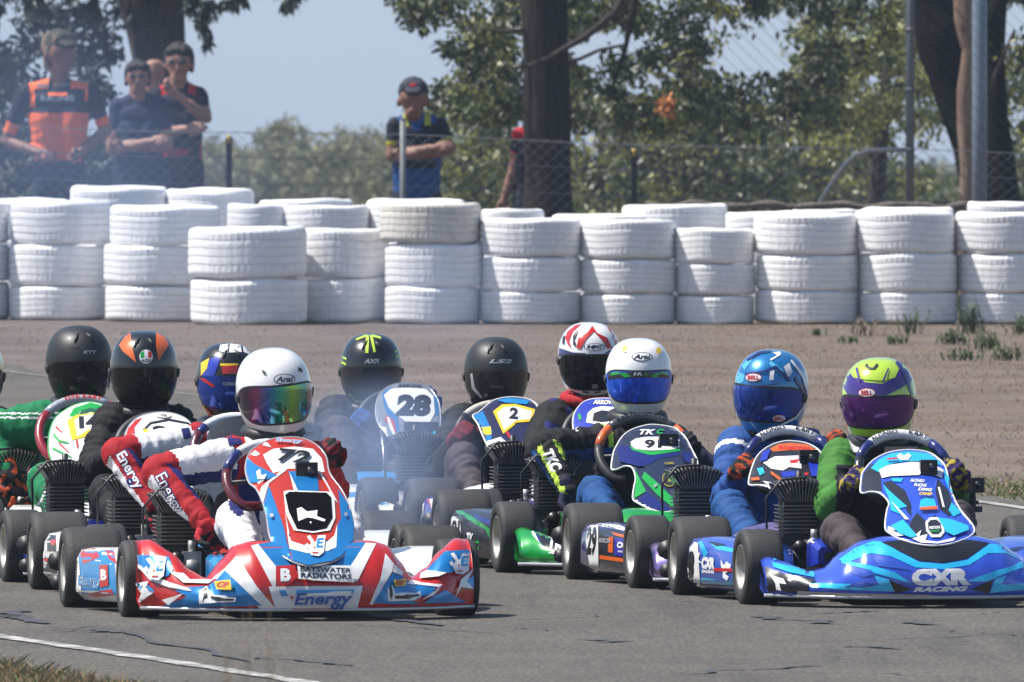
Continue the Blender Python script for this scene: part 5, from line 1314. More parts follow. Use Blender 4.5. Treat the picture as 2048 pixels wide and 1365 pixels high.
K2.dec(pd, WHT, [[(355, 1090), (370, 1120), (382, 1100), (405, 1115), (400, 1145), (375, 1160), (395, 1175), (385, 1195), (365, 1180), (365, 1150), (355, 1120)], [(240, 1050), (252, 1060), (244, 1090), (262, 1110), (240, 1105)]], z7)
K2.dec(pd, RED, [[(320, 1132), (435, 1135), (435, 1150), (320, 1148)]], z7)
p2 = panel(K2, zz([(552, 655), (560, 610), (600, 560), (640, 532), (700, 508), (790, 498), (880, 508), (935, 540), (972, 585), (1000, 700), (1042, 790), (1112, 880), (1095, 925), (1010, 960), (930, 972), (850, 968), (760, 945), (700, 915), (672, 885), (680, 800), (690, 760), (650, 715), (600, 705), (552, 710)], z8), .495, .10, .21, -.45, DBM, 1.7, 0., edge=WHT)
K2.dec(p2, DRK, [[(556, 652), (565, 610), (600, 570), (660, 560), (650, 640), (655, 705), (600, 700), (556, 705)], [(660, 660), (700, 650), (770, 700), (800, 770), (800, 830), (780, 800), (740, 740), (690, 700)], [(930, 640), (985, 700), (1010, 780), (990, 830), (940, 790), (920, 700)], [(800, 850), (830, 810), (880, 860), (920, 820), (930, 850), (880, 920), (860, 940), (780, 900)]], z8, step=6)
K2.dec(p2, CYM, [[(600, 590), (640, 545), (700, 516), (790, 506), (880, 515), (930, 545), (950, 575), (870, 555), (760, 555), (690, 570), (640, 610)], [(660, 670), (690, 700), (780, 780), (740, 790), (780, 830), (700, 800), (690, 740)], [(1000, 760), (1050, 810), (1010, 830), (985, 800)], [(700, 640), (760, 640), (750, 660), (710, 655)], [(845, 750), (870, 738), (915, 745), (928, 790), (840, 795)]], z8, step=6)
K2.dec(p2, WHT, [[(640, 600), (690, 575), (800, 560), (900, 565), (960, 600), (950, 640), (860, 600), (840, 625), (700, 630), (655, 640)], [(728, 530), (745, 518), (765, 530), (785, 516), (800, 530), (785, 550), (745, 550)], [(685, 880), (760, 900), (700, 900), (770, 925), (730, 930), (685, 905)], [(800, 940), (850, 900), (840, 930), (880, 920), (870, 950), (930, 958), (1020, 935), (1010, 952), (930, 966), (850, 962)], [(870, 860), (890, 838), (930, 836), (955, 860), (965, 910), (945, 935), (900, 935), (875, 905)]], z8, step=6)
K2.dec(p2, DRK, [[(882, 865), (895, 850), (925, 848), (945, 865), (952, 905), (935, 922), (905, 922), (885, 900)]], z8); K2.txt(p2, 'PISTON', 916, 888, 52, 14, WHT, z8, -4, .04, sc=2.482); K2.txt(p2, 'POINT', 918, 905, 48, 10, GRNK, z8, -4, .04, sc=2.482)
for i, (s_, x_, y_, w_) in enumerate((('ALONSO', 830, 655, 70), ('FUCHS', 845, 678, 62), ('DMG', 868, 700, 70), ('OMP', 872, 722, 66))): K2.txt(p2, s_, x_, y_, w_, 15, WHT if i < 3 else YELK, z8, 4, .04, .2, sc=2.482)
K2.dec(p2, CYM, [[(700, 880), (760, 850), (830, 930), (800, 940), (740, 915)], [(960, 600), (985, 640), (1005, 720), (985, 700), (965, 650)], [(930, 840), (1000, 850), (1080, 880), (1085, 900), (1010, 930), (970, 910)]], z8, step=6); K2.dec(p2, WHT, [[(700, 760), (712, 770), (790, 850), (770, 850)], [(930, 690), (940, 690), (965, 790), (955, 790)]], z8, step=6); K2.dec(p2, ORG, [[(842, 790), (928, 784), (930, 800), (845, 804)]], z8); K2.dec(p2, RED, [[(680, 548), (735, 543), (732, 552), (680, 556)]], z8)
steering(K2, 1808, 940, [(-150, -72, DRK), (-72, -42, NVY), (-42, 42, GRIPG), (42, 74, NVY), (74, 150, DRK)], lettering=[('ALONSO', -22), ('KART', 24)])
def pk2(nm, t, p):
    px, py = K2.px(p)
    if nm in ('uaR', 'faR'): return 1 if (p.x > -.235 + .0 and py > 930 and px > 1672) else 0
    if nm in ('uaL', 'faL'): return 0
    if nm in ('thR', 'thL', 'shR', 'shL'): return 2
    return 3 if nm == 'neck' or (nm == 'ch' and px > 1680 and px < 1720 and py < 905) else 1
D2 = driver(K2, 'driver in lime and purple helmet with bright green sleeves, farthest right', 1758, 716, 149, [S_LIM, S_BLK, S_BRN, S_WHT], pk2, (1682, 918, .62), (1662, 1012, .44), (1692, 972, .29), LE=(1912, 1000, .42), LW=(1898, 968, .29),
            yaw=-9, pitch=6, msh=H_LIM, mv=V_PUR, knee=(.215, .16, .235), visor=(-27, 8), wr=.008)
gfn = lambda p: (2 if p.y < .01 else (1 if noise.noise(Vector((p.x * 60, p.y * 45, p.z * 60))) > .05 else 0))
grip(K2, D2, 'R', [S_PUR, S_OLI, S_OLI], gfn, 1.05); grip(K2, D2, 'L', [S_PUR, S_OLI, S_OLI], gfn, 1.05)
h2 = D2['h']; PURH = paint('purple_helmet_band', '4a2c98', .6)
K2.dec(h2, PURH, [[(1684, 770), (1690, 752), (1700, 738), (1712, 745), (1730, 765), (1765, 768), (1790, 755), (1800, 735), (1815, 742), (1824, 760), (1805, 775), (1770, 793), (1735, 797), (1695, 790)], [(1795, 722), (1815, 735), (1825, 752), (1820, 768), (1808, 745)], [(1694, 868), (1715, 885), (1755, 888), (1760, 876), (1720, 872)]], step=6)
K2.dec(h2, H_LIM, [[(1697, 742), (1714, 724), (1745, 718), (1780, 722), (1797, 740), (1790, 756), (1765, 762), (1730, 760), (1708, 756)]], step=6)
K2.dec(h2, NVY, [[(1794, 722), (1812, 745), (1826, 790), (1822, 792), (1806, 750), (1790, 726)], [(1690, 795), (1735, 802), (1775, 798), (1775, 800), (1735, 805), (1690, 798)]], step=5)
badge(K2, h2, 1734, 786, 34, 18, 'BELL', WHT, RED, .66, 0, True, .05); K2.dec(h2, BLK, [[(1730, 733), (1735, 728), (1738, 735), (1746, 737), (1754, 728), (1757, 732), (1750, 740), (1738, 740)]], step=5)
K2.dec(h2, PURH, [[(1712, 738), (1716, 736), (1722, 764), (1718, 764)], [(1775, 738), (1778, 738), (1768, 764), (1764, 764)]], step=5)
K2.txt(a2, 'CXR', 1605, 1080, 40, 12, WHT)
gopro(K2, 1857, 935, -.02, 34, 30, 'small silver and black action camera on top of the blue panel')
gopro(K2, 1947, 971, .30, 42, 30, 'action camera on a black stalk at the right of the blue kart', stand=.13)

# ---------------------------------------------------------------- generic helper for the karts behind
def plain_kart(K, m, e=True, x=-.28, y=.55, steer=3, nx=XB, nt=TB, ny=YB, m2=BLK, bot=.045, dz=0, mp=None, ex=None):
    add_wheels(K, steer); frame(K)
    if e: engine(K, K.lp(ex, 1000, y).x if ex else x, y, dz)
    airbox(K, m, m2); n = nose(K, m, nx, nt, ny, bot); lip(n, nx, ny, GRY); a = pod(K, -1, mp or m); pod(K, 1, mp or m); return n, a

# KART 4: holographic dark blue, number 29
K4 = Kart(1258, 60.55, 'dark holographic kart numbered 29 on its pod, left of the nearest blue kart')
HOLO = mat('holographic_foil', (.12, .14, .42), .2, metal=.8, coat=1., col2=(.55, .35, .62), var=.2, vscale=16)
n4, pd4 = plain_kart(K4, HOLO, ex=1388, mp=mat('smoky_violet_gloss', c('3b3a80', .6), .25, coat=1., var=.15, vscale=5)); K4.dec(n4, ORG, [[(1322, 1075), (1345, 1070), (1345, 1084), (1326, 1088)]]); K4.dec(n4, WHT, [[(1320, 1100), (1340, 1098), (1345, 1112), (1325, 1110)]])
K4.dec(pd4, DRK, [[(960, 900), (1165, 920), (1170, 1170), (970, 1140)]], z5); K4.dec(pd4, WHT, [[(960, 870), (1100, 880), (1165, 910), (1165, 925), (1080, 905), (965, 885)]], z5); K4.dec(pd4, ORG, [[(1050, 925), (1165, 950), (1165, 970), (1070, 945)], [(1030, 960), (1062, 955), (1060, 1060), (1030, 1055)], [(975, 1075), (1165, 1100), (1165, 1125), (975, 1100)]], z5)
K4.dec(pd4, PUR, [[(1070, 960), (1165, 975), (1165, 1090), (1070, 1075)]], z5); K4.dec(pd4, WNUM, [[(912, 822), (966, 855), (968, 1155), (910, 1135), (885, 985)]], z5); K4.txt(pd4, '29', 925, 985, 62, 190, BLK, z5, 3, .05, sc=3.25); K4.txt(pd4, 'CXR', 1125, 1010, 70, 40, WHT, z5, 4, .07, sc=3.25); K4.txt(pd4, 'RACING', 1128, 1052, 62, 13, WHT, z5, 4, .04, sc=3.25); K4.txt(pd4, 'ROSCON', 1010, 980, 70, 30, GRY, z5, 4, .04, sc=3.25)
p4 = panel(K4, zz([(490, 705), (505, 640), (535, 575), (590, 530), (650, 508), (700, 503), (780, 515), (840, 550), (870, 600), (885, 680), (880, 760), (850, 830), (780, 860), (700, 840), (650, 800), (625, 760), (600, 735), (545, 722), (500, 722)], z7), .50, .10, .23, -.42, DRK, 1.7, 0., edge=WHT)
K4.dec(p4, ORG, [[(595, 540), (640, 518), (700, 512), (780, 520), (822, 545), (780, 552), (700, 548), (610, 555)]], z7); K4.txt(p4, 'ROSCON', 715, 538, 150, 18, RED, z7, 2, .05, sc=2.481)
K4.dec(p4, WHT, [[(560, 610), (620, 580), (745, 575), (752, 640), (690, 632), (660, 650), (600, 640)]], z7); K4.dec(p4, RED, [[(690, 600), (745, 592), (730, 612), (700, 615)], [(765, 662), (785, 660), (785, 672), (768, 674)]], z7)
K4.dec(p4, CYM, [[(530, 640), (560, 635), (570, 665), (545, 675)], [(730, 690), (760, 700), (745, 705)], [(810, 695), (840, 700), (835, 708)], [(700, 755), (740, 750), (735, 790)]], z7); K4.dec(p4, GRNK, [[(548, 655), (565, 660), (560, 668)], [(735, 695), (745, 690), (742, 705)], [(815, 698), (830, 696), (826, 706)]], z7); K4.dec(p4, ORG, [[(600, 655), (650, 690), (640, 700), (600, 670)], [(500, 690), (540, 685), (545, 700), (505, 702)]], z7)
K4.dec(p4, WHT, [[(560, 705), (600, 712), (640, 760), (625, 765), (595, 735)]], z7); K4.dec(p4, DBL, [[(560, 560), (600, 545), (580, 600), (545, 610)], [(650, 660), (740, 655), (730, 680), (660, 690)], [(780, 600), (850, 620), (860, 690), (800, 680)]], z7)
steering(K4, 1582, 930, [(-150, -72, DRK), (-72, -42, NVY), (-42, 42, GRIPG), (42, 74, NVY), (74, 150, DRK)], lettering=[('ALONSO', -22), ('KART', 24)])
def pk4(nm, t, p):
    if nm == 'uaR' and .12 < t < .2: return 1
    if nm == 'ch' and p.x < -.1 and K4.px(p)[1] < 890: return 2
    return 3 if nm in ('btR', 'btL') else (4 if nm in ('thR', 'shR', 'thL', 'shL') else 0)
D4 = driver(K4, 'driver in metallic blue helmet and royal blue suit with orange black gloves', 1543, 700, 147, [S_BLU, S_WHT, S_YEL, S_BLK, S_BBL], pk4, (1472, 892, .62), (1452, 1000, .46), (1470, 950, .30), yaw=-20, pitch=5, roll=4, msh=H_BLU, mv=V_DBL, knee=(.205, .18, .27), wr=.006, visor=(-31, 9))
gf = lambda p: 1 if noise.noise(Vector((p.x * 70, p.y * 30, p.z * 30))) > .02 else 0
grip(K4, D4, 'R', [S_ORG, S_BLK], gf, 1.08); grip(K4, D4, 'L', [S_ORG, S_BLK], gf)
h4 = D4['h']; LB2 = paint('pale_blue_band', '5cc4f4', .66)
K4.dec(h4, LB2, [[(425, 190), (440, 160), (470, 175), (465, 205), (440, 225)], [(455, 130), (500, 80), (515, 90), (470, 150)], [(600, 105), (660, 150), (665, 200), (640, 170), (590, 120)]], z7, step=6); K4.dec(h4, WHT, [[(596, 155), (618, 150), (612, 200), (592, 200)], [(662, 135), (690, 115), (706, 160), (685, 190)], [(610, 65), (645, 60), (650, 75), (600, 105), (595, 98), (630, 80)]], z7, step=6)
K4.dec(h4, NVY, [[(470, 165), (560, 155), (620, 130), (640, 136), (565, 165), (475, 175)], [(720, 180), (760, 230), (775, 300), (762, 300), (745, 240), (715, 200)], [(430, 228), (560, 225), (640, 215), (640, 221), (560, 232), (430, 235)]], z7, step=6)
K4.dec(h4, WHT, [[(430, 430), (470, 455), (468, 462), (428, 440)], [(700, 100), (760, 170), (785, 260), (776, 262), (748, 180), (694, 108)], [(640, 420), (720, 380), (765, 320), (770, 326), (722, 390), (644, 430)]], z7, step=6); K4.dec(h4, NVY, [[(480, 100), (540, 62), (600, 55), (598, 62), (545, 70), (486, 106)], [(620, 130), (690, 190), (700, 205), (690, 208), (676, 196), (612, 140)], [(600, 440), (690, 410), (690, 418), (600, 450)]], z7, step=6)
badge(K4, h4, 1508, 756, 32, 16, 'BELL', WHT, RED, .7, 0, True, .05); badge(K4, h4, 1557, 836, 26, 14, 'BELL', WHT, RED, .7, 0, True, .05)
gopro(K4, 1617, 918, -.04, 38, 36, 'black action camera on the holographic panel beside the blue gloved driver')

# KART 5: green and navy, white helmet with blue visor
K5 = Kart(990, 62.2, 'green and navy kart with upright white number oval behind a clear screen')
GRM = mat('bright_green_gloss', c('14b848', .62), .22, metal=.2, coat=1., var=.1, vscale=5); NVM = mat('navy_gloss', c('1c2c90', .55), .22, metal=.2, coat=1.)
n5, pd5 = plain_kart(K5, GRM, ex=1106, mp=DRK, dz=-.005)
K5.dec(n5, NVM, [[(520, 820), (600, 790), (640, 830), (790, 940), (800, 1000), (640, 900), (540, 850)], [(515, 880), (560, 900), (600, 1010), (560, 960)]], z5); K5.dec(n5, BLK, [[(555, 890), (700, 930), (800, 1000), (800, 1085), (660, 1055), (600, 1010)], [(640, 840), (700, 850), (760, 810), (780, 900), (700, 870)]], z5); K5.txt(n5, 'TK', 690, 1000, 130, 80, WHT, z5, 18, .05, -.25, sc=3.25); K5.txt(n5, 'C', 780, 1045, 50, 60, GRNK, z5, 18, .05, -.25, sc=3.25)
K5.dec(n5, WHT, [[(500, 860), (515, 870), (560, 950), (585, 1000), (540, 950)], [(650, 1055), (800, 1085), (800, 1092), (640, 1062)]], z5)
K5.dec(pd5, GRM, [[(75, 790), (140, 820), (255, 900), (290, 990), (270, 990), (230, 910), (110, 840)], [(20, 785), (80, 785), (120, 820), (60, 810)], [(200, 1095), (290, 1080), (290, 1120), (180, 1105)]], z5); K5.dec(pd5, NVM, [[(150, 800), (300, 860), (300, 960), (255, 880), (160, 835)]], z5); K5.dec(pd5, WNUM, [[(12, 810), (68, 850), (78, 965), (10, 955)]], z5); K5.txt(pd5, '91', 40, 905, 50, 115, BLK, z5, 3, .05, sc=3.25); K5.txt(pd5, 'TK', 132, 965, 50, 70, WHT, z5, 10, .04, -.2, sc=3.25); K5.txt(pd5, 'C', 178, 1010, 34, 60, GRNK, z5, 10, .05, -.2, sc=3.25)
p5 = panel(K5, zz([(465, 1000), (478, 900), (500, 850), (530, 800), (575, 760), (640, 732), (730, 715), (850, 730), (900, 755), (945, 795), (985, 870), (1025, 960), (1010, 1060), (960, 1200), (900, 1262), (800, 1285), (715, 1262), (640, 1225), (605, 1195), (612, 1120), (622, 1060), (600, 995), (550, 985), (500, 1005)], z6), .53, .10, .23, -.40, mat('dark_navy_gloss', c('242c48', .7), .25, coat=1.), 1.7, 0., edge=WHT)
K5.dec(p5, NVM, [[(540, 850), (600, 862), (720, 905), (905, 890), (900, 915), (780, 935), (700, 978), (600, 930)], [(690, 1150), (800, 1235), (860, 1270), (800, 1275), (720, 1255), (635, 1210)]], z6, step=6); K5.dec(p5, GRNK, [[(580, 850), (610, 870), (720, 890), (900, 870), (915, 885), (740, 912), (700, 910), (600, 880)], [(680, 1022), (760, 1090), (860, 1190), (870, 1260), (760, 1170), (660, 1060)], [(620, 1010), (690, 1150), (612, 1195), (622, 1100)]], z6, step=6)
K5.dec(p5, WHT, [[(588, 830), (620, 808), (690, 796), (850, 795), (905, 815), (908, 865), (860, 878), (720, 885), (620, 875), (595, 855)]], z6, step=6); K5.txt(p5, '91', 735, 842, 110, 56, BLK, z6, 0, .05, sc=3.25); K5.txt(p5, 'TK', 700, 765, 105, 34, WHT, z6, 0, .04, .35, sc=3.25); K5.txt(p5, 'C', 782, 762, 48, 32, GRNK, z6, 0, .05, .35, sc=3.25)
GLD = paint('gold_print', 'b8b020', .55); K5.dec(p5, GLD, [[(840 + 46*math.cos(a), 1070 + 52*math.sin(a)) for a in [i*math.pi/9 for i in range(18)]]], z6, step=6); K5.dec(p5, DRK, [[(840 + 40*math.cos(a), 1070 + 45*math.sin(a)) for a in [i*math.pi/9 for i in range(18)]]], z6, step=6); K5.txt(p5, '1', 842, 1068, 22, 46, GLD, z6, 0, .05, sc=3.25); K5.txt(p5, 'LUBRI', 840, 970, 60, 14, GLD, z6, 0, .04, sc=3.25)
K5.dec(p5, NVM, [[(500, 870), (540, 850), (600, 930), (690, 985), (640, 990), (520, 960)], [(920, 900), (985, 900), (1010, 980), (940, 960)]], z6, step=6); K5.dec(p5, GRNK, [[(860, 1180), (930, 1080), (985, 1040), (960, 1160), (900, 1250)]], z6, step=6); K5.dec(p5, SIL, [[(740, 1110), (765, 1105), (755, 1125), (742, 1130)]], z6)
DKG = paint('dark_grey_grip', '55565a', .6)
steering(K5, 1290, 908, [(-150, -78, BLKP), (-78, -45, ORG), (-45, 45, DKG), (45, 78, ORG), (78, 150, BLKP)], rad=.162, lettering=[('KARTECH', -12), ('CLUB', 22)], lcol=BLK)
def pk5(nm, t, p):
    px, py = K5.px(p)
    if nm == 'uaR': return 1 if py > 900 + (px - 1120) * .03 * -1 else (2 if t < .1 else 0)
    if nm == 'faR': return 2 if 6 < -(px - 1090) * .88 + (py - 893) * .475 < 17 or t < .08 or (-(px - 1090) * .88 + (py - 893) * .475 < -20 and t < .5) else (1 if -(px - 1090) * .88 + (py - 893) * .475 > 22 else 0)
    if nm in ('faL', 'uaL'): return 3
    return 1 if nm in ('thR', 'shR') else 0
D5 = driver(K5, 'driver in white helmet with bright blue visor and green trimmed black sleeve', 1277, 677, 133, [S_BLK, S_BBL, S_YEL, S_DNV], pk5, (1210, 885, .60), (1090, 893, .50), (1138, 982, .35), LE=(1412, 940, .42), LW=(1372, 905, .29), yaw=4, pitch=5, msh=H_WHT, mv=V_BLU, knee=(.2, .18, .27), uar=.06, far=.05, visor=(-31, 10), wr=.008)
b5 = D5['body']; K5.txt(b5, 'TKC', 1104, 922, 46, 24, S_WHT, rot=62, bold=.05, shear=.2, name='sponsor_text'); K5.dec(b5, S_WHT, [[(1140, 850), (1156, 846), (1158, 862), (1146, 866)]], name='patch')
grip(K5, D5, 'R', [S_DNV, S_BLK], toward=(.35, -.2, -.9), bar=(.9, .2, .3), curl=.6, scale=1.05, fn=lambda p: 0); grip(K5, D5, 'L', [S_DNV, S_BLK])
K5.txt(D5['h'], 'Arai', 1284, 714, 34, 12, BLK, shear=.3, bold=.04); h5 = D5['h']; badge(K5, h5, 1284, 714, 42, 18, 'Arai')
vz = [o for o in h5.children if o.name.startswith('visor') and 'seal' not in o.name and 'pivot' not in o.name][0]
K5.dec(vz, DRK, [[(1218, 741), (1336, 741), (1338, 757), (1312, 756), (1250, 756), (1216, 760)]]); K5.dec(vz, GRNK, [[(1222, 746), (1245, 742), (1262, 753), (1250, 756), (1240, 748), (1222, 752)], [(1336, 746), (1316, 742), (1300, 753), (1312, 756), (1320, 748), (1336, 752)]]); K5.txt(vz, 'TK', 1277, 747, 22, 9, WHT, shear=.3, bold=.05); K5.txt(vz, 'C', 1294, 747, 10, 9, GRNK, shear=.3, bold=.05)
K5.dec(h5, YELK, [[(a[0]-4, a[1]-5), (a[0]+4, a[1]-5), (a[0]+4, a[1]+5), (a[0]-4, a[1]+5)] for a in ((1250, 699), (1317, 702))], sm=True, name='vent'); K5.dec(h5, LIM, [[(1216, 800), (1225, 815), (1238, 828), (1232, 830), (1220, 820)]])
gopro(K5, 1337, 884, -.04, 38, 32, 'black action camera over the number oval of the green kart')

# KART 6: red star helmet, blue panel
K6 = Kart(929, 63.75, 'violet blue kart half hidden behind the green kart, white digits on its pod')
n6, pd6 = plain_kart(K6, PUR, ex=1025); K6.dec(pd6, WNUM, [[(560, 965), (615, 960), (600, 1100), (555, 1095)]], z4); K6.txt(pd6, '21', 585, 1030, 34, 90, BLK, z4, 4, .04, sc=2.677); K6.dec(pd6, RED, [[(625, 960), (690, 955), (650, 1000), (660, 1030)]], z4); K6.dec(pd6, WHT, [[(640, 960), (690, 955), (655, 1000), (690, 1060), (660, 1040), (650, 1000)], [(620, 1090), (640, 1040), (655, 1090)]], z4)
p6 = panel(K6, zz([(215, 720), (220, 655), (250, 600), (290, 565), (350, 548), (440, 545), (540, 560), (620, 610), (660, 700), (660, 820), (600, 900), (480, 930), (360, 900), (290, 830), (230, 770)], z6), .56, .10, .26, -.40, DBL, 1.7, 0., edge=WHT)
K6.dec(p6, WHT, [[(300, 700), (310, 640), (345, 608), (400, 595), (500, 600), (520, 700), (420, 720)], [(215, 640), (225, 610), (245, 605), (235, 640)]], z6); K6.dec(p6, BLK, [[(340, 690), (350, 640), (400, 622), (480, 630), (480, 690), (400, 700)]], z6); K6.txt(p6, 'ARROW', 415, 570, 140, 30, WHT, z6, 2, .05, .2, sc=3.25); K6.dec(p6, GRNK, [[(245, 650), (262, 645), (270, 680), (255, 690)]], z6)
steering(K6, 1212, 880, [(-150, 150, BLKP)])
def pk6(nm, t, p): return 1 if nm in ('uaR', 'faR') and noise.noise(Vector((p.x * 14, p.z * 14, 4))) > .42 else 0
D6 = driver(K6, 'driver in red and white star helmet looking over the white helmeted driver', 1178, 645, 125, [S_BLK, S_NVY], pk6, (1110, 842, .62), (1078, 905, .50), (1130, 900, .32), yaw=6, pitch=4, msh=H_WHT, mv=V_SMK, collar=S_RED, uar=.075, visor=(-44, 6))
h6 = D6['h']
K6.dec(h6, NVY, [[(125, 215), (215, 245), (300, 250), (300, 270), (120, 275)], [(420, 250), (500, 200), (510, 240), (440, 265)], [(180, 560), (260, 600), (330, 600), (300, 530), (200, 490)]], z6, step=6); K6.dec(h6, RED, [[(340, 72), (372, 120), (435, 150), (470, 215), (440, 222), (400, 160), (350, 110), (300, 160), (265, 222), (238, 218), (248, 155), (310, 115)], [(180, 110), (230, 70), (270, 62), (215, 110), (190, 170), (205, 222), (180, 190), (165, 150)], [(430, 75), (480, 110), (512, 170), (500, 215), (470, 130)], [(150, 500), (170, 470), (245, 520), (250, 550), (200, 530)]], z6, step=6)
K6.dec(h6, BLK, [[(215, 140), (240, 100), (250, 110), (225, 160), (235, 200), (218, 200)], [(150, 150), (165, 130), (160, 190), (148, 190)]], z6, step=6); badge(K6, h6, 1189, 695, 42, 15, 'HJC', WHT, BLK, .72, .2, True, .07)
K6.dec(h6, SIL, [[(335, 450), (375, 445), (375, 475), (340, 478)]], z6)

# KART 7: navy panel with yellow edged number
K7 = Kart(719, 65.3, 'navy kart with yellow edged number plate and white grey steering wheel')
n7, pd7 = plain_kart(K7, WHT, mp=WHT, ex=830); K7.dec(n7, BLU, [[(350, 980), (385, 940), (450, 932), (460, 980), (400, 1000)]], z4); K7.dec(pd7, BLU, [[(200, 925), (255, 920), (258, 950), (205, 950)]], z4)
p7 = panel(K7, zz([(872, 515), (900, 498), (940, 465), (985, 432), (1040, 418), (1100, 415), (1180, 430), (1225, 470), (1245, 540), (1250, 640), (1220, 700), (1120, 760), (1010, 740), (960, 690), (925, 620), (900, 560)], z4), .565, .10, .30, -.36, mat('dusty_navy_gloss', c('25244e', .6), .3, coat=.8), 1.7, 0., edge=WHT)
K7.dec(p7, BLUM, [[(875, 512), (925, 488), (975, 595), (968, 665), (935, 680), (905, 590)], [(945, 690), (1020, 640), (1060, 680), (1000, 735)]], z4); K7.dec(p7, YELK, [[(895, 580), (968, 572), (972, 615), (905, 622)], [(980, 492), (1028, 454), (1100, 452), (1205, 480), (1192, 545), (1110, 552), (1035, 612)]], z4); K7.dec(p7, WNUM, [[(1002, 500), (1038, 470), (1100, 466), (1190, 492), (1178, 532), (1105, 540), (1040, 590)]], z4)
K7.txt(p7, '2', 1092, 503, 48, 62, BLK, z4, 6, .05, sc=2.677); K7.dec(p7, BLU, [[(1000, 432), (1060, 420), (1180, 432), (1160, 455), (1040, 445)]], z4); K7.dec(p7, RED, [[(1045, 600), (1060, 600), (1090, 650), (1075, 655)]], z4); K7.dec(p7, WHT, [[(930, 660), (1020, 630), (1060, 665), (1050, 680), (1015, 650), (940, 680)]], z4)
steering(K7, 1005, 880, [(-150, -48, BLKP), (-48, 48, mat('pale_grey_grip', c('c8c4bc', .7), .6)), (48, 150, BLKP)], rad=.168, lettering=[('ARROW', 2)], lcol=DRK)
D7 = driver(K7, 'driver in matt black helmet with clear edged visor and dark red gloves', 992, 675, 128, [S_BLK, S_BRN], lambda nm, t, p: 1 if nm[:2] in ('th', 'sh') else 0, (925, 845, .62), (880, 945, .46), (908, 885, .31), yaw=2, pitch=6, msh=H_BLK, mv=V_CLR, knee=(.175, .16, .31), kneeL=(.2, .2, .27), uar=.068, visor=(-40, 8), wr=.008)
grip(K7, D7, 'R', [S_DRD], scale=1.15); grip(K7, D7, 'L', [S_DRD]); h7 = D7['h']; K7.txt(h7, 'LS2', 1001, 723, 46, 8, GRY, bold=.04, shear=.3); K7.dec(h7, BLKP, [[(965, 700), (978, 697), (984, 706), (976, 708)], [(1030, 695), (1036, 700), (1030, 708)]], name='vent')
K7.dec([o for o in h7.children if o.name.split('.')[0] == 'visor'][0], GRY, [[(938, 738), (1050, 738), (1050, 741), (938, 741)], [(940, 742), (944, 742), (950, 775), (966, 796), (962, 797), (944, 778)]])
gopro(K7, 1054, 838, -.0, 34, 34, 'dark action camera at the edge of the yellow edged plate')

# KART 11: number 28
K11 = Kart(472, 66.9, 'silver white kart with large number 28 plate and dark steering wheel')
n11, pd11 = plain_kart(K11, BLU, mp=WHT)
p11 = panel(K11, zz([(352, 500), (358, 440), (375, 398), (410, 365), (460, 345), (530, 338), (600, 348), (645, 370), (675, 410), (692, 450), (700, 520), (695, 590), (670, 640), (640, 665), (560, 680), (490, 668), (440, 650), (400, 600), (368, 560)], z4), .60, .10, .40, -.22, mat('silver_grey_gloss', c('aeb4bc', .6), .25, metal=.3, coat=1., var=.15), 1.7, 0., edge=SIL)
K11.dec(p11, BLUM, [[(385, 395), (410, 372), (440, 360), (420, 400), (440, 470), (470, 520), (480, 600), (455, 652), (430, 600), (440, 550), (400, 480)], [(655, 385), (680, 420), (690, 500), (672, 520), (668, 430)]], z4); K11.dec(p11, RED, [[(398, 540), (410, 510), (450, 540), (470, 640), (460, 650), (435, 600), (420, 560)]], z4); K11.dec(p11, WHT, [[(395, 405), (430, 372), (530, 362), (620, 372), (660, 410), (668, 500), (640, 552), (510, 545), (455, 505), (420, 470)], [(410, 520), (425, 525), (460, 620), (450, 630), (425, 580)]], z4, step=6)
K11.dec(p11, DRK, [[(500, 555), (560, 548), (685, 550), (680, 600), (640, 630), (560, 650), (510, 620)]], z4); K11.txt(p11, '28', 553, 460, 188, 116, BLK, z4, 1, .07, .08, sc=2.677); K11.txt(p11, 'ARROW', 535, 356, 130, 18, DRK, z4, 2, .04, sc=2.677); K11.dec(p11, CYM, [[(640, 650), (660, 600), (675, 600), (655, 650)]], z4)
steering(K11, 800, 850, [(-150, 150, BLKP)], rad=.155)
D11 = driver(K11, 'driver in black helmet with lime chevrons and blue flag gloves beside the 28 plate', 742, 668, 125, [S_CHA, S_BRN], lambda nm, t, p: 1 if nm[:2] in ('th', 'sh') else 0, (672, 830, .62), (655, 925, .46), (700, 860, .31), yaw=1, pitch=6, msh=H_GBK, mv=V_CLR, knee=(.165, .16, .37), uar=.07, visor=(-42, 6), wr=.008)
grip(K11, D11, 'R', [S_BLU, S_RED, S_WHT], lambda p: (1 if abs(p.x) < .008 or abs(p.y + .01) < .006 else 2) if p.y < .02 and noise.noise(Vector((p.x*30, p.y*30, 0))) > -.2 else 0, 1.15); grip(K11, D11, 'L', [S_BLU], scale=1.05)
h11 = D11['h']; K11.dec(h11, LIM, [[(300, 82), (316, 82), (312, 178), (296, 178)], [(320, 82), (334, 82), (352, 172), (340, 176)], [(300, 80), (250, 100), (245, 112), (300, 92)], [(334, 80), (378, 92), (380, 104), (334, 92)], [(178, 195), (198, 205), (195, 215), (176, 205)], [(172, 220), (196, 235), (194, 244), (170, 232)], [(452, 168), (470, 160), (470, 170), (452, 178)], [(456, 196), (474, 188), (474, 198), (456, 206)]], z4, step=6); K11.txt(h11, 'AXR', 743, 723, 30, 9, GRY, bold=.05, shear=.3)
K11.dec([o for o in h11.children if o.name.split('.')[0] == 'visor'][0], GRY, [[(686, 733), (800, 733), (800, 736), (686, 736)]]); K11.dec(h11, LIM, [[(208, 395), (215, 395), (250, 430), (300, 435), (296, 441), (246, 437)]], z4, step=6)
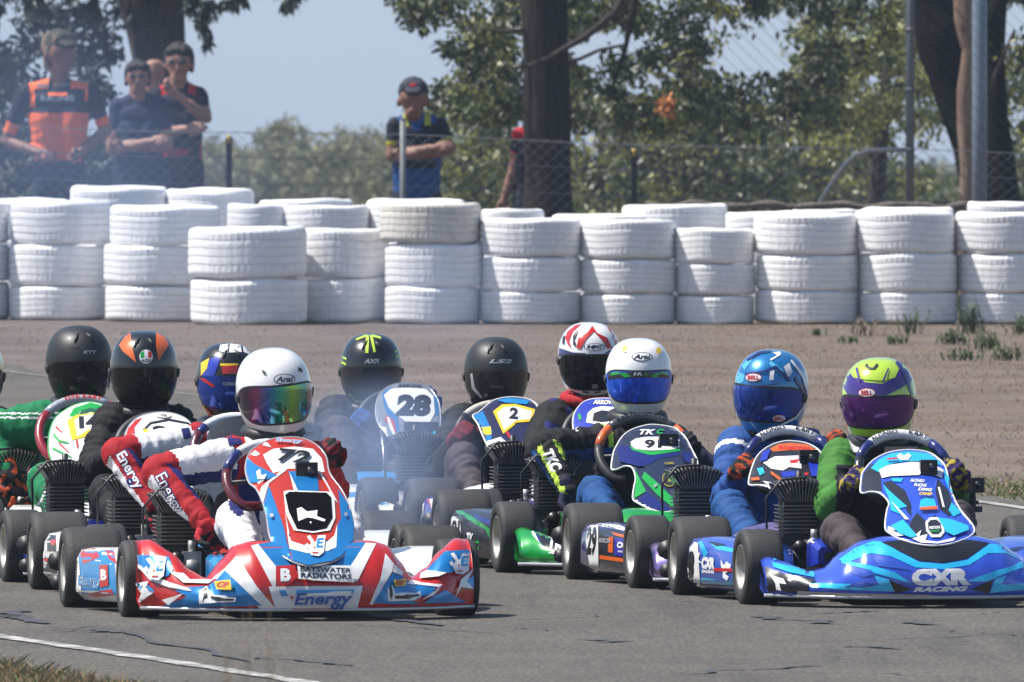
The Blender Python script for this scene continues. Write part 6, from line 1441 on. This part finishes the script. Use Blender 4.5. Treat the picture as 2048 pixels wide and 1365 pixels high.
gopro(K11, 838, 866, -.05, 36, 28, 'dark action camera below the 28 plate')

# KART 8: team mate of kart 1
K8 = Kart(172, 59.5, 'white and navy kart directly behind the nearest red kart, its pod by the second wheel')
n8, pd8 = plain_kart(K8, BLU, mp=WHT, ex=262, y=.55); K8.dec(pd8, BLK, [[(175, 985), (235, 990), (240, 1150), (185, 1165)]], z1); K8.dec(pd8, BLU, [[(165, 965), (235, 970), (235, 990), (175, 985)]], z1); K8.dec(pd8, RED, [[(185, 1080), (230, 1100), (235, 1115), (185, 1095)], [(210, 1010), (235, 1005), (235, 1030), (215, 1030)]], z1); K8.txt(pd8, '21', 148, 1080, 34, 130, BLK, z1, 3, .05, sc=2.1); K8.txt(pd8, 'ENERGY', 207, 1070, 46, 26, WHT, z1, 0, .05, sc=2.1)
p8 = panel(K8, [(415, 880), (430, 850), (460, 835), (520, 830), (580, 850), (600, 900), (590, 980), (540, 1040), (480, 1030), (440, 960)], .56, .10, .26, -.40, BLK, 1.7, 0.)
steering(K8, 478, 905, [(-150, -50, MAR), (-50, -36, NVY), (-36, 60, GRIPG), (60, 150, MAR)], roll=-8)
def pk8(nm, t, p):
    px, py = K8.px(p)
    if nm == 'uaR': return 0 if t > .80 or t < .12 else (1 if py < 915 else 2)
    if nm == 'faR': return 1 if -(px - 236) * .825 + (py - 908) * .566 > 15 else (2 if -(px - 236) * .825 + (py - 908) * .566 < -21 else 0)
    return 1 if nm in ('torso', 'ch') else (0 if nm in ('uaL', 'faL') else 3)
D8 = driver(K8, 'driver in multicoloured helmet with red white sleeve, behind the plain white helmet', 454, 687, 125, [S_RED, S_WHT, S_NVY, S_BLK], pk8, (395, 885, .60), (236, 908, .50), (306, 1010, .35), yaw=10, pitch=5, msh=H_GBK, mv=V_DBL, uar=.06, far=.05, visor=(-42, 8))
b8 = D8['body']; K8.txt(b8, 'Energy', 258, 942, 84, 32, S_NVY, rot=60, bold=.05, name='sponsor_text'); K8.txt(b8, 'Energy', 258, 942, 80, 27, S_WHT, rot=60, name='sponsor_text'); K8.txt(b8, 'FITNESS SERVICES', 236, 962, 60, 7, S_WHT, rot=60, name='sponsor_text'); K8.dec(b8, S_NVY, [[(362, 858), (378, 856), (382, 876), (368, 880)]], name='patch')
grip(K8, D8, 'R', [S_RED, S_BLK], toward=(.3, -.25, -.85), bar=(.9, .2, .3), curl=.55)
h8 = D8['h']; K8.dec(h8, WHT, [[(925, 190), (960, 185), (955, 225), (920, 215)], [(965, 185), (1010, 190), (1015, 220), (962, 222)], [(1020, 195), (1045, 205), (1048, 230), (1022, 220)]], z1, step=6); K8.dec(h8, DBL, [[(850, 270), (910, 235), (925, 250), (900, 320), (850, 320)]], z1, step=6); K8.dec(h8, YELK, [[(845, 265), (880, 245), (870, 290), (845, 320)], [(925, 268), (1000, 268), (1000, 278), (925, 278)], [(855, 440), (890, 490), (880, 500), (850, 460)]], z1, step=6); K8.dec(h8, RED, [[(932, 280), (1000, 275), (1000, 310), (935, 312)], [(838, 330), (860, 330), (905, 360), (895, 368)]], z1, step=6); K8.dec(h8, ORG, [[(870, 455), (900, 490), (890, 495), (865, 465)]], z1, step=6); K8.txt(h8, 'OAKLEY', 466, 768, 40, 7, GRY, bold=.03)

# KART 9: number 9
K9 = Kart(3, 61.2, 'dark kart with white number 9 plate, second row at the far left')
n9, pd9 = plain_kart(K9, NVM, mp=BLK, ex=130)
p9 = panel(K9, zz([(118, 475), (132, 425), (165, 385), (215, 360), (290, 348), (360, 356), (415, 382), (445, 430), (450, 520), (420, 600), (340, 660), (240, 650), (160, 590), (125, 530)], z2), .56, .10, .26, -.40, WNUM, 1.7, 0., edge=GRY)
K9.dec(p9, RED, [[(120, 470), (135, 425), (170, 385), (205, 372), (165, 420), (170, 475)], [(395, 425), (440, 430), (445, 500), (400, 480)]], z2); K9.dec(p9, BLK, [[(205, 430), (240, 395), (330, 378), (440, 400), (440, 408), (330, 388), (245, 404), (212, 436)]], z2); K9.dec(p9, YELK, [[(190, 465), (215, 425), (240, 440), (240, 470)]], z2); K9.txt(p9, '9', 282, 433, 62, 40, BLK, z2, 0, .07, sc=2.394); badge(K9, p9, 328, 833, 30, 9, 'TK', WHT, BLK, .5, 0)
steering(K9, 322, 900, [(-150, 150, BLKP)], roll=10)
D9 = driver(K9, 'driver in black and orange striped helmet with black suit and white marked glove', 288, 662, 136, [S_BLK, S_CHA], lambda nm, t, p: 0, (228, 845, .62), (188, 940, .52), (228, 905, .30), yaw=1, pitch=5, msh=H_GBK, mv=V_SMK, uar=.066, visor=(-46, 5), wr=.008)
grip(K9, D9, 'R', [S_BLK, S_WHT], lambda p: 1 if (p.y - .03) ** 2 + p.x ** 2 < .0003 else 0, 1.15); grip(K9, D9, 'L', [S_BLK])
h9 = D9['h']; ORH = paint('orange_helmet_panel', 'f4701c', .68); K9.dec(h9, ORH, [[(500, 190), (525, 155), (548, 140), (555, 200), (572, 262), (540, 245), (515, 215)], [(655, 138), (690, 155), (710, 185), (700, 205), (665, 258), (655, 200)]], z1, step=6); K9.dec(h9, BLK, [[(515, 215), (570, 262), (572, 270), (510, 240)]], z1, step=6)
K9.dec(h9, WHT, [[(292 + 13.5*math.cos(a), 714 + 14*math.sin(a)) for a in [i*math.pi/7 for i in range(14)]]], step=5, name='badge'); K9.dec(h9, GRNK, [[(281, 706), (288, 702), (288, 716), (281, 716)]], step=5, name='badge'); K9.dec(h9, RED, [[(296, 702), (303, 706), (303, 716), (296, 716)]], step=5, name='badge'); K9.txt(h9, 'AGV', 292, 722, 20, 7, BLK, bold=.04)

# KART 10: green suit, white panel with red gripped wheel
K10 = Kart(-117, 62.8, 'white and green kart with red gripped steering wheel, third row at the far left')
n10, pd10 = plain_kart(K10, WHT)
engine_x = engine(K10, .19, .43, 0.0) if False else None
p10 = panel(K10, zz([(205, 640), (208, 560), (230, 500), (270, 465), (320, 440), (380, 430), (440, 445), (480, 480), (505, 540), (510, 640), (480, 720), (400, 760), (300, 740), (235, 700)], z1), .56, .10, .26, -.40, WHT, 1.7, 0., edge=GRNK)
K10.dec(p10, GRNK, [[(290, 490), (310, 455), (380, 432), (445, 448), (470, 480), (440, 485), (420, 460), (380, 455), (335, 468), (325, 490)], [(320, 690), (345, 640), (365, 690)]], z1); K10.dec(p10, mat('dark_green_hood', c('0c6b4c', .6), .4), [[(328, 488), (340, 468), (380, 457), (418, 462), (435, 484), (380, 470)]], z1)
K10.dec(p10, YELK, [[(282, 508), (320, 485), (440, 470), (480, 500), (475, 560), (430, 600), (380, 570), (302, 592)]], z1); K10.dec(p10, WNUM, [[(312, 508), (340, 488), (440, 478), (470, 500), (465, 545), (420, 560), (375, 545), (325, 575)]], z1); K10.txt(p10, '14', 372, 515, 80, 52, BLK, z1, -3, .07, sc=2.1)
K10.dec(p10, RED, [[(235, 530), (262, 555), (260, 560), (232, 538)], [(318, 585), (326, 588), (330, 625), (322, 622)], [(250, 600), (290, 640), (288, 645), (246, 606)]], z1); K10.dec(p10, GRNK, [[(225, 560), (250, 590), (290, 600), (288, 606), (245, 598), (222, 570)], [(220, 620), (300, 660), (298, 666), (218, 628)]], z1)
steering(K10, 172, 872, [(-150, -48, paint('red_grip', 'b02030', .6)), (-48, 36, GRY), (36, 150, paint('red_grip', 'b02030', .6))], rad=.165, roll=-4, lettering=[('OTK KART', 4)], lcol=RED)
def pk10(nm, t, p):
    if nm in ('torso', 'ch', 'uaR', 'thR', 'shR'):
        px, py = K10.px(p); v = (px * .45 + py * .25) % 26 if nm != 'ch' else (px * .8) % 30
        if nm == 'uaR': v = 0 if 26 < (py - 800) < 29 or 34 < (py - 800) < 37 else 9
        return 1 if v < 2.2 else 0
    return 0
D10 = driver(K10, 'driver in matt black helmet wearing a green suit with thin white stripes', 158, 652, 133, [S_GRN, S_WHT], pk10, (92, 850, .62), (-28, 868, .62), (22, 945, .48), yaw=12, pitch=6, msh=H_BLK, mv=V_SMK, uar=.082, far=.062, roll=-3, visor=(-44, 8), wr=.007)
grip(K10, D10, 'R', [S_BLK, S_ORG], lambda p: 1 if noise.noise(Vector((p.x * 50, p.y * 50, 3))) > .12 else 0, 1.25, toward=(.15, -.35, -.8), bar=(.9, .2, .2), curl=.6)
K10.txt(D10['h'], 'KYT', 180, 705, 26, 7, GRY, bold=.03, shear=.2); K10.dec(D10['h'], BLKP, [[(135, 690), (152, 684), (158, 695), (150, 697), (140, 694)]], name='vent')

# KART 12: only its edge is in the frame
K12 = Kart(-350, 64.4, 'white kart whose driver is cut off by the left edge of the view')
plain_kart(K12, GRNK)
D12 = driver(K12, 'driver mostly cut off by the left edge, pale helmet with yellow side', -62, 668, 140, [S_DRD, S_BLK], lambda nm, t, p: 0, (-130, 850, .62), (-150, 940, .50), (-110, 900, .3), msh=H_WHT, mv=V_CLR)
K12.dec(D12['h'], YELK, [[(-8, 700), (6, 710), (8, 760), (-8, 770)]])
# ================================================================== SPECTATORS
SKIN = mat('shaded_skin', (.27, .14, .10), .6, var=.2, vscale=9); SKIN2 = mat('tanned_skin', (.20, .095, .068), .6, var=.2, vscale=9)  # skin colour lowered to carry the shade on the faces
HAIR = mat('dark_brown_hair', (.010, .007, .005), .7, var=.4, vscale=40, bump=.8); HAIR2 = mat('sandy_hair', (.16, .10, .06), .7, var=.4, vscale=40, bump=.8); GLS = mat('sunglass_lens', (.01, .01, .012), .15, coat=1)
SO = mat('orange_shirt', (.80, .14, .012), .8, var=.1, vscale=6, bump=.35, bscale=26); SB = suit('black_shirt', '1a1d2c', .8); SN = suit('navy_shirt', '222c4a', .8); SR = suit('red_shirt_trim', 'd82838', .62); SBL = suit('blue_shirt', '1c5ea8', .5); SYL = suit('yellow_collar', 'c8c83a', .6); PNT = suit('dark_trousers', '22283c', .8); SLT = suit('white_shirt_print', 'a8b4c8', .6)
CAMO = mat('camouflage_cap', (.012, .012, .009), .8, col2=(.035, .033, .022), var=.3, vscale=22); CAPB = mat('navy_cap', (.012, .014, .03), .8)
class Spot(Kart):
    def __init__(s, px, d):
        s.yaw = 0.; s.d = d; x = (px - 1024) / F * d; s.loc = Vector((x, d, gz(x, d))); s.R = Matrix.Identity(3); s.Ri = s.R; s.o = CAM - s.loc; s.bvh = {}; s.layer = {}; s.root = None
def spectator(px, d, label, hc, hh, sR, sL, eR, eL, wR, wL, hipy, mats_, pick, face=0., hair=None, cap=None, capm=None, glasses=False, skin=SKIN, hands=True, hairlong=0., crossed=False, wide=.155, ar=.052):
    K = Spot(px, d); s = d / F; C0 = K.lp(hc[0], hc[1], 0.); k = hh * s / .235       # head scale
    hipz = K.lp(px, hipy, 0).z; SR_, SL_ = K.lp(*sR), K.lp(*sL); ER, EL, WR_, WL = K.lp(*eR), K.lp(*eL), K.lp(*wR), K.lp(*wL); mx = (SR_.x + SL_.x) / 2; sz = (SR_.z + SL_.z) / 2
    Rf = Matrix.Rotation(R(face), 3, 'Z'); v = lambda x, y, z: C0 + Rf @ (Vector((x, y, z)) * k)
    hipc = Vector((0, .03, hipz)); ch = Vector((mx, .02, sz - .12)); W_ = (SL_.x - SR_.x) / 2
    segs = [('torso', hipc + Vector((-.06, 0, 0)), Vector((mx - W_ * .42, .02, sz - .16)), .105, .115), ('torso', hipc + Vector((.06, 0, 0)), Vector((mx + W_ * .42, .02, sz - .16)), .105, .115), ('torso', Vector((mx - W_*.5, .01, sz - .06)), Vector((mx + W_*.5, .01, sz - .06)), .085, .085),
            ('sh', SR_, SL_, .060, .060), ('sh', Vector((mx, .02, sz - .03)), Vector((mx, .02, sz + .045)), .09, .062), ('neck', Vector((mx, .02, sz + .02)), v(0, .01, -.06), .062, .060),
            ('sh', Vector((mx, .025, sz + .06)), SR_ + Vector((.015, 0, .01)), .058, .050), ('sh', Vector((mx, .025, sz + .06)), SL_ + Vector((-.015, 0, .01)), .058, .050), ('uaR', SR_, ER, ar + .012, ar - .010), ('faR', ER, WR_, ar - .008, .030), ('uaL', SL_, EL, ar + .012, ar - .010), ('faL', EL, WL, ar - .008, .030),
            ('head', v(0, .01, .03), v(0, -.004, .035), .090 * k, .088 * k), ('head', v(0, -.005, -.01), v(0, -.022, -.062), .076 * k, .054 * k), ('head', v(0, .03, .02), v(0, .03, .04), .08 * k, .078 * k), ('nose', v(0, -.078, .012), v(0, -.096, -.020), .009 * k, .011 * k),
            ('head', v(-.03, -.062, .03), v(.03, -.062, .03), .016 * k, .016 * k), ('head', v(-.018, -.078, -.05), v(.018, -.078, -.05), .011 * k, .011 * k), ('head', v(-.090, .012, .015), v(-.094, .02, -.02), .014 * k, .011 * k), ('head', v(.090, .012, .015), v(.094, .02, -.02), .014 * k, .011 * k)]
    for sx in (-1, 1): segs += [('leg', hipc + Vector((sx * .085, 0, -.04)), Vector((sx * .11, -.01, hipz * .52)), .098, .068), ('leg', Vector((sx * .11, -.01, hipz * .52)), Vector((sx * .13, .03, .09)), .066, .050), ('shoe', Vector((sx * .13, .04, .05)), Vector((sx * .15, -.13, .04)), .045, .035)]
    body = grow('person', segs, [], .0105, mats_, pick, None, .0035, 2, 12, seed=px); body.location = K.loc
    meta(body, label, 'person', 'spectators standing behind the tyre wall')
    h = MB()
    if hair:
        for a, b, r0, r1 in ((v(0, .02, .055), v(0, .035, .06), .089, .090), (v(0, .05, .0), v(0, .055, -.03 - hairlong), .07, .062), (v(-.045, -.03, .085), v(.045, -.03, .088), .032, .032), (v(-.07, .02, .03), v(-.080, .03, -.01 - hairlong), .024, .020), (v(.07, .02, .03), v(.080, .03, -.01 - hairlong), .024, .020)):
            pass
        hs = [('h', a, b, r0 * k, r1 * k) for a, b, r0, r1 in ((v(0, .025, .055), v(0, .04, .058), .100, .102), (v(0, .05, .0), v(0, .055, -.03 - hairlong), .066, .058), (v(-.045, -.05, .092), v(.045, -.05, .098), .034, .036), (v(-.080, .02, .03), v(-.083, .03, -.035 - hairlong), .024, .017), (v(.080, .02, .03), v(.083, .03, -.035 - hairlong), .024, .017))]
        grow('hair', hs, [], .010, [hair], lambda a, b, q: 0, body, .006, 1, 40)
    if cap:
        cs = [('c', v(0, .02, .065), v(0, .03, .066), .098 * k, .098 * k), ('c', v(-.03, -.05, .095), v(.03, -.05, .095), .045 * k, .045 * k), ('b', v(-.035, -.10, .068), v(.035, -.10, .068), .022 * k, .022 * k), ('b', v(-.025, -.13, .060), v(.025, -.13, .060), .016 * k, .016 * k)]
        o = grow('cap', cs, [], .009, [cap], lambda a, b, q: 0, body, 0, 2)
        if capm: MB().ell(v(0, -.088, .10), (.028 * k, .010 * k, .018 * k), 6).build('badge', capm, o)
    m_ = MB()
    for sx in (-1, 1):
        if glasses: m_.ell(v(sx * .032, -.083, .026), (.026 * k, .010 * k, .018 * k), 7)
        else: m_.ell(v(sx * .030, -.074, .022), (.011 * k, .008 * k, .006 * k), 6)
    if glasses: m_.tube([v(-.08, 0, .03), v(-.055, -.07, .03), v(.055, -.07, .03), v(.08, 0, .03)], .003 * k, 5)
    m_.build('sunglasses' if glasses else 'eyes', GLS, body)
    MB().tube([v(-.024, -.082, -.042), v(0, -.088, -.043), v(.024, -.082, -.042)], .0035 * k, 5).build('mouth', mat('lips', (.22, .08, .07), .6), body)
    if hands:
        for sx, e, w_ in ((-1, ER, WR_), (1, EL, WL)):
            d_ = (w_ - e).normalized(); hand(K, 'hand', body, w_ + d_ * .015, d_, Vector((0, -.3, -1)) if abs(d_.x) > .5 else Vector((1, .2, 0)), [skin], .5, sx, lambda p: 0, .95)
    return K, body
def sleeve(nm, t, lim): return nm in ('uaR', 'uaL') and t < lim
def q1(nm, t, p):
    px, py = A1.px(p) if False else (0, 0)
    return 0
def mkpick(fn): return fn
def pickA(nm, t, p):        # orange and black shirt
    if nm in ('head', 'nose', 'neck'): return 0
    if nm[:2] == 'ua': return 2 if t < .62 else (1 if t < .82 else 0)
    if nm[:2] == 'fa': return 0
    if nm in ('leg', 'shoe'): return 3
    px, py = PXA.px(p)
    if nm == 'sh' and py < 178 and abs(px - 120) > 22: return 1
    if abs(px - 62) < 8 and py < 215 or abs(px - 176) < 7 and py < 205: return 1
    if py < 226: return 2
    return 1 if py < 322 and not (abs(px - 175) < 12 and py > 300) else 3
PXA = Spot(118, 120)
A1, pa = spectator(118, 120, 'man in orange and black team shirt and camouflage cap with hands on hips', (122, 112), 80, (52, 186, .02), (182, 186, .02), (12, 282, .08), (212, 262, .10), (72, 304, -.08), (160, 304, -.08), 325, [SKIN2, SO, SB, PNT], pickA, face=28, hair=HAIR2, cap=CAMO, skin=SKIN2, hairlong=.03)
A1.txt(pa, 'RACING', 115, 197, 66, 11, SLT, bold=.03, name='shirt_print'); A1.txt(pa, 'TEAM', 85, 172, 24, 8, SLT, bold=.03, name='shirt_print'); A1.txt(pa, 'SPORT', 128, 170, 24, 7, SLT, bold=.03, name='shirt_print'); A1.dec(pa, SO, [[(95, 186), (135, 186), (133, 192), (97, 192)]], name='shirt_print')
def pickB(nm, t, p):
    if nm in ('head', 'nose', 'neck'): return 0
    if nm[:2] == 'ua': return 1 if t < .6 else 0
    if nm[:2] == 'fa': return 0
    return 2 if nm in ('leg', 'shoe') else 1
spectator(278, 124.5, 'man in plain navy polo shirt and sunglasses with folded arms', (275, 160), 62, (236, 214, .02), (322, 214, .02), (224, 298, -.02), (335, 292, -.02), (300, 284, -.17), (250, 296, -.15), 330, [SKIN, SN, PNT], pickB, hair=HAIR, glasses=True)
def pickC(nm, t, p):
    if nm in ('head', 'nose', 'neck'): return 0
    if nm[:2] == 'ua': return 1 if t < .6 else 0
    if nm[:2] == 'fa': return 0
    if nm in ('leg', 'shoe'): return 3
    if nm == 'sh' and p.z > 1.36 and abs(p.x) > .07: return 2
    if abs(p.x - .155) < .010 and p.z < 1.25 or (1.18 < p.z < 1.235 and -.12 < p.x < .07 and abs(noise.noise(p * 60)) > .08): return 2
    return 1
spectator(357, 126, 'man in black shirt with red trim and sunglasses, hand raised to his chin', (357, 132), 72, (315, 190, .02), (398, 190, .02), (322, 268, -.04), (412, 236, -.06), (372, 258, -.18), (352, 188, -.17), 322, [SKIN, SB, SR, PNT], pickC, face=-5, hair=HAIR, glasses=True)
spectator(309, 129, 'person mostly hidden between the two dark shirted men, only the bare head showing', (309, 148), 58, (280, 200, .02), (345, 200, .02), (275, 270, 0), (350, 270, 0), (285, 320, -.05), (345, 320, -.05), 330, [SKIN, SB, PNT], pickB, face=160)
def pickD(nm, t, p):
    if nm in ('head', 'nose', 'neck'): return 0
    if nm[:2] == 'ua': return 1 if t < .55 else (3 if t < .68 else 0)
    if nm[:2] == 'fa': return 0
    if nm in ('leg', 'shoe'): return 4
    px, py = PXD.px(p)
    if py < 252 and 17 < abs(px - 833) < 27: return 3
    if py < 246 or (py < 262 and abs(px - 833) < 9): return 2
    if py > 338 or (py > 300 and abs(px - 833) > 38): return 2
    return 1
PXD = Spot(833, 126.5)
D_, pd_ = spectator(833, 126.5, 'man in black and blue shirt with yellow collar and dark cap, arms folded', (827, 205), 76, (790, 252, .02), (880, 252, .02), (784, 312, -.02), (900, 300, -.02), (868, 296, -.17), (812, 312, -.15), 385, [SKIN2, SB, SBL, SYL, PNT], pickD, cap=CAPB, capm=SR, skin=SKIN2, wide=.16)
def pickE(nm, t, p):
    if nm in ('head', 'nose', 'neck'): return 0
    if nm[:2] == 'ua': return 2 if t < .12 or .55 < t < .6 else (1 if t < .55 else 0)
    if nm[:2] == 'fa': return 0
    return 3 if nm in ('leg', 'shoe') else (2 if p.z > 1.46 else 1)
spectator(1075, 129.2, 'person in red and black shirt half hidden behind the straight dark trunk', (1072, 205), 70, (1040, 272, .02), (1112, 272, .02), (1030, 330, .03), (1115, 330, .03), (1008, 398, 0), (1105, 390, 0), 385, [SKIN2, SB, SR, PNT], pickE, face=-40, cap=CAPB, skin=SKIN2)
# ================================================================== AIR
def hom_volume(name, col, dens, aniso=.2):
    m = bpy.data.materials.new(name); m.use_nodes = True; n = m.node_tree
    for x in list(n.nodes):
        if x.type == 'BSDF_PRINCIPLED': n.nodes.remove(x)
    v = n.nodes.new('ShaderNodeVolumePrincipled'); v.inputs['Color'].default_value = (*col, 1); v.inputs['Density'].default_value = dens
    v.inputs['Anisotropy'].default_value = aniso
    n.links.new(v.outputs[0], n.nodes['Material Output'].inputs['Volume'])
    return m
def ell_obj(name, cc, rr, m, n=12):
    mb = MB(); mb.ell((0, 0, 0), rr, n); o = mb.build(name, m); o.location = cc
    return o
hz = MB().box((-2600, -8, -80), (2600, 5100, 9)).build('haze', hom_volume('thin_haze', (.66, .80, 1.), .0003))
hz['kind'] = 'stuff'
def puff_volume(name, col, dens, nscale, seed):
    m = hom_volume(name, col, dens, 0.); n = m.node_tree; v = [x for x in n.nodes if x.type == 'PRINCIPLED_VOLUME'][0]
    tc = n.nodes.new('ShaderNodeTexCoord'); mp = n.nodes.new('ShaderNodeMapping'); n.links.new(tc.outputs['Generated'], mp.inputs[0])
    mp.inputs['Location'].default_value = (-1, -1, -1); mp.inputs['Scale'].default_value = (2, 2, 2)
    ln = n.nodes.new('ShaderNodeVectorMath'); ln.operation = 'LENGTH'; n.links.new(mp.outputs[0], ln.inputs[0])
    mr = n.nodes.new('ShaderNodeMapRange'); mr.interpolation_type = 'SMOOTHSTEP'; mr.inputs[1].default_value = 1.0; mr.inputs[2].default_value = 0.25; mr.inputs[3].default_value = 0; mr.inputs[4].default_value = 1
    n.links.new(ln.outputs['Value'], mr.inputs[0])
    f = noise_n(n, mapping(n, (1, .35, 1)), nscale, 3, .55, .6)
    m2 = n.nodes.new('ShaderNodeMapRange'); m2.inputs[1].default_value = .35; m2.inputs[2].default_value = .7; m2.inputs[3].default_value = 0.15; m2.inputs[4].default_value = 1.7; n.links.new(f, m2.inputs[0])
    mu = n.nodes.new('ShaderNodeMath'); mu.operation = 'MULTIPLY'; n.links.new(mr.outputs[0], mu.inputs[0]); n.links.new(m2.outputs[0], mu.inputs[1])
    m3 = n.nodes.new('ShaderNodeMath'); m3.operation = 'MULTIPLY'; m3.inputs[1].default_value = dens; n.links.new(mu.outputs[0], m3.inputs[0]); n.links.new(m3.outputs[0], v.inputs['Density'])
    return m
SMK = puff_volume('two_stroke_smoke', (.45, .62, 1.), .016, .8, 0)
SMK2 = puff_volume('dense_two_stroke_smoke', (.50, .66, 1.), .3, 4, 1)
def smoke(px0, px1, py0, py1, d0, d1, m, lb):
    a = P((px0 + px1) / 2, (py0 + py1) / 2, (d0 + d1) / 2); s = a.y / F
    o = ell_obj('smoke', a, ((px1 - px0) / 2 * s, (d1 - d0) / 2, (py1 - py0) / 2 * s), m)
    return meta(o, lb, 'smoke', 'blue exhaust smoke drifting over the track', kind='stuff')
smoke(-350, 760, 120, 700, 86, 106, SMK, 'thin blue smoke veil before the left tyre stacks')
smoke(-500, 560, -80, 520, 86, 104, SMK, 'thin blue smoke rising in front of the left spectators')
smoke(560, 1180, 420, 740, 90, 107, SMK, 'thin smoke before the middle tyre stacks')
smoke(620, 960, 860, 1180, 59.35, 60.9, SMK2, 'dense blue smoke puff behind the red nose')
smoke(480, 1000, 720, 1080, 61.6, 66.0, SMK2, 'smoke around the driver with the blue gloves')
# ================================================================== the site slopes gently: turn everything about the lens foot
T = Matrix.Rotation(TILT, 4, 'X')
bpy.context.view_layer.update()
for o in list(SC.objects):
    if o.parent is None and o.type != 'LIGHT':
        o.matrix_world = T @ o.matrix_world
